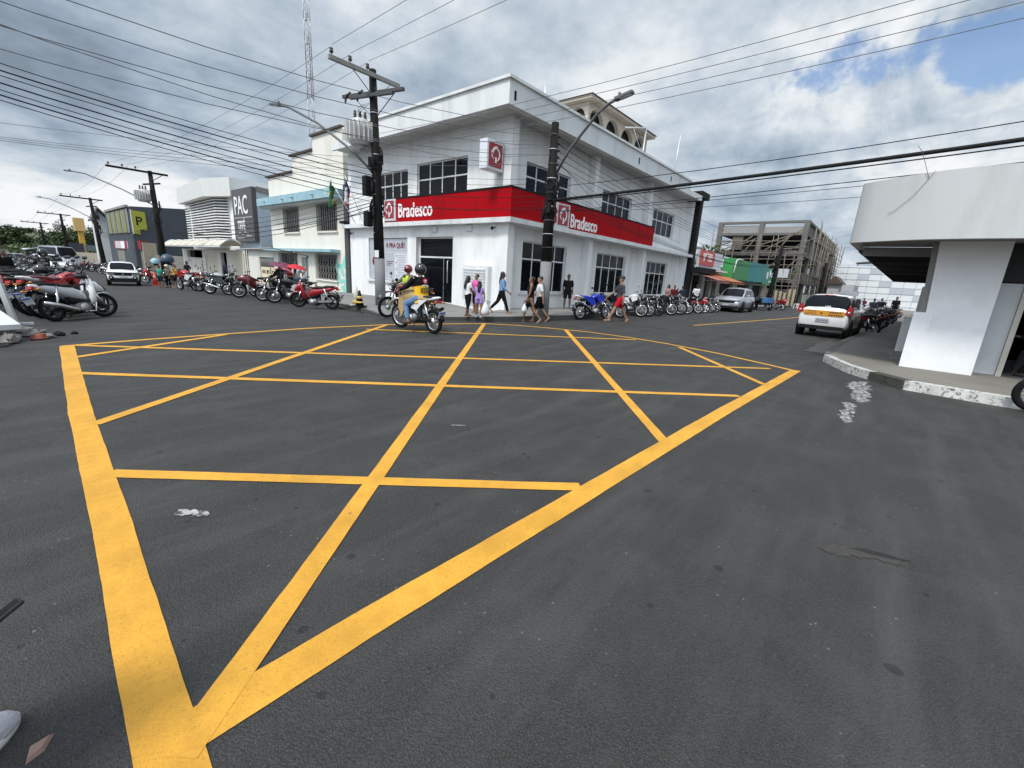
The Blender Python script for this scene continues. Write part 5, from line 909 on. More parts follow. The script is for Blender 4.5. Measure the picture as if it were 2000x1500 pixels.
def moto_proto(style):
    t = thing('motorcycle', 'proto', 'motorcycle'); trail = style == 'trail'; cub = style == 'cub'
    RF, RR, rt = (.335, .32, .048) if trail else ((.285, .275, .04) if cub else (.305, .305, .047)); fx, rx = (.68, -.68) if trail else ((.62, -.61) if cub else (.65, -.65))
    dirt = 20 if not cub else 5
    wheel(RF, rt, dirt if style != 'sport' else 5, 'front_wheel', t, fx, RF, RIMA if style != 'sport' else RIMB); wheel(RR, rt*1.15, dirt if style != 'sport' else 5, 'rear_wheel', t, rx, RR, RIMA if style != 'sport' else RIMB, .06)
    hx, hz_ = fx-.27, (1.0 if trail else .93)
    def P(nm, f, m, parent=t): B = MB(); f(B); return B.build(nm, m, parent)
    def fk(B):
        for y in (-.085, .085): B.tube([(fx, y, RF), (fx-.14, y, RF+.32)], .026, 7, 0); B.tube([(fx-.14, y, RF+.32), (hx+.03, y, hz_)], .017, 7, 0)
        B.beam((hx+.07, -.11, hz_-.13), (hx+.07, .11, hz_-.13), .05, .04)
    P('fork', fk, CHR)
    P('front_fender', lambda B: fender(B, fx, RF, RF+(.14 if trail else .035), 60 if not trail else 35, 165 if not trail else 150, .075) if not trail else fender(B, fx-.04, RF+.02, RF+.15, 30, 140, .085), PAINT['white' if trail else 'black'])
    def hb(B):
        B.tube([(hx-.14, .38, hz_+.07), (hx-.08, .25, hz_+.11), (hx-.0, .09, hz_+.03), (hx, -.09, hz_+.03), (hx-.08, -.25, hz_+.11), (hx-.14, -.38, hz_+.07)], .012, 6)
        for s_ in (-1, 1): B.tube([(hx-.145, s_*.40, hz_+.066), (hx-.10, s_*.27, hz_+.105)], .018, 7); B.tube([(hx-.06, s_*.39, hz_+.05), (hx-.03, s_*.22, hz_+.10)], .006, 4)
    P('handlebar', hb, FRM)
    for s_ in (-1, 1):
        P('mirror', lambda B: (B.tube([(hx-.08, s_*.24, hz_+.11), (hx-.03, s_*.30, hz_+.24), (hx-.06, s_*.33, hz_+.31)], .006, 5), B.sph((hx-.06, s_*.35, hz_+.34), (.018, .065, .045), 10, 6)), MIR)
    if cub:
        hl = P('headlight', lambda B: shell(B, [(hx+.10, hz_+.05, .05, .03), (hx+.06, hz_+.05, .10, .06), (hx-.02, hz_+.06, .12, .06), (hx-.12, hz_+.06, .09, .04)]), FRM); P('lens', lambda B: B.sph((hx+.09, 0, hz_+.04), (.03, .085, .05), 10, 6), GLL, hl)
        P('leg_shield', lambda B: shell(B, [(fx-.36, .42, .10, .10), (fx-.26, .56, .17, .24), (fx-.22, .72, .17, .22), (fx-.18, .86, .11, .12), (fx-.10, .88, .05, .06)], n=12), PAINT['red'])
        P('front_cowl', lambda B: shell(B, [(fx-.20, .74, .05, .16), (fx-.06, .74, .10, .12), (fx+.04, .68, .07, .06), (fx+.08, .64, .02, .02)]), PAINT['red'])
        P('side_panel', lambda B: shell(B, [(.30, .44, .03, .05), (.16, .52, .10, .12), (-.05, .60, .14, .14), (-.35, .67, .14, .11), (-.65, .74, .10, .07), (-.86, .80, .04, .03)], n=12), PAINT['red'])
        P('under_cover', lambda B: shell(B, [(.36, .44, .06, .07), (.18, .40, .09, .09), (.0, .44, .09, .10), (-.2, .48, .07, .08)]), FRM)
        P('seat', lambda B: shell(B, [(.02, .74, .07, .03), (-.10, .765, .13, .045), (-.30, .76, .14, .045), (-.45, .80, .13, .05), (-.72, .82, .09, .035), (-.80, .82, .03, .015)]), SEATM); ez, ex = .30, .02
    else:
        hl = P('headlight', lambda B: (shell(B, [(hx+.02, hz_-.02, .10, .11), (hx+.12, hz_-.03, .11, .12), (hx+.19, hz_-.04, .07, .09)]) if trail else B.sph((hx+.12, 0, hz_-.06), (.09, .095, .095), 12, 8)), PAINT['black']); P('lens', lambda B: B.sph((hx+(.165 if trail else .15), 0, hz_-.06), (.05, .08, .08), 12, 8), GLL, hl)
        if style == 'sport': P('front_cowl', lambda B: shell(B, [(hx-.12, .72, .20, .22), (hx+.08, .82, .20, .22), (hx+.24, .86, .14, .14), (hx+.34, .84, .03, .03)]), PAINT['red'])
        th = .06 if trail else 0
        P('tank', lambda B: shell(B, [(.36, .86+th, .05, .06), (.28, .88+th, .12, .10), (.12, .88+th, .155, .115), (-.03, .84+th, .14, .09), (-.14, .80+th, .09, .05)], n=12), PAINT['red'])
        P('seat', lambda B: shell(B, [(.0, .86+th, .05, .03), (-.10, .83+th, .10, .045), (-.28, .815+th, .125, .05), (-.42, .845+th, .125, .055), (-.70, .87+th, .10, .04), (-.78, .875+th, .04, .02)]), SEATM)
        for s_ in (-1, 1): P('side_panel', lambda B: B.prism([(.05, .56+th), (-.08, .80+th), (-.38, .78+th), (-.62, .82+th), (-.30, .62+th), (-.18, .50+th)], s_*.115, s_*.145, 'y'), PAINT['white' if trail else 'red'])
        if trail:
            for s_ in (-1, 1): P('tank_shroud', lambda B: B.prism([(.44, .78), (.40, .97), (.20, .98), (.10, .82), (.22, .66)], s_*.13, s_*.17, 'y'), PAINT['red'])
        P('tail_cowl', lambda B: shell(B, [(-.42, .78+th, .11, .05), (-.65, .83+th, .10, .045), (-.86, .87+th, .07, .035), (-.95, .885+th, .03, .015)]), PAINT['black' if not trail else 'white']); ez, ex = .40, .06
    tz = .80 if cub else (.90 if trail else .85)
    P('tail_light', lambda B: B.bx((-.90 if not cub else -.86, 0, tz-.06), (.05, .13, .06), 0, Matrix.Rotation(.3, 3, 'Y')), TAILR)
    P('rear_fender', lambda B: (fender(B, rx, RR, RR+.06, 60, 175, .07), B.beam((rx-.20, 0, RR+.35), (-.98, 0, RR+.12), .10, .012)), FRM)
    pl = P('plate', lambda B: B.bx((-1.0, 0, RR+.20), (.012, .20, .17), 0, Matrix.Rotation(-.35, 3, 'Y')), PLT); P('plate_band', lambda B: B.bx((-1.032, 0, RR+.255), (.012, .19, .03), 0, Matrix.Rotation(-.35, 3, 'Y')), PLB, pl)
    def ind(B, s_): B.tube([(-.84, s_*.05, tz-.1), (-.86, s_*.16, tz-.1)], .01, 5); B.sph((-.865, s_*.19, tz-.1), (.03, .04, .025), 8, 5)
    for s_ in (-1, 1): P('indicator', lambda B: ind(B, s_), M('amber', (.5, .18, .03), .3))
    def en(B):
        B.cyl((ex-.05, 0, ez-.05), (0, 1, 0), .12, .26, 14); B.cyl((ex+.08, 0, ez-.04), (0, 1, 0), .10, .24, 14); B.bx((ex+.02, 0, ez-.04), (.28, .2, .16))
        for k in range(6): B.bx((ex+.10+k*.022, 0, ez+.08+k*.034), (.15, .17, .016), 0, Matrix.Rotation(-.5, 3, 'Y'))
        B.bx((ex+.24, 0, ez+.29), (.12, .14, .09), 0, Matrix.Rotation(-.5, 3, 'Y'))
    P('engine', en, ENG); P('crank_cover', lambda B: (B.cyl((ex+.02, .14, ez-.05), (0, 1, 0), .095, .05, 14), B.cyl((ex-.02, -.14, ez-.05), (0, 1, 0), .10, .05, 14)), ENGS)
    P('exhaust', lambda B: (B.tube([(ex+.26, -.06, ez+.22), (ex+.34, -.10, ez+.05), (ex+.22, -.13, ez-.15), (-.05, -.15, ez-.14)], .02, 7), B.tube([(-.05, -.15, ez-.14), (-.25, -.17, ez-.08), (-.55, -.17, ez+.02 if not trail else ez+.14), (-.86, -.17, ez+.10 if not trail else ez+.26)], [.02, .045, .052, .04], 9)), CHR if not trail else FRM)
    P('frame', lambda B: (B.tube([(hx+.02, 0, hz_-.1), (hx-.05, 0, .66), (ex+.22, 0, ez-.08), (ex-.12, 0, ez-.16)], .024, 6), B.tube([(hx-.02, 0, hz_-.12), (.0, 0, .74), (-.2, .07, .70), (-.75, .07, .80)], .02, 6), B.tube([(-.2, -.07, .70), (-.75, -.07, .80)], .02, 6), B.tube([(-.22, 0, .72), (-.2, 0, ez-.1)], .022, 6), B.tube([(ex-.15, .17, ez-.16), (ex-.15, -.17, ez-.16)], .016, 6)), FRM)
    P('swingarm', lambda B: [B.tube([(-.15, s_*.10, ez-.08), (rx, s_*.10, RR)], .022, 6) for s_ in (-1, 1)], FRM)
    for s_ in (-1, 1): P('shock', lambda B: B.tube([(rx+.02, s_*.12, RR+.03), (rx+.10, s_*.12, RR+.2), (rx+.18, s_*.12, .76)], [.016, .030, .022], 8), CHR)
    P('chain_guard', lambda B: B.beam((-.18, .125, ez-.02), (rx-.05, .125, RR+.05), .02, .07), FRM if not cub else ENGS); P('side_stand', lambda B: B.tube([(-.08, .12, ez-.12), (-.16, .25, .02), (-.20, .27, .0)], .012, 5), FRM)
    P('footpegs', lambda B: B.tube([(ex-.15, -.27, ez-.13), (ex-.15, .27, ez-.13)], .016, 6), FRM)
    return t
used = {}
def moto(style, x, y, head, label, group, paint='black', fend=None, panel=None, seat=None, steer=0, lean=-9, rim=None, z=None, rear_box=None, s=.94):
    if style not in PROTO: PROTO[style] = moto_proto(style); t = PROTO[style]; first = True
    else: t = copy_tree(PROTO[style])
    t['label'] = label; t['group'] = group; t.location = (x, y, gh(x, y) if z is None else z); t.rotation_euler = Euler((R_(lean), 0, R_(head)), 'XYZ')
    t.rotation_euler = (Matrix.Rotation(R_(head), 3, 'Z') @ Matrix.Rotation(R_(lean), 3, 'X')).to_euler(); t.scale = (s, s, s)
    ax = Vector((-.43, 0, 1)).normalized(); piv = Vector((.42, 0, .8)); SM = Matrix.Translation(piv) @ Matrix.Rotation(R_(steer), 4, ax) @ Matrix.Translation(-piv)
    def setm(o, m):
        o.material_slots[0].link = 'OBJECT'; o.material_slots[0].material = m
    for c in t.children:
        k = c.name.split('.')[0]; c.matrix_local = SM if k in STEER else Matrix.Identity(4)
        if k in ('tank', 'leg_shield', 'front_cowl', 'tank_shroud'): setm(c, PAINT[paint])
        if k == 'side_panel': setm(c, PAINT[panel or paint])
        if k in ('front_fender', 'tail_cowl'): setm(c, PAINT[fend or ('black' if style != 'cub' else paint)])
        if k == 'seat': setm(c, PAINT[seat] if seat else SEATM)
        if k in ('front_wheel', 'rear_wheel') and rim is None: setm(c.children[0], RIMA)
        if rim is not None and k in ('front_wheel', 'rear_wheel'): setm(c.children[0], rim)
    return t
g = 'motorcycles parked along the bank kerb'
moto('trail', 14.5, 8.32, -19, 'trail motorcycle with bright blue tank and seat parked at the kerb beside the pole', g, 'blue', 'white', 'blue', 'blue', 14, -8)
moto('trail', 16.75, 8.95, -98, 'motorcycle with white-rimmed front wheel half hidden behind the man in red shorts', g, 'black', 'black', 'black')
row = [('trail', 18.45, -96, 'white', 'black', 'black and white trail motorcycle with raised mirrors, first full one right of the red shorts', 20), ('street', 19.35, -94, 'black', 'black', 'black motorcycle with pale front rim, second right of the red shorts man', 12), ('street', 20.45, -97, 'black', 'black', 'black motorcycle with dark front wheel, third right of the red shorts man', 8), ('trail', 21.9, -93, 'black', 'black', 'tall black motorcycle with silver forks, fourth right of the red shorts man', 15), ('trail', 23.2, -96, 'black', 'white', 'black motorcycle with white front fender, fifth right of the red shorts man', 10), ('street', 24.3, -92, 'grey', 'black', 'grey-tanked motorcycle, sixth right of the red shorts man', 18), ('street', 26.0, -95, 'black', 'black', 'black motorcycle with bright wheel in front of the white-shirted person', 20), ('cub', 27.3, -100, 'red', 'red', 'red scooter with pale fork, last before the dark bikes by the silver car', 25), ('street', 28.4, -96, 'black', 'black', 'black motorcycle just right of the red scooter by the silver car', 5), ('cub', 29.5, -92, 'grey', 'grey', 'dark grey scooter tucked against the nose of the silver car', 0)]
for st, x, h, p, f, lb, sr in row: moto(st, x, 8.85-.012*(x-18), h, lb, g, p, f, steer=sr, lean=-10, rim=RIMA if 'dark front wheel' not in lb else RIMB)
g = 'motorcycles parked along the right kerb of the left street'
moto('cub', 6.95, 14.75, 128, 'red scooter with black seat nearest the bank corner, beside the striped cone', g, 'red', 'red', 'red', None, 20, -6, RIMB)
for st, x, y, h, p, f, pn, lb, sr in [('street', 7.15, 17.0, 152, 'black', 'black', 'white', 'black motorcycle with white side panel and round headlight, next to the red scooter', 10), ('street', 7.1, 17.95, 150, 'black', 'black', 'black', 'all-black motorcycle second from the red scooter', 0), ('cub', 6.95, 21.6, 130, 'black', 'black', 'black', 'black scooter with tall screen just left of the canopied cart', 25), ('street', 6.55, 22.5, -40, 'black', 'black', 'black', 'black motorcycle showing its pale number plate to the road', 5), ('street', 6.9, 23.9, 150, 'silver', 'black', 'black', 'silver and black motorcycle between the plate-showing bike and the red-white one', 0), ('street', 6.75, 25.0, 150, 'black', 'black', 'black', 'black motorcycle right behind the red and white trail bike', 10), ('trail', 6.05, 25.75, 112, 'red', 'red', 'white', 'red and white trail motorcycle with large pale front wheel beside the group of people', -10), ('cub', 6.3, 33.6, 150, 'red', 'red', 'red', 'red scooter parked behind the orange cone', 0), ('cub', 6.6, 35.5, 150, 'wine', 'wine', 'wine', 'wine-red scooter beyond the orange cone', 0)]:
    moto(st, x, y, h, lb, g, p, f, pn, steer=sr, lean=-8)
rg = random.Random(21); g = 'motorcycles parked far down the left street'
for k in range(9):
    y = 43+k*3.4; x = 6.6+rg.uniform(-.3, .3)
    moto(rg.choice(('street', 'cub', 'trail')), x, y, 165+rg.uniform(-15, 15), 'small parked motorcycle far along the right kerb of the left street, beyond the white car', g, ('red', 'black', 'orange', 'wine', 'black', 'silver', 'black', 'red', 'black')[k], lean=-6)
g = 'motorcycles crowded along the left kerb'
sb_ = moto('cub', 1.12, 13.4, 40, 'silver-white scooter nearest the camera in the left row, front wheel turned out', g, 'white', 'white', 'pearl', None, -28, -14, RIMB)
for c_ in sb_.children:
    if c_.name.split('.')[0] == 'leg_shield': c_.material_slots[0].link = 'OBJECT'; c_.material_slots[0].material = PAINT['white']
moto('trail', 1.05, 14.15, 38, 'red trail motorcycle with red seat just behind the silver-white scooter', g, 'red', 'white', 'red', 'wine', 10, -10)
moto('street', .9, 14.8, 36, 'black motorcycle with red tank, third in the left row', g, 'wine', 'black', 'black', None, 5, -9)
cols = ['black', 'wine', 'black', 'grey', 'black', 'orange', 'black', 'silver', 'black', 'red', 'black', 'black', 'grey', 'black', 'wine', 'black', 'black', 'silver', 'black', 'black', 'red', 'black']
for k in range(34):
    y = 15.45+k*.60; st = ('street', 'cub', 'street', 'trail', 'cub')[k % 5]; x = .95+rg.uniform(-.22, .22)-.008*k; cc = cols[k % 22]
    lb = {0: 'black motorcycle with a dark helmet on its seat, fourth in the left row', 9: 'orange-tanked motorcycle in the middle of the left row under the dark seated rider'}.get(k, 'dark motorcycle packed in the far part of the left row')
    if k == 9: cc = 'orange'
    if cc == 'red': lb = 'red-panelled motorcycle among the dark bikes of the left row'
    moto(st, x, y, 36+rg.uniform(-10, 10), lb, g, cc, steer=rg.uniform(-25, 25), lean=-9+rg.uniform(-2, 3), s=rg.uniform(.92, 1.0))
for k in range(13):
    y = 15.5+k*1.5; moto(('street', 'cub')[k % 2], -.75+rg.uniform(-.2, .2), y, 40+rg.uniform(-14, 14), 'dark motorcycle in the second rank behind the left row', g, ('black', 'grey', 'wine', 'black')[k % 4], lean=-8)
g = 'motorcycles parked behind the white driving-school car'
for st, x, y, h, p, lb in [('street', 23.2, .75, 62, 'wine', 'dark red motorcycle with black seat tail-out right behind the driving-school car'), ('street', 24.6, .8, 66, 'black', 'black motorcycle second behind the driving-school car'), ('trail', 26.2, .75, 70, 'silver', 'silver-seated motorcycle third behind the driving-school car'), ('street', 28, .6, 70, 'black', 'black motorcycle fourth behind the driving-school car'), ('cub', 30, .5, 72, 'red', 'red scooter farthest behind the driving-school car')]:
    moto(st, x, y, h, lb, g, p, lean=-10)
for k, (x, y) in enumerate(((33, .35), (35.2, .3), (37.5, .2), (39.8, .2), (42.2, .1), (44.6, .0), (47, -.2))): moto(('street', 'cub')[k % 2], x, y, 75+7*(k % 3), 'small dark motorcycle in the far kerb row toward the white panelled building', 'motorcycles in the far right kerb row', ('black', 'wine', 'black', 'grey')[k % 4], lean=-8)
g = None
moto('sport', 44.3, 7.1, 215, 'red faired motorcycle by the timber planks in front of the concrete frame', 'motorcycles before the concrete frame', 'red', 'red', 'red', lean=-8); moto('cub', 42.3, 7.5, 200, 'dark red low scooter between the blue cart and the red faired motorcycle', 'motorcycles before the concrete frame', 'wine', lean=-8)
moto('street', 9.42, -2.52, 90, 'black motorcycle at the right edge with only its front wheel in view', None, 'black', steer=6, lean=-6, rim=RIMB)
# ------------------------------------------------------------------ cars
CARW = M('car_white', (.76, .76, .76), .25, var=.02, coat=.5); CARS = M('car_silver', (.34, .35, .38), .28, metal=.35, var=.03, coat=.5); CGLS = glass('car_glass', (.006, .007, .009), .06); PLASTIC = M('black_plastic', (.009, .009, .009), .6, spec=.25, var=.2); BAND = M('orange_band', (.60, .27, .02), .5, var=.04)
def car(name, label, cat, loc, rz, L=3.6, W=1.62, H=1.48, sh=.92, hood=.86, wb=2.42, xw=(.95, .25, -1.15, -1.6), paint=CARW, tyreR=.30, tail=.92, clear=.2):
    """x forward. xw: windscreen foot, windscreen head, roof rear, rear window foot"""
    t = thing(name, label, cat, loc, rz); hw = W/2; f = L/2; B = MB(); rings = []
    st = [(f, .42, .62, .80), (f-.06, .34, .74, .90), (f-.35, clear+.05, hood-.03, .97), (xw[0]+.05, clear, hood+.06, 1.0), (xw[0]-.5, clear, sh, 1.0), (0, clear, sh+.01, 1.0), (xw[3]+.5, clear, sh+.03, 1.0), (-f+.28, clear+.06, tail+.03, .98), (-f+.05, .34, tail-.02, .92), (-f, .40, tail-.14, .84)]
    for x, zl, zt, k in st:
        w = hw*k; rings.append([Vector((x, y, z)) for y, z in [(w*.88, zl), (w, zl+.10), (w*1.0, zl+(zt-zl)*.55), (w*.975, zt-.09), (w*.90, zt), (0, zt+.025), (-w*.90, zt), (-w*.975, zt-.09), (-w, zl+(zt-zl)*.55), (-w, zl+.10), (-w*.88, zl)]])
    B.loft(rings); body = B.build('body', paint, t)
    b0, b1 = hw*.90, hw*.74; c = [(xw[0], b0, sh-.06), (xw[1], b1, H-.05), (xw[2], b1, H-.04), (xw[3], b0, sh-.0)]
    mid = (xw[1]+xw[2])/2; B = MB(); rr = []
    for x, bb, zt, wt in [(xw[0], b0*.98, sh-.05, b0*.9), ((xw[0]+xw[1])/2, b0*.99, (sh+H)/2-.0, (b0+b1)/2), (xw[1], b0, H-.045, b1*.96), (mid, b0, H, b1), (xw[2], b0, H-.035, b1*.96), ((xw[2]*.55+xw[3]*.45), b0*.99, (sh+H)/2+.05, (b0+b1)/2), (xw[3], b0*.96, sh+.02, b0*.88)]:
        wm = min(b0, wt+(b0-b1)*.5*0); rr.append([Vector((x, y, z)) for y, z in [(bb, sh-.08), (wt+.02, zt-.06), (wt*.86, zt), (0, zt+.03), (-wt*.86, zt), (-wt-.02, zt-.06), (-bb, sh-.08)]])
    B.loft(rr); cab = B.build('cabin', paint, t); bevel_obj(cab, .035, 3)
    def pane(nm, q, m=CGLS, off=.012):
        q = [Vector(p) for p in q]; n = (q[1]-q[0]).cross(q[3]-q[0]).normalized(); ce = sum(q, Vector())/4
        if n.dot(ce-Vector((mid, 0, sh))) < 0: n = -n
        B = MB(); B.add([p+n*off for p in q], [list(range(len(q)))]); return B.build(nm, m, t, fix=False)
    def W3(x, y, z): return (x, y, z)
    def screen(nm, k0, out):      # glazing lies on the cabin's own facets
        B = MB(); rows = []
        for k in (k0, k0+1, k0+2):
            r = rr[k]; m_ = (rr[k0][3]+rr[k0+2][3])/2; e_ = .75 if out > 0 else -.02; rows.append([r[1].lerp(r[2], e_), r[2], r[3], r[4], r[5].lerp(r[4], e_)])
        a, b = (rows[0], rows[2]); d = Vector((out, 0, .7)).normalized()*.012
        rows[0] = [p.lerp(q, .10) for p, q in zip(rows[0], rows[1])]; rows[2] = [p.lerp(q, .14) for p, q in zip(rows[2], rows[1])]
        B.add([p+d for r in rows for p in r], [(j*5+i, j*5+i+1, j*5+i+6, j*5+i+5) for j in range(2) for i in range(4)], 0, True); return B.build(nm, CGLS, t, fix=False)
    screen('windscreen', 0, 1); rw = screen('rear_window', 4, -1)
    for s_ in (-1, 1):
        pm = mid-.05
        for a, b in ((xw[0]-.22, pm+.04), (pm-.04, xw[3]+.42)):
            fr = lambda x, z: (b0+.012 + (b1+.03-b0)*((z-sh)/(H-sh-.05)))
            def clip(x, z): lo = xw[0]-(xw[0]-xw[1])*((z-sh)/(H-sh)); hi = xw[3]+(xw[2]-xw[3])*((z-sh)/(H-sh)); return min(lo-.10, max(hi+.10, x))
            zb, zt = sh+.03, H-.15; q = [(clip(a, zb), s_*fr(a, zb), zb), (clip(b, zb), s_*fr(b, zb), zb), (clip(b, zt), s_*fr(b, zt), zt), (clip(a, zt), s_*fr(a, zt), zt)]; B = MB(); B.add(q, [(0,1,2,3)]); B.build('side_window', CGLS, t, fix=False)
        B = MB(); B.beam((pm-.02, s_*(hw+.004), clear+.25), (pm-.02, s_*(hw+.004), sh-.1), .012, .012); B.beam((xw[0]-.05, s_*(hw+.004), clear+.3), (xw[0]-.1, s_*(hw-.01), sh-.12), .012, .012); B.build('door_seam', PLASTIC, t)
        B = MB(); B.beam((pm+.10, s_*(hw+.012), sh-.16), (pm+.28, s_*(hw+.012), sh-.16), .02, .03); B.build('door_handle', paint, t)
        B = MB(); B.sph((xw[0]-.24, s_*(hw+.10), sh+.08), (.06, .10, .07), 10, 6); B.tube([(xw[0]-.22, s_*(b0-.02), sh+.02), (xw[0]-.24, s_*(hw+.05), sh+.05)], .02, 5); B.build('wing_mirror', paint, t)
        B = MB(); B.beam((wb/2-.45, s_*(hw-.01), clear+.02), (-wb/2+.45, s_*(hw-.01), clear+.02), .05, .12); B.build('sill_trim', PLASTIC, t)
        for wx in (wb/2, -wb/2):
            B = MB(); B.cyl((wx, s_*(hw-.075), tyreR+.02), (0, 1, 0), tyreR+.085, .17, 26); B.build('wheel_arch', PLASTIC, t)
            B = MB(); B.torus((wx, s_*(hw-.06), tyreR), (0, 1, 0), tyreR-.085, .085, 26, 8, flat=1.05); w = B.build('wheel', TYRE, t)
            B = MB(); yy = s_*(hw-.005); B.cyl((wx, yy-s_*.03, tyreR), (0, 1, 0), tyreR*.62, .05, 20)
            for k in range(7): a = k*.8976; B.beam((wx+.04*math.cos(a), yy, tyreR+.04*math.sin(a)), (wx+tyreR*.56*math.cos(a), yy, tyreR+tyreR*.56*math.sin(a)), .03, .02)
            B.build('rim', RIMA, w)
    return t, dict(f=f, hw=hw, sh=sh, H=H, body=body)
# white small SUV coming up the left street
sv, q = car('parked_car', 'white compact SUV facing the camera on the left street', 'car', (4.45, 31.5, gh(4.4, 30.5)), R_(-98), 3.68, 1.62, 1.47, .98, .93, 2.42, (.85, .28, -1.2, -1.65), CARW, .31, .95, .24); sv.scale = (.80, .80, .80)
F = q['f']
def add(t, nm, m, fn, par=None): B = MB(); fn(B); return B.build(nm, m, par or t)
gl_ = add(sv, 'grille', PLASTIC, lambda B: B.prism([(-.40, .66), (.40, .66), (.46, .80), (.76, .80), (.76, .86), (-.76, .86), (-.76, .80), (-.46, .80)], F-.10, F+.012, 'x')); add(sv, 'emblem', CHR, lambda B: B.prism([(0, .68), (.05, .76), (0, .84), (-.05, .76)], F+.01, F+.03, 'x'), gl_)
for s_ in (-1, 1):
    add(sv, 'headlight', M('headlight_grey', (.16, .165, .17), .15), lambda B: B.prism([(s_*.45, .70), (s_*.74, .71), (s_*.77, .82), (s_*.49, .80)], F-.16, F+.016, 'x')); fo = add(sv, 'fog_lamp', PLASTIC, lambda B: B.cyl((F-.02, s_*.58, .52), (1, 0, 0), .13, .07, 14)); add(sv, 'lens', GLL, lambda B: B.cyl((F+.014, s_*.58, .52), (1, 0, 0), .05, .02, 12), fo)
    add(sv, 'roof_rail', PLASTIC, lambda B: B.tube([(.25, s_*.56, 1.45), (.1, s_*.57, 1.51), (-.9, s_*.57, 1.51), (-1.05, s_*.56, 1.45)], .018, 6))
add(sv, 'front_bumper', PLASTIC, lambda B: B.prism([(-.75, .24), (.75, .24), (.66, .42), (.42, .50), (-.42, .50), (-.66, .42)], F-.2, F+.004, 'x')); add(sv, 'plate', PLT, lambda B: B.bx((F+.005, 0, .55), (.02, .38, .11)))
# driving school car seen from behind
mo, q = car('parked_car', 'white hatchback seen from behind with orange driving-school band across its tail', 'car', (20.5, 1.5, gh(20, 1.5)), R_(-4), 3.58, 1.56, 1.50, .98, .9, 2.31, (1.0, .4, -1.25, -1.66), CARW, .29, .98, .24); F = q['f']
bnd = add(mo, 'driving_school_band', BAND, lambda B: B.prism([(-.55, .755), (-.61, .80), (-.61, .92), (-.55, .945), (.55, .945), (.61, .92), (.61, .80), (.55, .755)], -F-.014, -F+.16, 'x'))
for bdy, yy, zz in (('AUTO', .48, .875), ('ESCOLA', .54, .79)): text(bdy, .085, INK, bnd, (-F-.014, yy, zz), (0, -1, 0), (0, 0, 1), .002, .001, 1.1)
_k = add(mo, 'band_print', INK, lambda B: ([B.bx((-F-.016, y, .895), (.006, .05, .045)) for y in (-.20, -.27, -.34, -.41, -.48)], [B.bx((-F-.016, y, .81), (.006, .05, .045)) for y in (-.18, -.25, -.32, -.39, -.46, -.53)], B.bx((-F-.016, .06, .85), (.006, .06, .05))), bnd)
text('120', .12, WSIGN, mo, (-F+.055, .02, 1.035), (0, -1, 0), (.25, 0, 1), .002, .002, 1.0)
for s_ in (-1, 1):
    tl = add(mo, 'tail_light', TAILR, lambda B: B.prism([(s_*.60, .86), (s_*.80, .84), (s_*.79, 1.08), (s_*.70, 1.16), (s_*.64, 1.0)], -F-.004, -F+.24, 'x')); add(mo, 'lens', GLL, lambda B: B.cyl((-F-.006, s_*.71, .93), (1, 0, 0), .035, .02, 10), tl)
add(mo, 'rear_bumper', PLASTIC, lambda B: B.prism([(-.70, .30), (.70, .30), (.62, .42), (-.62, .42)], -F-.01, -F+.2, 'x')); add(mo, 'plate', PLT, lambda B: B.bx((-F-.02, 0, .62), (.02, .40, .13))); add(mo, 'plate_print', M('plate_ink', (.16, .16, .18), .6), lambda B: [B.bx((-F-.032, .15-.05*k, .61), (.004, .034, .06)) for k in range(7)]); add(mo, 'roof_light', TAILR, lambda B: B.bx((-1.30, 0, 1.475), (.05, .3, .025))); add(mo, 'wiper', PLASTIC, lambda B: B.beam((-F+.04, 0, 1.08), (-F+.07, .36, 1.11), .02, .02)); add(mo, 'antenna', PLASTIC, lambda B: B.tube([(-1.0, 0, 1.5), (-1.2, 0, 1.58)], .008, 4))
# silver crossover on the right street
hv, q = car('parked_car', 'silver crossover parked nose toward the camera outside the shops', 'car', (33.55, 8.15, gh(33, 8)), R_(180), 4.3, 1.77, 1.60, 1.02, .98, 2.61, (1.0, .25, -1.45, -2.0), CARS, .33, 1.0, .24); F = q['f']
add(hv, 'grille', PLASTIC, lambda B: B.prism([(-.5, .62), (.5, .62), (.55, .76), (-.55, .76)], F-.08, F+.01, 'x')); add(hv, 'chrome_bar', CHR, lambda B: B.prism([(-.55, .76), (.55, .76), (.6, .80), (-.6, .80)], F-.08, F+.016, 'x')); add(hv, 'plate', PLT, lambda B: B.bx((F+.01, 0, .5), (.02, .4, .12))); add(hv, 'front_bumper', PLASTIC, lambda B: B.prism([(-.78, .28), (.78, .28), (.7, .44), (-.7, .44)], F-.2, F-.004, 'x'))
for s_ in (-1, 1): add(hv, 'headlight', GLL, lambda B: B.prism([(s_*.52, .76), (s_*.80, .80), (s_*.80, .90), (s_*.55, .84)], F-.22, F+.004, 'x'))
fc, q = car('parked_car', 'small white sedan far down the left street left of the van', 'car', (2.9, 52, gh(3, 52)), R_(-75), 4.1, 1.68, 1.45, .92, .88, 2.5, (.9, .3, -1.0, -1.7), CARW)
fc, q = car('parked_car', 'pale blue-grey car behind the driving-school car at the end of the right street', 'car', (44, 2.2, gh(44, 2)), R_(182), 4.1, 1.68, 1.45, .92, .88, 2.5, (.9, .3, -1.0, -1.7), CARS)
for k, (x, y) in enumerate(((1.0, 78), (-.8, 84), (2.2, 88))): car('parked_car', ('pale car roof nearest in the far left cluster', 'pale car at the far left behind the motorcycle crowd', 'farthest pale car beside the small open shed')[k], 'car', (x, y, gh(x, y)), R_(-80), 4.1, 1.68, 1.45, .92, .88, 2.5, (.9, .3, -1.0, -1.7), CARS if k != 1 else CARW)
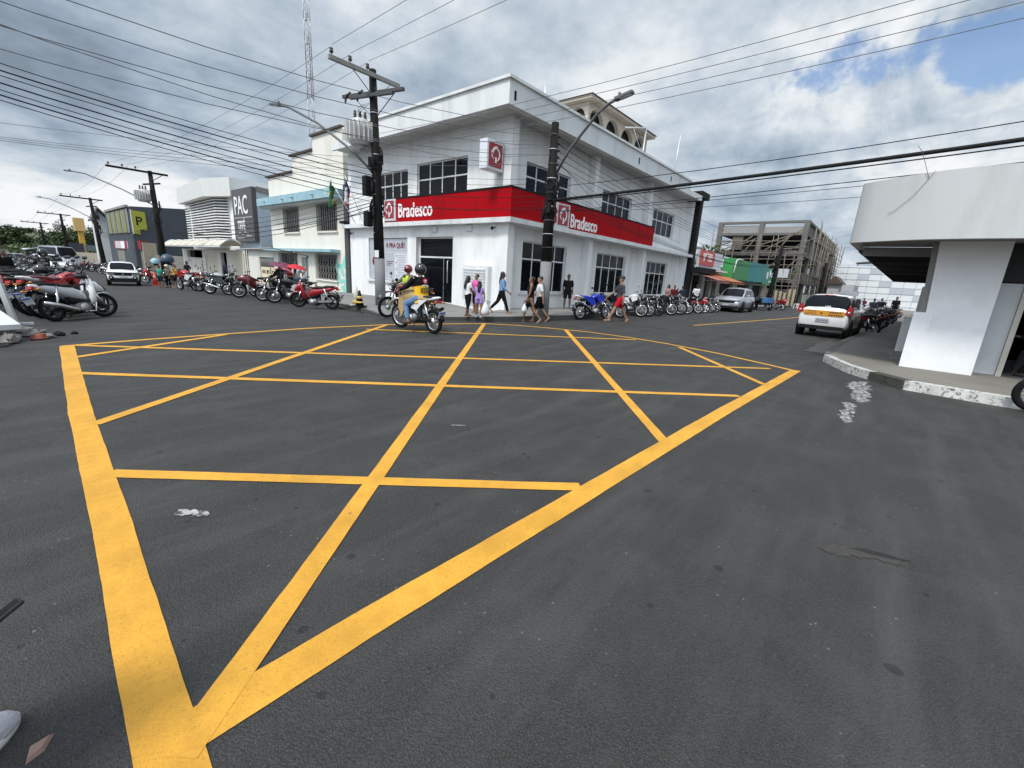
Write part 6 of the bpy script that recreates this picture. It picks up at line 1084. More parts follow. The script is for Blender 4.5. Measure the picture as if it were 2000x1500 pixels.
vn, q = car('van', 'tall silver-white van with large windscreen far down the left street', 'van', (5.0, 72, gh(5, 72)), R_(-72), 5.2, 2.0, 2.45, 1.35, 1.2, 3.1, (1.9, 1.3, -2.45, -2.55), CARS, .34, 1.3, .3)
# tricycle cart with a canopy, and the blue cart
ct = thing('cargo_tricycle', 'cargo tricycle with red front and a white and black canopy on thin posts', 'tricycle', (7.3, 20.0, gh(6, 20)), R_(158)); CAN = M('canopy_white', (.62, .63, .63), .7, var=.06); CANB = M('canopy_black', (.02, .02, .022), .7)
wheel(.30, .045, 16, 'wheel', ct, .95, .30)
for s_ in (-1, 1): B = MB(); B.torus((-.8, s_*.55, .30), (0, 1, 0), .255, .045, 24, 8); w = B.build('wheel', TYRE, ct); B = MB(); B.cyl((-.8, s_*.55, .30), (0, 1, 0), .2, .05, 16); B.build('rim', RIMB, w)
add(ct, 'front_body', PAINT['wine'], lambda B: shell(B, [(.30, .55, .12, .25), (.6, .75, .16, .22), (.85, .80, .12, .12), (.98, .76, .05, .05)])); add(ct, 'fork', CHR, lambda B: [B.tube([(.95, s_*.08, .3), (.70, s_*.08, .95)], .022, 6) for s_ in (-1, 1)]); add(ct, 'handlebar', FRM, lambda B: B.tube([(.5, .38, 1.08), (.66, .1, 1.05), (.66, -.1, 1.05), (.5, -.38, 1.08)], .014, 6)); add(ct, 'seat', SEATM, lambda B: shell(B, [(.25, .82, .1, .04), (0, .82, .15, .06), (-.25, .84, .14, .05)])); add(ct, 'cargo_box', GRILL, lambda B: (B.box(-1.4, -.2, -.6, .6, .42, .48), [B.beam((x, y, .48), (x, y, .95), .03, .03) for x in (-1.38, -.8, -.22) for y in (-.58, .58)], [B.beam((-1.4, y, z), (-.2, y, z), .025, .025) for y in (-.58, .58) for z in (.7, .95)]))
for x, y in ((.55, -.55), (.55, .55), (-1.2, -.55), (-1.2, .55)): add(ct, 'post', GRILL, lambda B: B.tube([(x, y, .45), (x, y, 1.98)], .018, 6))
add(ct, 'canopy', CAN, lambda B: B.add([(.9, -.8, 1.93), (.9, .8, 1.93), (-.35, .8, 2.08), (-.35, -.8, 2.08), (.9, -.8, 1.9), (.9, .8, 1.9), (-.35, .8, 2.05), (-.35, -.8, 2.05)], [(0,1,2,3), (4,5,6,7), (0,1,5,4), (1,2,6,5), (3,0,4,7)])); add(ct, 'rear_canopy', CANB, lambda B: B.add([(-.36, -.8, 2.08), (-.36, .8, 2.08), (-1.7, .85, 1.85), (-1.7, -.85, 1.85), (-1.7, .85, 1.76), (-1.7, -.85, 1.76)], [(0,1,2,3), (2,3,5,4)]))
bc = thing('flatbed_tricycle', 'dark cargo tricycle with blue side boards parked beyond the silver crossover', 'tricycle', (40.0, 7.8, gh(40, 7.5)), R_(170)); add(bc, 'cargo_box', M('blue_board', (.05, .16, .34), .6, var=.2), lambda B: B.box(-1.2, .2, -.55, .55, .62, 1.0)); add(bc, 'front_body', FRM, lambda B: (shell(B, [(.2, .8, .2, .2), (.6, .85, .25, .25), (1.0, .8, .15, .15)]), B.tube([(.7, .4, 1.1), (.75, 0, 1.15), (.7, -.4, 1.1)], .015, 6), B.box(-1.2, .8, -.4, .4, .45, .58)))
for x, y in ((1.0, 0), (-.7, .55), (-.7, -.55)): B = MB(); B.torus((x, y, .3), (0, 1, 0), .25, .05, 22, 7); w = B.build('wheel', TYRE, bc); B = MB(); B.cyl((x, y, .3), (0, 1, 0), .18, .05, 14); B.build('rim', CHR, w)
# ------------------------------------------------------------------ street things
def cone(x, y, h, body, bands, label):
    t = thing('traffic_cone', label, 'cone', (x, y, gh(x, y)+(.15 if x > 7.7 else 0))); add(t, 'base', body, lambda B: B.box(-.17, .17, -.17, .17, 0, .04)); add(t, 'cone', body, lambda B: B.tube([(0, 0, .04), (0, 0, h)], [.135, .03], 14))
    for z0, z1, m in bands: add(t, 'band', m, lambda B: B.tube([(0, 0, z0*h), (0, 0, z1*h)], [.142-.108*z0, .142-.108*z1], 14))
YC = M('cone_yellow', (.55, .36, .08), .7, var=.2); WC = M('cone_dirty_white', (.5, .47, .38), .7, var=.25, dirt=(.2, .16, .1)); OC = M('cone_orange', (.62, .07, .035), .6, var=.1)
cone(7.78, 13.35, .54, BLK, [(.12, .34, YC), (.5, .66, YC)], 'black and yellow striped cone by the drain at the bank corner'); cone(7.95, 13.85, .66, WC, [(.1, .3, YC)], 'dirty white cone just behind the striped cone'); cone(5.75, 31.3, .75, OC, [(.55, .68, WC)], 'plain orange-red cone on the road beside the white SUV')
def hood(x, y, label, col, s):
    t = thing('phone_hood', label, 'phone booth', (x, y, gh(x, y)+.15), R_(200)); add(t, 'post', SILV, lambda B: B.tube([(-.25*s, 0, 0), (-.25*s, 0, 1.1*s)], .06*s, 8)); add(t, 'hood', col, lambda B: B.sph((0, 0, 1.35*s), (.42*s, .42*s, .44*s), 16, 9, z0=-.35)); add(t, 'telephone', BLK, lambda B: B.box(-.22*s, .1*s, -.15*s, .15*s, 1.0*s, 1.32*s))
hood(8.9, 47.5, 'pale blue and white rounded phone hood on a post', M('hood_pale_blue', (.30, .48, .58), .4, var=.4, scale=1.2), .8); hood(7.9, 38.5, 'large dark blue rounded hood standing behind the people by the kerb', M('hood_dark_blue', (.035, .06, .09), .4, var=.4), .95)
for k, (x, y) in enumerate(((53.5, 7.1), (55.3, 7.1))):
    t = thing('plastic_stool', ('white plastic stool nearer the planks', 'white plastic stool nearer the driving-school car')[k], 'stool', (x, y, gh(x, y))); add(t, 'seat', WSIGN, lambda B: B.box(-.2, .2, -.2, .2, .44, .48))
    for a in (-1, 1):
        for b_ in (-1, 1): add(t, 'leg', WSIGN, lambda B: B.beam((a*.2, b_*.2, 0), (a*.15, b_*.15, .44), .04, .04))
# ------------------------------------------------------------------ people
SK1 = M('skin_brown', (.22, .11, .065), .55, var=.08); SK2 = M('skin_tan', (.33, .185, .12), .55, var=.08); SK3 = M('skin_dark', (.10, .05, .032), .55, var=.08); HAIR = M('hair_black', (.012, .010, .010), .45, var=.4, scale=30); EYE = M('eye_dark', (.01, .008, .008), .3)
CL = {k: M('cloth_'+k, c, .9, var=.16, scale=8, spec=.12, bump=.35, bscale=22) for k, c in dict(white=(.68, .68, .68), black=(.008, .008, .009), lilac=(.34, .24, .52), pink=(.60, .10, .30), denim=(.16, .27, .44), jeans=(.12, .20, .34), grey=(.055, .058, .066), red=(.42, .010, .025), yellow=(.74, .44, .02), green=(.03, .25, .20), navy=(.02, .025, .05), dusty=(.38, .22, .20), wine=(.10, .015, .02), khaki=(.13, .12, .085), tan=(.38, .27, .13), lime=(.45, .55, .05)).items()}
SHOE = M('shoe_dark', (.05, .032, .025), .6, var=.2); SAND = M('sandal_tan', (.28, .17, .10), .6); SHOEW = M('shoe_grey', (.36, .36, .40), .7, var=.15, scale=25, bump=.3, bscale=90); SOLE = M('sole_white', (.60, .60, .58), .6)
def remesh(mb, vox, smooth=2):
    me = bpy.data.meshes.new('tmp'); me.from_pydata([tuple(p) for p in mb.v], [], mb.f); bm = bmesh.new(); bm.from_mesh(me); bmesh.ops.recalc_face_normals(bm, faces=bm.faces); bm.to_mesh(me); bm.free()
    o = bpy.data.objects.new('tmp', me); COL.objects.link(o); r = o.modifiers.new('r', 'REMESH'); r.mode = 'VOXEL'; r.voxel_size = vox; r.use_smooth_shade = True
    if smooth: q = o.modifiers.new('s', 'SMOOTH'); q.iterations = smooth; q.factor = .5
    dg = bpy.context.evaluated_depsgraph_get(); out = bpy.data.meshes.new_from_object(o.evaluated_get(dg)); bpy.data.objects.remove(o); bpy.data.meshes.remove(me); return out
def cap(B, pts, rs, n=8, flat=1.0):
    B.tube(pts, rs, n, flat=flat); B.sph(pts[0], rs[0], n, 6); B.sph(pts[-1], rs[-1], n, 6)
def person(label, x, y, head, H, pose=None, top='white', bottom='black', sleeve=.5, leglen=.9, hair='short', skin=SK2, shoes=SAND, z=None, group=None, female=False, vox=.016, skirt=False, helmet=None, hat=None, fat=1.0, seat_z=None, hands=True):
    """figure in local axes (x ahead, y left); pose angles in degrees"""
    P = dict(lean=0, legL=(0, 3, 0), legR=(0, 3, 0), armL=(4, 8, 8), armR=(4, 8, 8), turn=0, nod=0, hipz=None); P.update(pose or {}); P['lean'] = max(-80, P['lean'])
    t = thing('person', label, 'person', (x, y, gh(x, y) if z is None else z), R_(head), group)
    hw, shw = .058*H, (.098 if female else .112)*H; th, sh_, ua, fa = .242*H, .245*H, .172*H, .150*H
    legs = {}
    for s_, k in ((1, 'legL'), (-1, 'legR')):
        a, ab, bd = (R_(v) for v in P[k]); d = Vector((math.sin(a), s_*math.sin(ab), -math.cos(a))).normalized(); e = Vector((math.sin(a-bd), s_*math.sin(ab)*.4, -math.cos(a-bd))).normalized(); legs[s_] = [Vector((0, s_*hw, 0)), Vector((0, s_*hw, 0))+d*th, Vector((0, s_*hw, 0))+d*th+e*sh_, e]
    low = min(l[2].z for l in legs.values()); hz0 = P['hipz'] if P['hipz'] is not None else -low+.045*H; up = Vector((0, 0, hz0))
    for l in legs.values():
        for i in range(3): l[i] = l[i]+up
    ln = R_(P['lean']); ax = Vector((math.sin(ln), 0, math.cos(ln))); hip = up; chest = hip+ax*.20*H; neck = hip+ax*.30*H; headc = neck+Vector((math.sin(ln*.5), 0, math.cos(ln*.5)))*.10*H
    arms = {}
    for s_, k in ((1, 'armL'), (-1, 'armR')):
        a, ab, bd = (R_(v) for v in P[k]); so_ = hip+ax*.275*H+Vector((0, s_*shw, 0)); d = Vector((math.sin(a)*math.cos(ab), s_*math.sin(ab), -math.cos(a)*math.cos(ab))); e = Vector((math.sin(a+bd), s_*math.sin(ab)*.35, -math.cos(a+bd))).normalized(); arms[s_] = [so_, so_+d*ua, so_+d*ua+e*fa, e]
    def torso(B, g, lo=-.02, hi=.285):
        # elliptical trunk rings from crotch to shoulder line
        prof = [(-.03, .075, .058), (.02, .092, .068), (.09, .082 if female else .086, .058), (.16, .086 if female else .095, .064), (.23, .098 if female else .112, .062), (.27, .085, .052), (.30, .045, .042)]; rings = []
        for u, a, b in prof:
            if u < lo-1e-6 or u > hi+.02: continue
            c = hip+ax*u*H; fx = Vector((math.cos(ln), 0, -math.sin(ln))); rings.append([c+fx*((b*fat+g/H)*H*math.cos(q)+(.012*H if female and .14 < u < .25 and math.cos(q) > .3 else 0))+Vector((0, (a*fat+g/H)*H*math.sin(q), 0)) for q in [6.283*i/14 for i in range(14)]])
        B.loft(rings)
    B = MB(); torso(B, 0)
    cap(B, [neck-ax*.03*H, headc-Vector((0, 0, .02*H))], [.036*H, .033*H])
    hd = MB(); tr = R_(P['turn']); RT = Matrix.Rotation(tr, 3, 'Z') @ Matrix.Rotation(R_(P['nod']), 3, 'Y'); HM = Matrix.Translation(headc) @ RT.to_4x4()
    B.T = HM; B.sph((0, 0, .012*H), (.056*H, .046*H, .060*H), 14, 10); B.sph((.014*H, 0, -.028*H), (.040*H, .034*H, .040*H), 12, 8); B.sph((.055*H, 0, -.008*H), (.014*H, .009*H, .016*H), 8, 6); B.sph((0, .046*H, -.004*H), (.014*H, .008*H, .018*H), 8, 6); B.sph((0, -.046*H, -.004*H), (.014*H, .008*H, .018*H), 8, 6); B.sph((.046*H, 0, -.036*H), (.012*H, .018*H, .008*H), 8, 6); B.T = None
    for s_ in (1, -1):
        l = legs[s_]; cap(B, [l[0], l[0].lerp(l[1], .5), l[1]], [.056*H*fat, .048*H*fat, .034*H], 10); cap(B, [l[1], l[1].lerp(l[2], .35), l[2]], [.033*H, .034*H, .020*H], 10)
        fd = Vector((1, s_*.12, -.0)); 
        if l[3].x < -.35: fd = Vector((.75, s_*.1, -.66))
        fd.normalize(); a0 = l[2]-fd*.025*H-Vector((0, 0, .018*H)); cap(B, [a0, a0+fd*.06*H-Vector((0, 0, .008*H)), a0+fd*.118*H-Vector((0, 0, .012*H))], [.024*H, .026*H, .018*H], 8, .8); l.append(fd)
        a = arms[s_]; cap(B, [a[0], a[0].lerp(a[1], .5), a[1]], [.034*H*fat, .029*H, .024*H], 10); cap(B, [a[1], a[1].lerp(a[2], .4), a[2]], [.024*H, .023*H, .015*H], 10)
    me = remesh(B, vox)
    # hands: palm, four fingers bent at the knuckle, thumb from the palm's side
    hb = MB()
    if hands:
        for s_ in (1, -1):
            e = arms[s_][3]; w = arms[s_][2]; side = Vector((e.z, 0, -e.x)); side = side if side.x > 0 else -side; side.normalize(); nrm = e.cross(side).normalized(); nrm = nrm if nrm.y*s_ < 0 else -nrm
            pc = w+e*.035*H; cap(hb, [w+e*.005*H, pc, w+e*.055*H], [.014*H, .020*H, .018*H], 8, .55)
            for i, (o_, ll) in enumerate(((.015, .043), (.005, .047), (-.005, .044), (-.014, .035))):
                b0 = w+e*.055*H+side*o_*H; b1 = b0+(e*.8+nrm*.35).normalized()*ll*.5*H; b2 = b1+(e*.45+nrm*.8).normalized()*ll*.5*H; hb.tube([b0-e*.008*H, b1, b2], [.0058*H, .0055*H, .0042*H], 5)
            b0 = w+e*.022*H+side*.017*H; b1 = b0+(e*.7+side*.6+nrm*.3).normalized()*.024*H; hb.tube([b0, b1, b1+(e*.8+nrm*.5).normalized()*.02*H], [.0075*H, .0065*H, .0048*H], 5)
        bm = bmesh.new(); bm.from_mesh(me); vs = [bm.verts.new(p) for p in hb.v]
        for f, sm in zip(hb.f, hb.s):
            try: q = bm.faces.new([vs[i] for i in f]); q.smooth = True
            except ValueError: pass
        bm.to_mesh(me); bm.free()
    me.materials.clear(); me.materials.append(skin); me.name = 'body'; o = bpy.data.objects.new('body', me); COL.objects.link(o); o.parent = t
    def cloth(nm, B, m, v=None):
        q = remesh(B, (v or vox)*1.05, 2); q.materials.clear(); q.materials.append(m); q.name = nm; c = bpy.data.objects.new(nm, q); COL.objects.link(c); c.parent = t; return c
    g = .012*H; C = MB(); torso(C, g, -.04 if not skirt else .0)
    for s_ in (1, -1):
        a = arms[s_]
        C.sph(a[0]-Vector((0, s_*.01*H, 0)), (.040*H if sleeve else .030*H)*fat, 10, 8)
        if sleeve > 0:
            e1 = a[0].lerp(a[1], min(1, sleeve*2)); C.tube([a[0], e1], [.040*H*fat, .036*H], 10)
            if sleeve > .5: C.sph(a[1], .031*H, 8, 6); C.tube([a[1], a[1].lerp(a[2], sleeve*2-1)], [.031*H, .025*H], 10)
    shirt = cloth('shirt', C, top if not isinstance(top, str) else CL[top])
    C = MB(); torso(C, g*1.25, -.03, .05)
    if skirt:
        ks = [legs[1][1].lerp(legs[1][0], .25), legs[-1][1].lerp(legs[-1][0], .25)]; c = (ks[0]+ks[1])/2; rings = []
        for u in (0, .5, 1): m_ = hip.lerp(c, u); rings.append([m_+Vector(((.075+.035*u)*H*math.cos(q), (.10+.02*u)*H*math.sin(q), 0)) for q in [6.283*i/14 for i in range(14)]])
        C.loft(rings)
    else:
        for s_ in (1, -1):
            l = legs[s_]; C.sph(l[0], .066*H*fat, 10, 8); k = min(1, leglen*2); C.tube([l[0], l[0].lerp(l[1], .5*k), l[0].lerp(l[1], k)], [.066*H*fat, .058*H*fat, (.056 if leglen < .5 else .045)*H], 10)
            if leglen > .5: C.sph(l[1], .045*H, 10, 8); C.tube([l[1], l[1].lerp(l[2], leglen*2-1)], [.044*H, .035*H], 10)
    cloth('skirt' if skirt else ('trousers' if leglen > .6 else 'shorts'), C, CL[bottom])
    for s_ in (1, -1):
        l = legs[s_]; fd = l[4]; a0 = l[2]-fd*.03*H-Vector((0, 0, .022*H)); B = MB()
        if shoes is SAND: B.beam(a0-Vector((0, 0, .012*H)), a0+fd*.135*H-Vector((0, 0, .018*H)), .052*H, .014*H); B.beam(a0+fd*.07*H+Vector((0, .025*H, 0)), a0+fd*.09*H+Vector((0, -.025*H, .0)), .02*H, .028*H)
        else: cap(B, [a0, a0+fd*.07*H-Vector((0, 0, .008*H)), a0+fd*.13*H-Vector((0, 0, .014*H))], [.032*H, .033*H, .024*H], 10, .85)
        B.build('shoe', shoes, t)
    B = MB(); B.T = HM
    if helmet: pass
    elif hair == 'long':
        B.sph((-.012*H, 0, .022*H), (.060*H, .054*H, .060*H), 14, 8); B.tube([(-.035*H, 0, .02*H), (-.052*H, 0, -.08*H), (-.065*H, 0, -.19*H), (-.06*H, 0, -.27*H)], [.048*H, .055*H, .048*H, .018*H], 10, flat=.6); [B.tube([(.02*H, s_*.045*H, .02*H), (.012*H, s_*.052*H, -.07*H), (-.02*H, s_*.05*H, -.16*H)], [.016*H, .018*H, .008*H], 6) for s_ in (1, -1)]
    elif hair == 'bun': B.sph((-.012*H, 0, .020*H), (.058*H, .052*H, .058*H), 14, 8); B.sph((-.06*H, 0, .03*H), .026*H, 10, 6)
    else: B.sph((-.010*H, 0, .026*H), (.057*H, .050*H, .055*H), 14, 8, z0=-.35)
    if B.v: B.T = None; c = cloth('hair', B, HAIR, .010)
    if not helmet:
        for s_ in (1, -1): B = MB(); B.T = HM; B.sph((.050*H, s_*.019*H, .008*H), (.006*H, .008*H, .005*H), 8, 5); B.build('eye', EYE, t)
        B = MB(); B.T = HM; B.sph((.0545*H, 0, -.036*H), (.006*H, .017*H, .004*H), 8, 5); B.build('mouth', M('lip', (.20, .06, .05), .5), t)
    else:
        B = MB(); B.T = HM; B.sph((-.004*H, 0, .008*H), (.088*H, .078*H, .086*H), 18, 12, z0=-.72); h_ = B.build('helmet', helmet, t); B = MB(); B.T = HM; B.sph((.008*H, 0, .0), (.083*H, .070*H, .036*H), 16, 8); B.build('visor', GLS, h_)
    if hat == 'cap':
        B = MB(); B.T = HM; B.sph((-.004*H, 0, .022*H), (.066*H, .057*H, .060*H), 14, 6, z0=.02); B.prism([(.03*H, -.042*H), (.11*H, -.034*H), (.125*H, 0), (.11*H, .034*H), (.03*H, .042*H)], .026*H, .034*H); B.build('cap', CL['grey'], t)
    t['wrist'] = 0; del t['wrist']
    return t, dict(arms={k: [Vector(q) for q in v] for k, v in arms.items()}, hip=hip, ax=ax, headc=headc, H=H, neck=neck, legs=legs)
def wpos(t, p): return Matrix.Translation(t.location) @ Matrix.Rotation(t.rotation_euler.z, 4, 'Z') @ Vector(p)
def bag(label, p, s, m, name='plastic_bag'):
    t = thing(name, label, 'bag', p); B = MB(); rings = []
    for z, r in ((0, .02), (-.08, .05), (-.18, .13), (-.34, .17), (-.44, .13), (-.46, .03)): rings.append([Vector((r*s*math.cos(q)*(1+.12*math.sin(3*q+z*20)), r*s*.75*math.sin(q), z*s)) for q in [6.283*i/12 for i in range(12)]])
    B.loft(rings); B.build('sack', m, t); B = MB(); B.torus((0, 0, .03*s), (1, 0, 0), .05*s, .008*s, 12, 5); B.build('handles', m, t); return t
PLAS = M('white_plastic_bag', (.68, .69, .70), .4, var=.06)
walk = lambda a=24, b=30: dict(legL=(a, 2, 6), legR=(-a*.8, 2, b), armL=(-20, 8, 12), armR=(22, 8, 18), lean=3)
gp = 'people on the bank corner'
person('woman in white T-shirt and dark capri trousers with long black hair, back half turned', 9.36, 9.8, -15, 1.22, dict(legL=(8, 3, 4), legR=(-6, 3, 8), armL=(15, 5, 70), armR=(12, 6, 60), nod=10), 'white', 'black', .3, .72, 'long', SK3, SAND, gh(9, 9.8)+.14, gp, True)
w, q = person('woman in bright pink top facing the others, behind the girl in lilac', 10.35, 10.45, 190, 1.27, dict(legL=(3, 3, 2), legR=(-3, 3, 3), armL=(25, 10, 60), armR=(10, 12, 25), turn=-20), 'pink', 'black', .25, .6, 'bun', SK1, SAND, gh(9, 9.8)+.15, gp, True)
w, q = person('girl in lilac top and lilac shorts with long black hair, seen from behind', 9.46, 9.42, 35, 1.09, dict(legL=(4, 4, 2), legR=(-4, 4, 4), armL=(10, 8, 40), armR=(6, 14, 6)), 'lilac', 'lilac', .3, .30, 'long', SK1, SHOEW, gh(9, 9.4)+.14, gp, True)
bag('large white plastic bag hanging beside the girl in lilac', wpos(w, q['arms'][-1][2]+Vector((.0, -.03, -.03))), .95, PLAS)
person('woman in pale denim jacket and black trousers walking right, long black hair', 11.19, 10.06, -46, 1.43, dict(legL=(-22, 2, 22), legR=(22, 2, 4), armL=(-6, 8, 10), armR=(10, 6, 40), lean=2), 'denim', 'black', .8, .95, 'long', SK1, SAND, gh(11, 10)+.15, gp, True)
w, q = person('woman in sleeveless black dress walking left past the pole, dark hair', 11.1, 8.72, 131, 1.48, dict(legL=(-16, 2, 26), legR=(20, 2, 3), armL=(12, 8, 14), armR=(-8, 8, 10)), 'black', 'black', 0, .5, 'bun', SK1, SAND, 0, gp, True, skirt=True)
bag('small white plastic bag in the hand of the woman in black', wpos(w, q['arms'][1][2]+q['arms'][1][3]*.09+Vector((0, .0, -.02))), .62, PLAS); 
B = MB(); hp = wpos(w, (.10, .20, .70)); B.sph((0, 0, 0), (.11, .06, .09), 12, 8); B.tube([(-.02, -.02, .07), (-.05, -.10, .35), (-.10, -.25, .52)], .008, 4); o = B.build('handbag', M('brown_leather', (.10, .05, .03), .5)); o.location = hp; tag(o, 'small brown shoulder bag at the hip of the woman in black', 'bag')
person('person in white patterned T-shirt and black shorts walking just behind the woman in black', 11.62, 8.74, 131, 1.50, walk(20, 24), 'white', 'black', .4, .48, 'short', SK2, SAND, 0, gp)
person('man in black shirt and black shorts leaning on the bank wall between two windows', 16.3, 10.75, 222, 1.48, dict(legL=(6, 3, 2), legR=(4, 4, 4), armL=(-6, 8, 30), armR=(4, 9, 14), lean=-5), 'black', 'black', .45, .46, 'short', SK3, SAND, gh(16, 10)+.16, gp)
person('man in grey T-shirt, red shorts and grey cap striding left across the road', 15.15, 7.62, 131, 1.76, dict(legL=(30, 2, 6), legR=(-20, 2, 10), armL=(-10, 8, 8), armR=(36, 6, 12), lean=2), 'grey', 'red', .48, .40, 'short', SK2, SAND, None, gp, False, .016, hat='cap', fat=1.05)
gp = 'people by the motorcycles along the bank'
person('woman in dusty pink top looking left behind the parked motorcycles', 25.2, 9.75, 150, 1.42, None, 'dusty', 'black', .4, .9, 'long', SK2, SHOE, gh(25, 9)+.1, gp, True, .022); person('person in dark red top between the pink-topped woman and the man in navy', 26.2, 9.75, 200, 1.40, None, 'wine', 'jeans', .4, .9, 'short', SK1, SHOE, gh(26, 9)+.1, gp, False, .022); person('man in navy shirt with back turned, sitting on a parked motorcycle', 25.9, 9.1, 60, 1.46, dict(lean=10, armL=(30, 10, 20), armR=(30, 10, 20)), 'navy', 'jeans', .45, .9, 'short', SK3, SHOE, gh(26, 9)+.05, gp, False, .022)
person('person in white T-shirt with back turned beside the dark pilaster shop', 28.8, 9.3, 50, 1.52, dict(armL=(10, 12, 20), armR=(8, 12, 20)), 'white', 'black', .45, .9, 'short', SK3, SHOE, gh(28, 9)+.1, gp, False, .020)
# riders
def back_marks(t, q, num=True):
    H = q['H']; ax = q['ax']; ry = Vector((0, 1, 0)); n = Vector((-ax.z, 0, ax.x)); hip = q['hip']; return H, ax, n, hip
moto('trail', 6.58, 8.68, 92, 'white-panelled trail motorcycle ridden across the junction toward the left street', 'ridden motorcycles', 'black', 'white', 'white', 'tan' if 'tan' in PAINT else None, 8, -2, s=.92)
rd, q = person('motorcycle rider in black shirt and yellow numbered vest with black helmet, seen from behind', 6.60, 8.52, 92, 1.66, dict(hipz=.80, lean=6, legL=(66, 14, 84), legR=(66, 14, 84), armL=(42, 16, 28), armR=(42, 16, 28)), 'black', 'jeans', .95, .95, 'short', SK2, SHOE, 0, 'riders', False, .014, helmet=M('helmet_black', (.012, .012, .013), .12, coat=.6), fat=1.08)
C = MB(); H = 1.66; hip, ax = q['hip'], q['ax']; ln = math.atan2(ax.x, ax.z); fxv = Vector((math.cos(ln), 0, -math.sin(ln)))
def vest_ring(u, a, b): c = hip+ax*u*H; return [c+fxv*b*H*math.cos(k)+Vector((0, a*H*math.sin(k), 0)) for k in [6.283*i/16 for i in range(16)]]
C.loft([vest_ring(-.065, .122, .100), vest_ring(-.03, .116, .094), vest_ring(.03, .114, .086), vest_ring(.10, .110, .078), vest_ring(.16, .116, .082), vest_ring(.20, .112, .078), vest_ring(.215, .100, .066)], cap=False); vst = C.build('vest', CL['yellow'], rd, fix=False)
upv = ax; bk = lambda u, d=.098: hip+ax*u*H-fxv*d*H
text('825', .165, INK, vst, bk(.072, .089)+Vector((0, .135, 0)), (0, -1, 0), upv, .004, .0015, .95)
C = MB(); VR = M('vest_red_print', (.36, .02, .02), .8)
for k in range(8): p = bk(.012, .093)+Vector((0, .13-.036*k, 0)); C.bx(p, (.006, .026, .055))
C.build('vest_print', VR, vst); C = MB()
for k in range(7): a = R_(150-20*k); p = bk(.150, .088)+Vector((0, .11*math.cos(a), .05*math.sin(a))); C.bx(p, (.006, .022, .034), 0, Matrix.Rotation(-(a-1.57)*.7, 3, 'X'))
C.build('vest_print', WSIGN, vst); C = MB(); C.cyl(bk(.235, .082)+Vector((0, -.03, 0)), fxv, .068, .008, 20); pt = C.build('round_patch', M('patch_red', (.42, .012, .03), .7), rd); C = MB(); p = bk(.235, .086)+Vector((0, -.03, 0)); C.bx(p+Vector((-.002, .018, 0)), (.006, .016, .07)); C.beam(p+Vector((-.003, .01, 0)), p+Vector((-.003, -.03, .035)), .006, .016); C.beam(p+Vector((-.003, .008, .0)), p+Vector((-.003, -.028, -.036)), .006, .016); C.build('patch_mark', WSIGN, pt)
C = MB(); C.T = Matrix.Translation((6.58, 8.66, .0)) @ Matrix.Rotation(R_(92), 4, 'Z'); shell(C, [(-.52, .80, .14, .06), (-.2, .80, .17, .09), (.06, .83, .21, .16), (.24, .83, .22, .22), (.38, .80, .19, .24), (.47, .70, .12, .20), (.52, .66, .04, .08)], n=14); C.prism([(.10, .82), (.46, .84), (.48, .55), (.34, .34), (.24, .54)], .175, .205, 'y'); C.T = None; tag(C.build('tank_cover', CL['tan']), 'tan cloth cover laid over the tank and seat of the junction rider motorcycle', 'cover')
moto('trail', 8.0, 11.05, 172, 'red trail motorcycle carrying two people at the bank corner, facing left', 'ridden motorcycles', 'red', 'black', 'black', None, 8, -2, z=.02)
person('rider in olive jacket and yellow vest with red and black helmet, facing the junction rider', 8.12, 11.03, 176, 1.55, dict(hipz=.80, lean=8, legL=(66, 14, 80), legR=(66, 14, 80), armL=(46, 16, 24), armR=(46, 16, 24), turn=25), 'khaki', 'black', .95, .95, 'short', SK2, SHOE, .02, 'riders', False, .016, helmet=M('helmet_red_black', (.16, .012, .018), .15, var=.9, scale=2.2, coat=.6))
C = MB()
for s_ in (1, -1): C.T = Matrix.Translation((8.12, 11.03, .02)) @ Matrix.Rotation(R_(176), 4, 'Z'); C.sph((.16, s_*.08, 1.08), (.06, .09, .17), 10, 8)
C.T = None; C.build('vest', CL['lime'], bpy.data.objects['person.014'] if False else [o for o in COL.objects if o.get('label', '').startswith('rider in olive')][0], fix=False).matrix_parent_inverse = ([o for o in COL.objects if o.get('label', '').startswith('rider in olive')][0]).matrix_basis.inverted()
person('passenger with short dark hair sitting behind the rider in the olive jacket', 8.5, 11.02, 178, 1.40, dict(hipz=.84, lean=4, legL=(60, 16, 80), legR=(60, 16, 80), armL=(30, 12, 50), armR=(30, 12, 50), turn=30), 'white', 'black', .45, .9, 'short', SK3, SHOE, .02, 'riders', False, .018)
# left street people
gp = 'people along the left street'
person('child in green top standing by the kerb with the group beside the cone', 5.45, 28.5, 30, 1.12, None, 'green', 'navy', .4, .5, 'short', SK1, SAND, None, gp, False, .02); person('person in yellow vest top and dark shorts in the group beside the cone', 6.0, 28.0, -60, 1.22, walk(10, 12), 'yellow', 'black', 0, .45, 'bun', SK1, SAND, None, gp, True, .02); person('person with a pale helmet between the green top and the yellow top', 5.75, 28.4, 210, 1.16, None, 'khaki', 'black', .5, .9, 'short', SK1, SHOE, None, gp, False, .02, helmet=M('helmet_cream', (.55, .48, .36), .3)); person('man in black with hands on hips before the pale gate', 8.3, 35.6, 200, 1.42, dict(armL=(-12, 38, 60), armR=(-12, 38, 60)), 'black', 'black', .5, .9, 'short', SK3, SHOE, None, gp, False, .022)
person('person in black and hi-vis green standing in the doorway under the barrel awning', 11.4, 38.6, 200, 1.35, None, 'navy', 'black', .8, .95, 'short', SK3, SHOE, gh(11, 38)+.15, gp, False, .022)
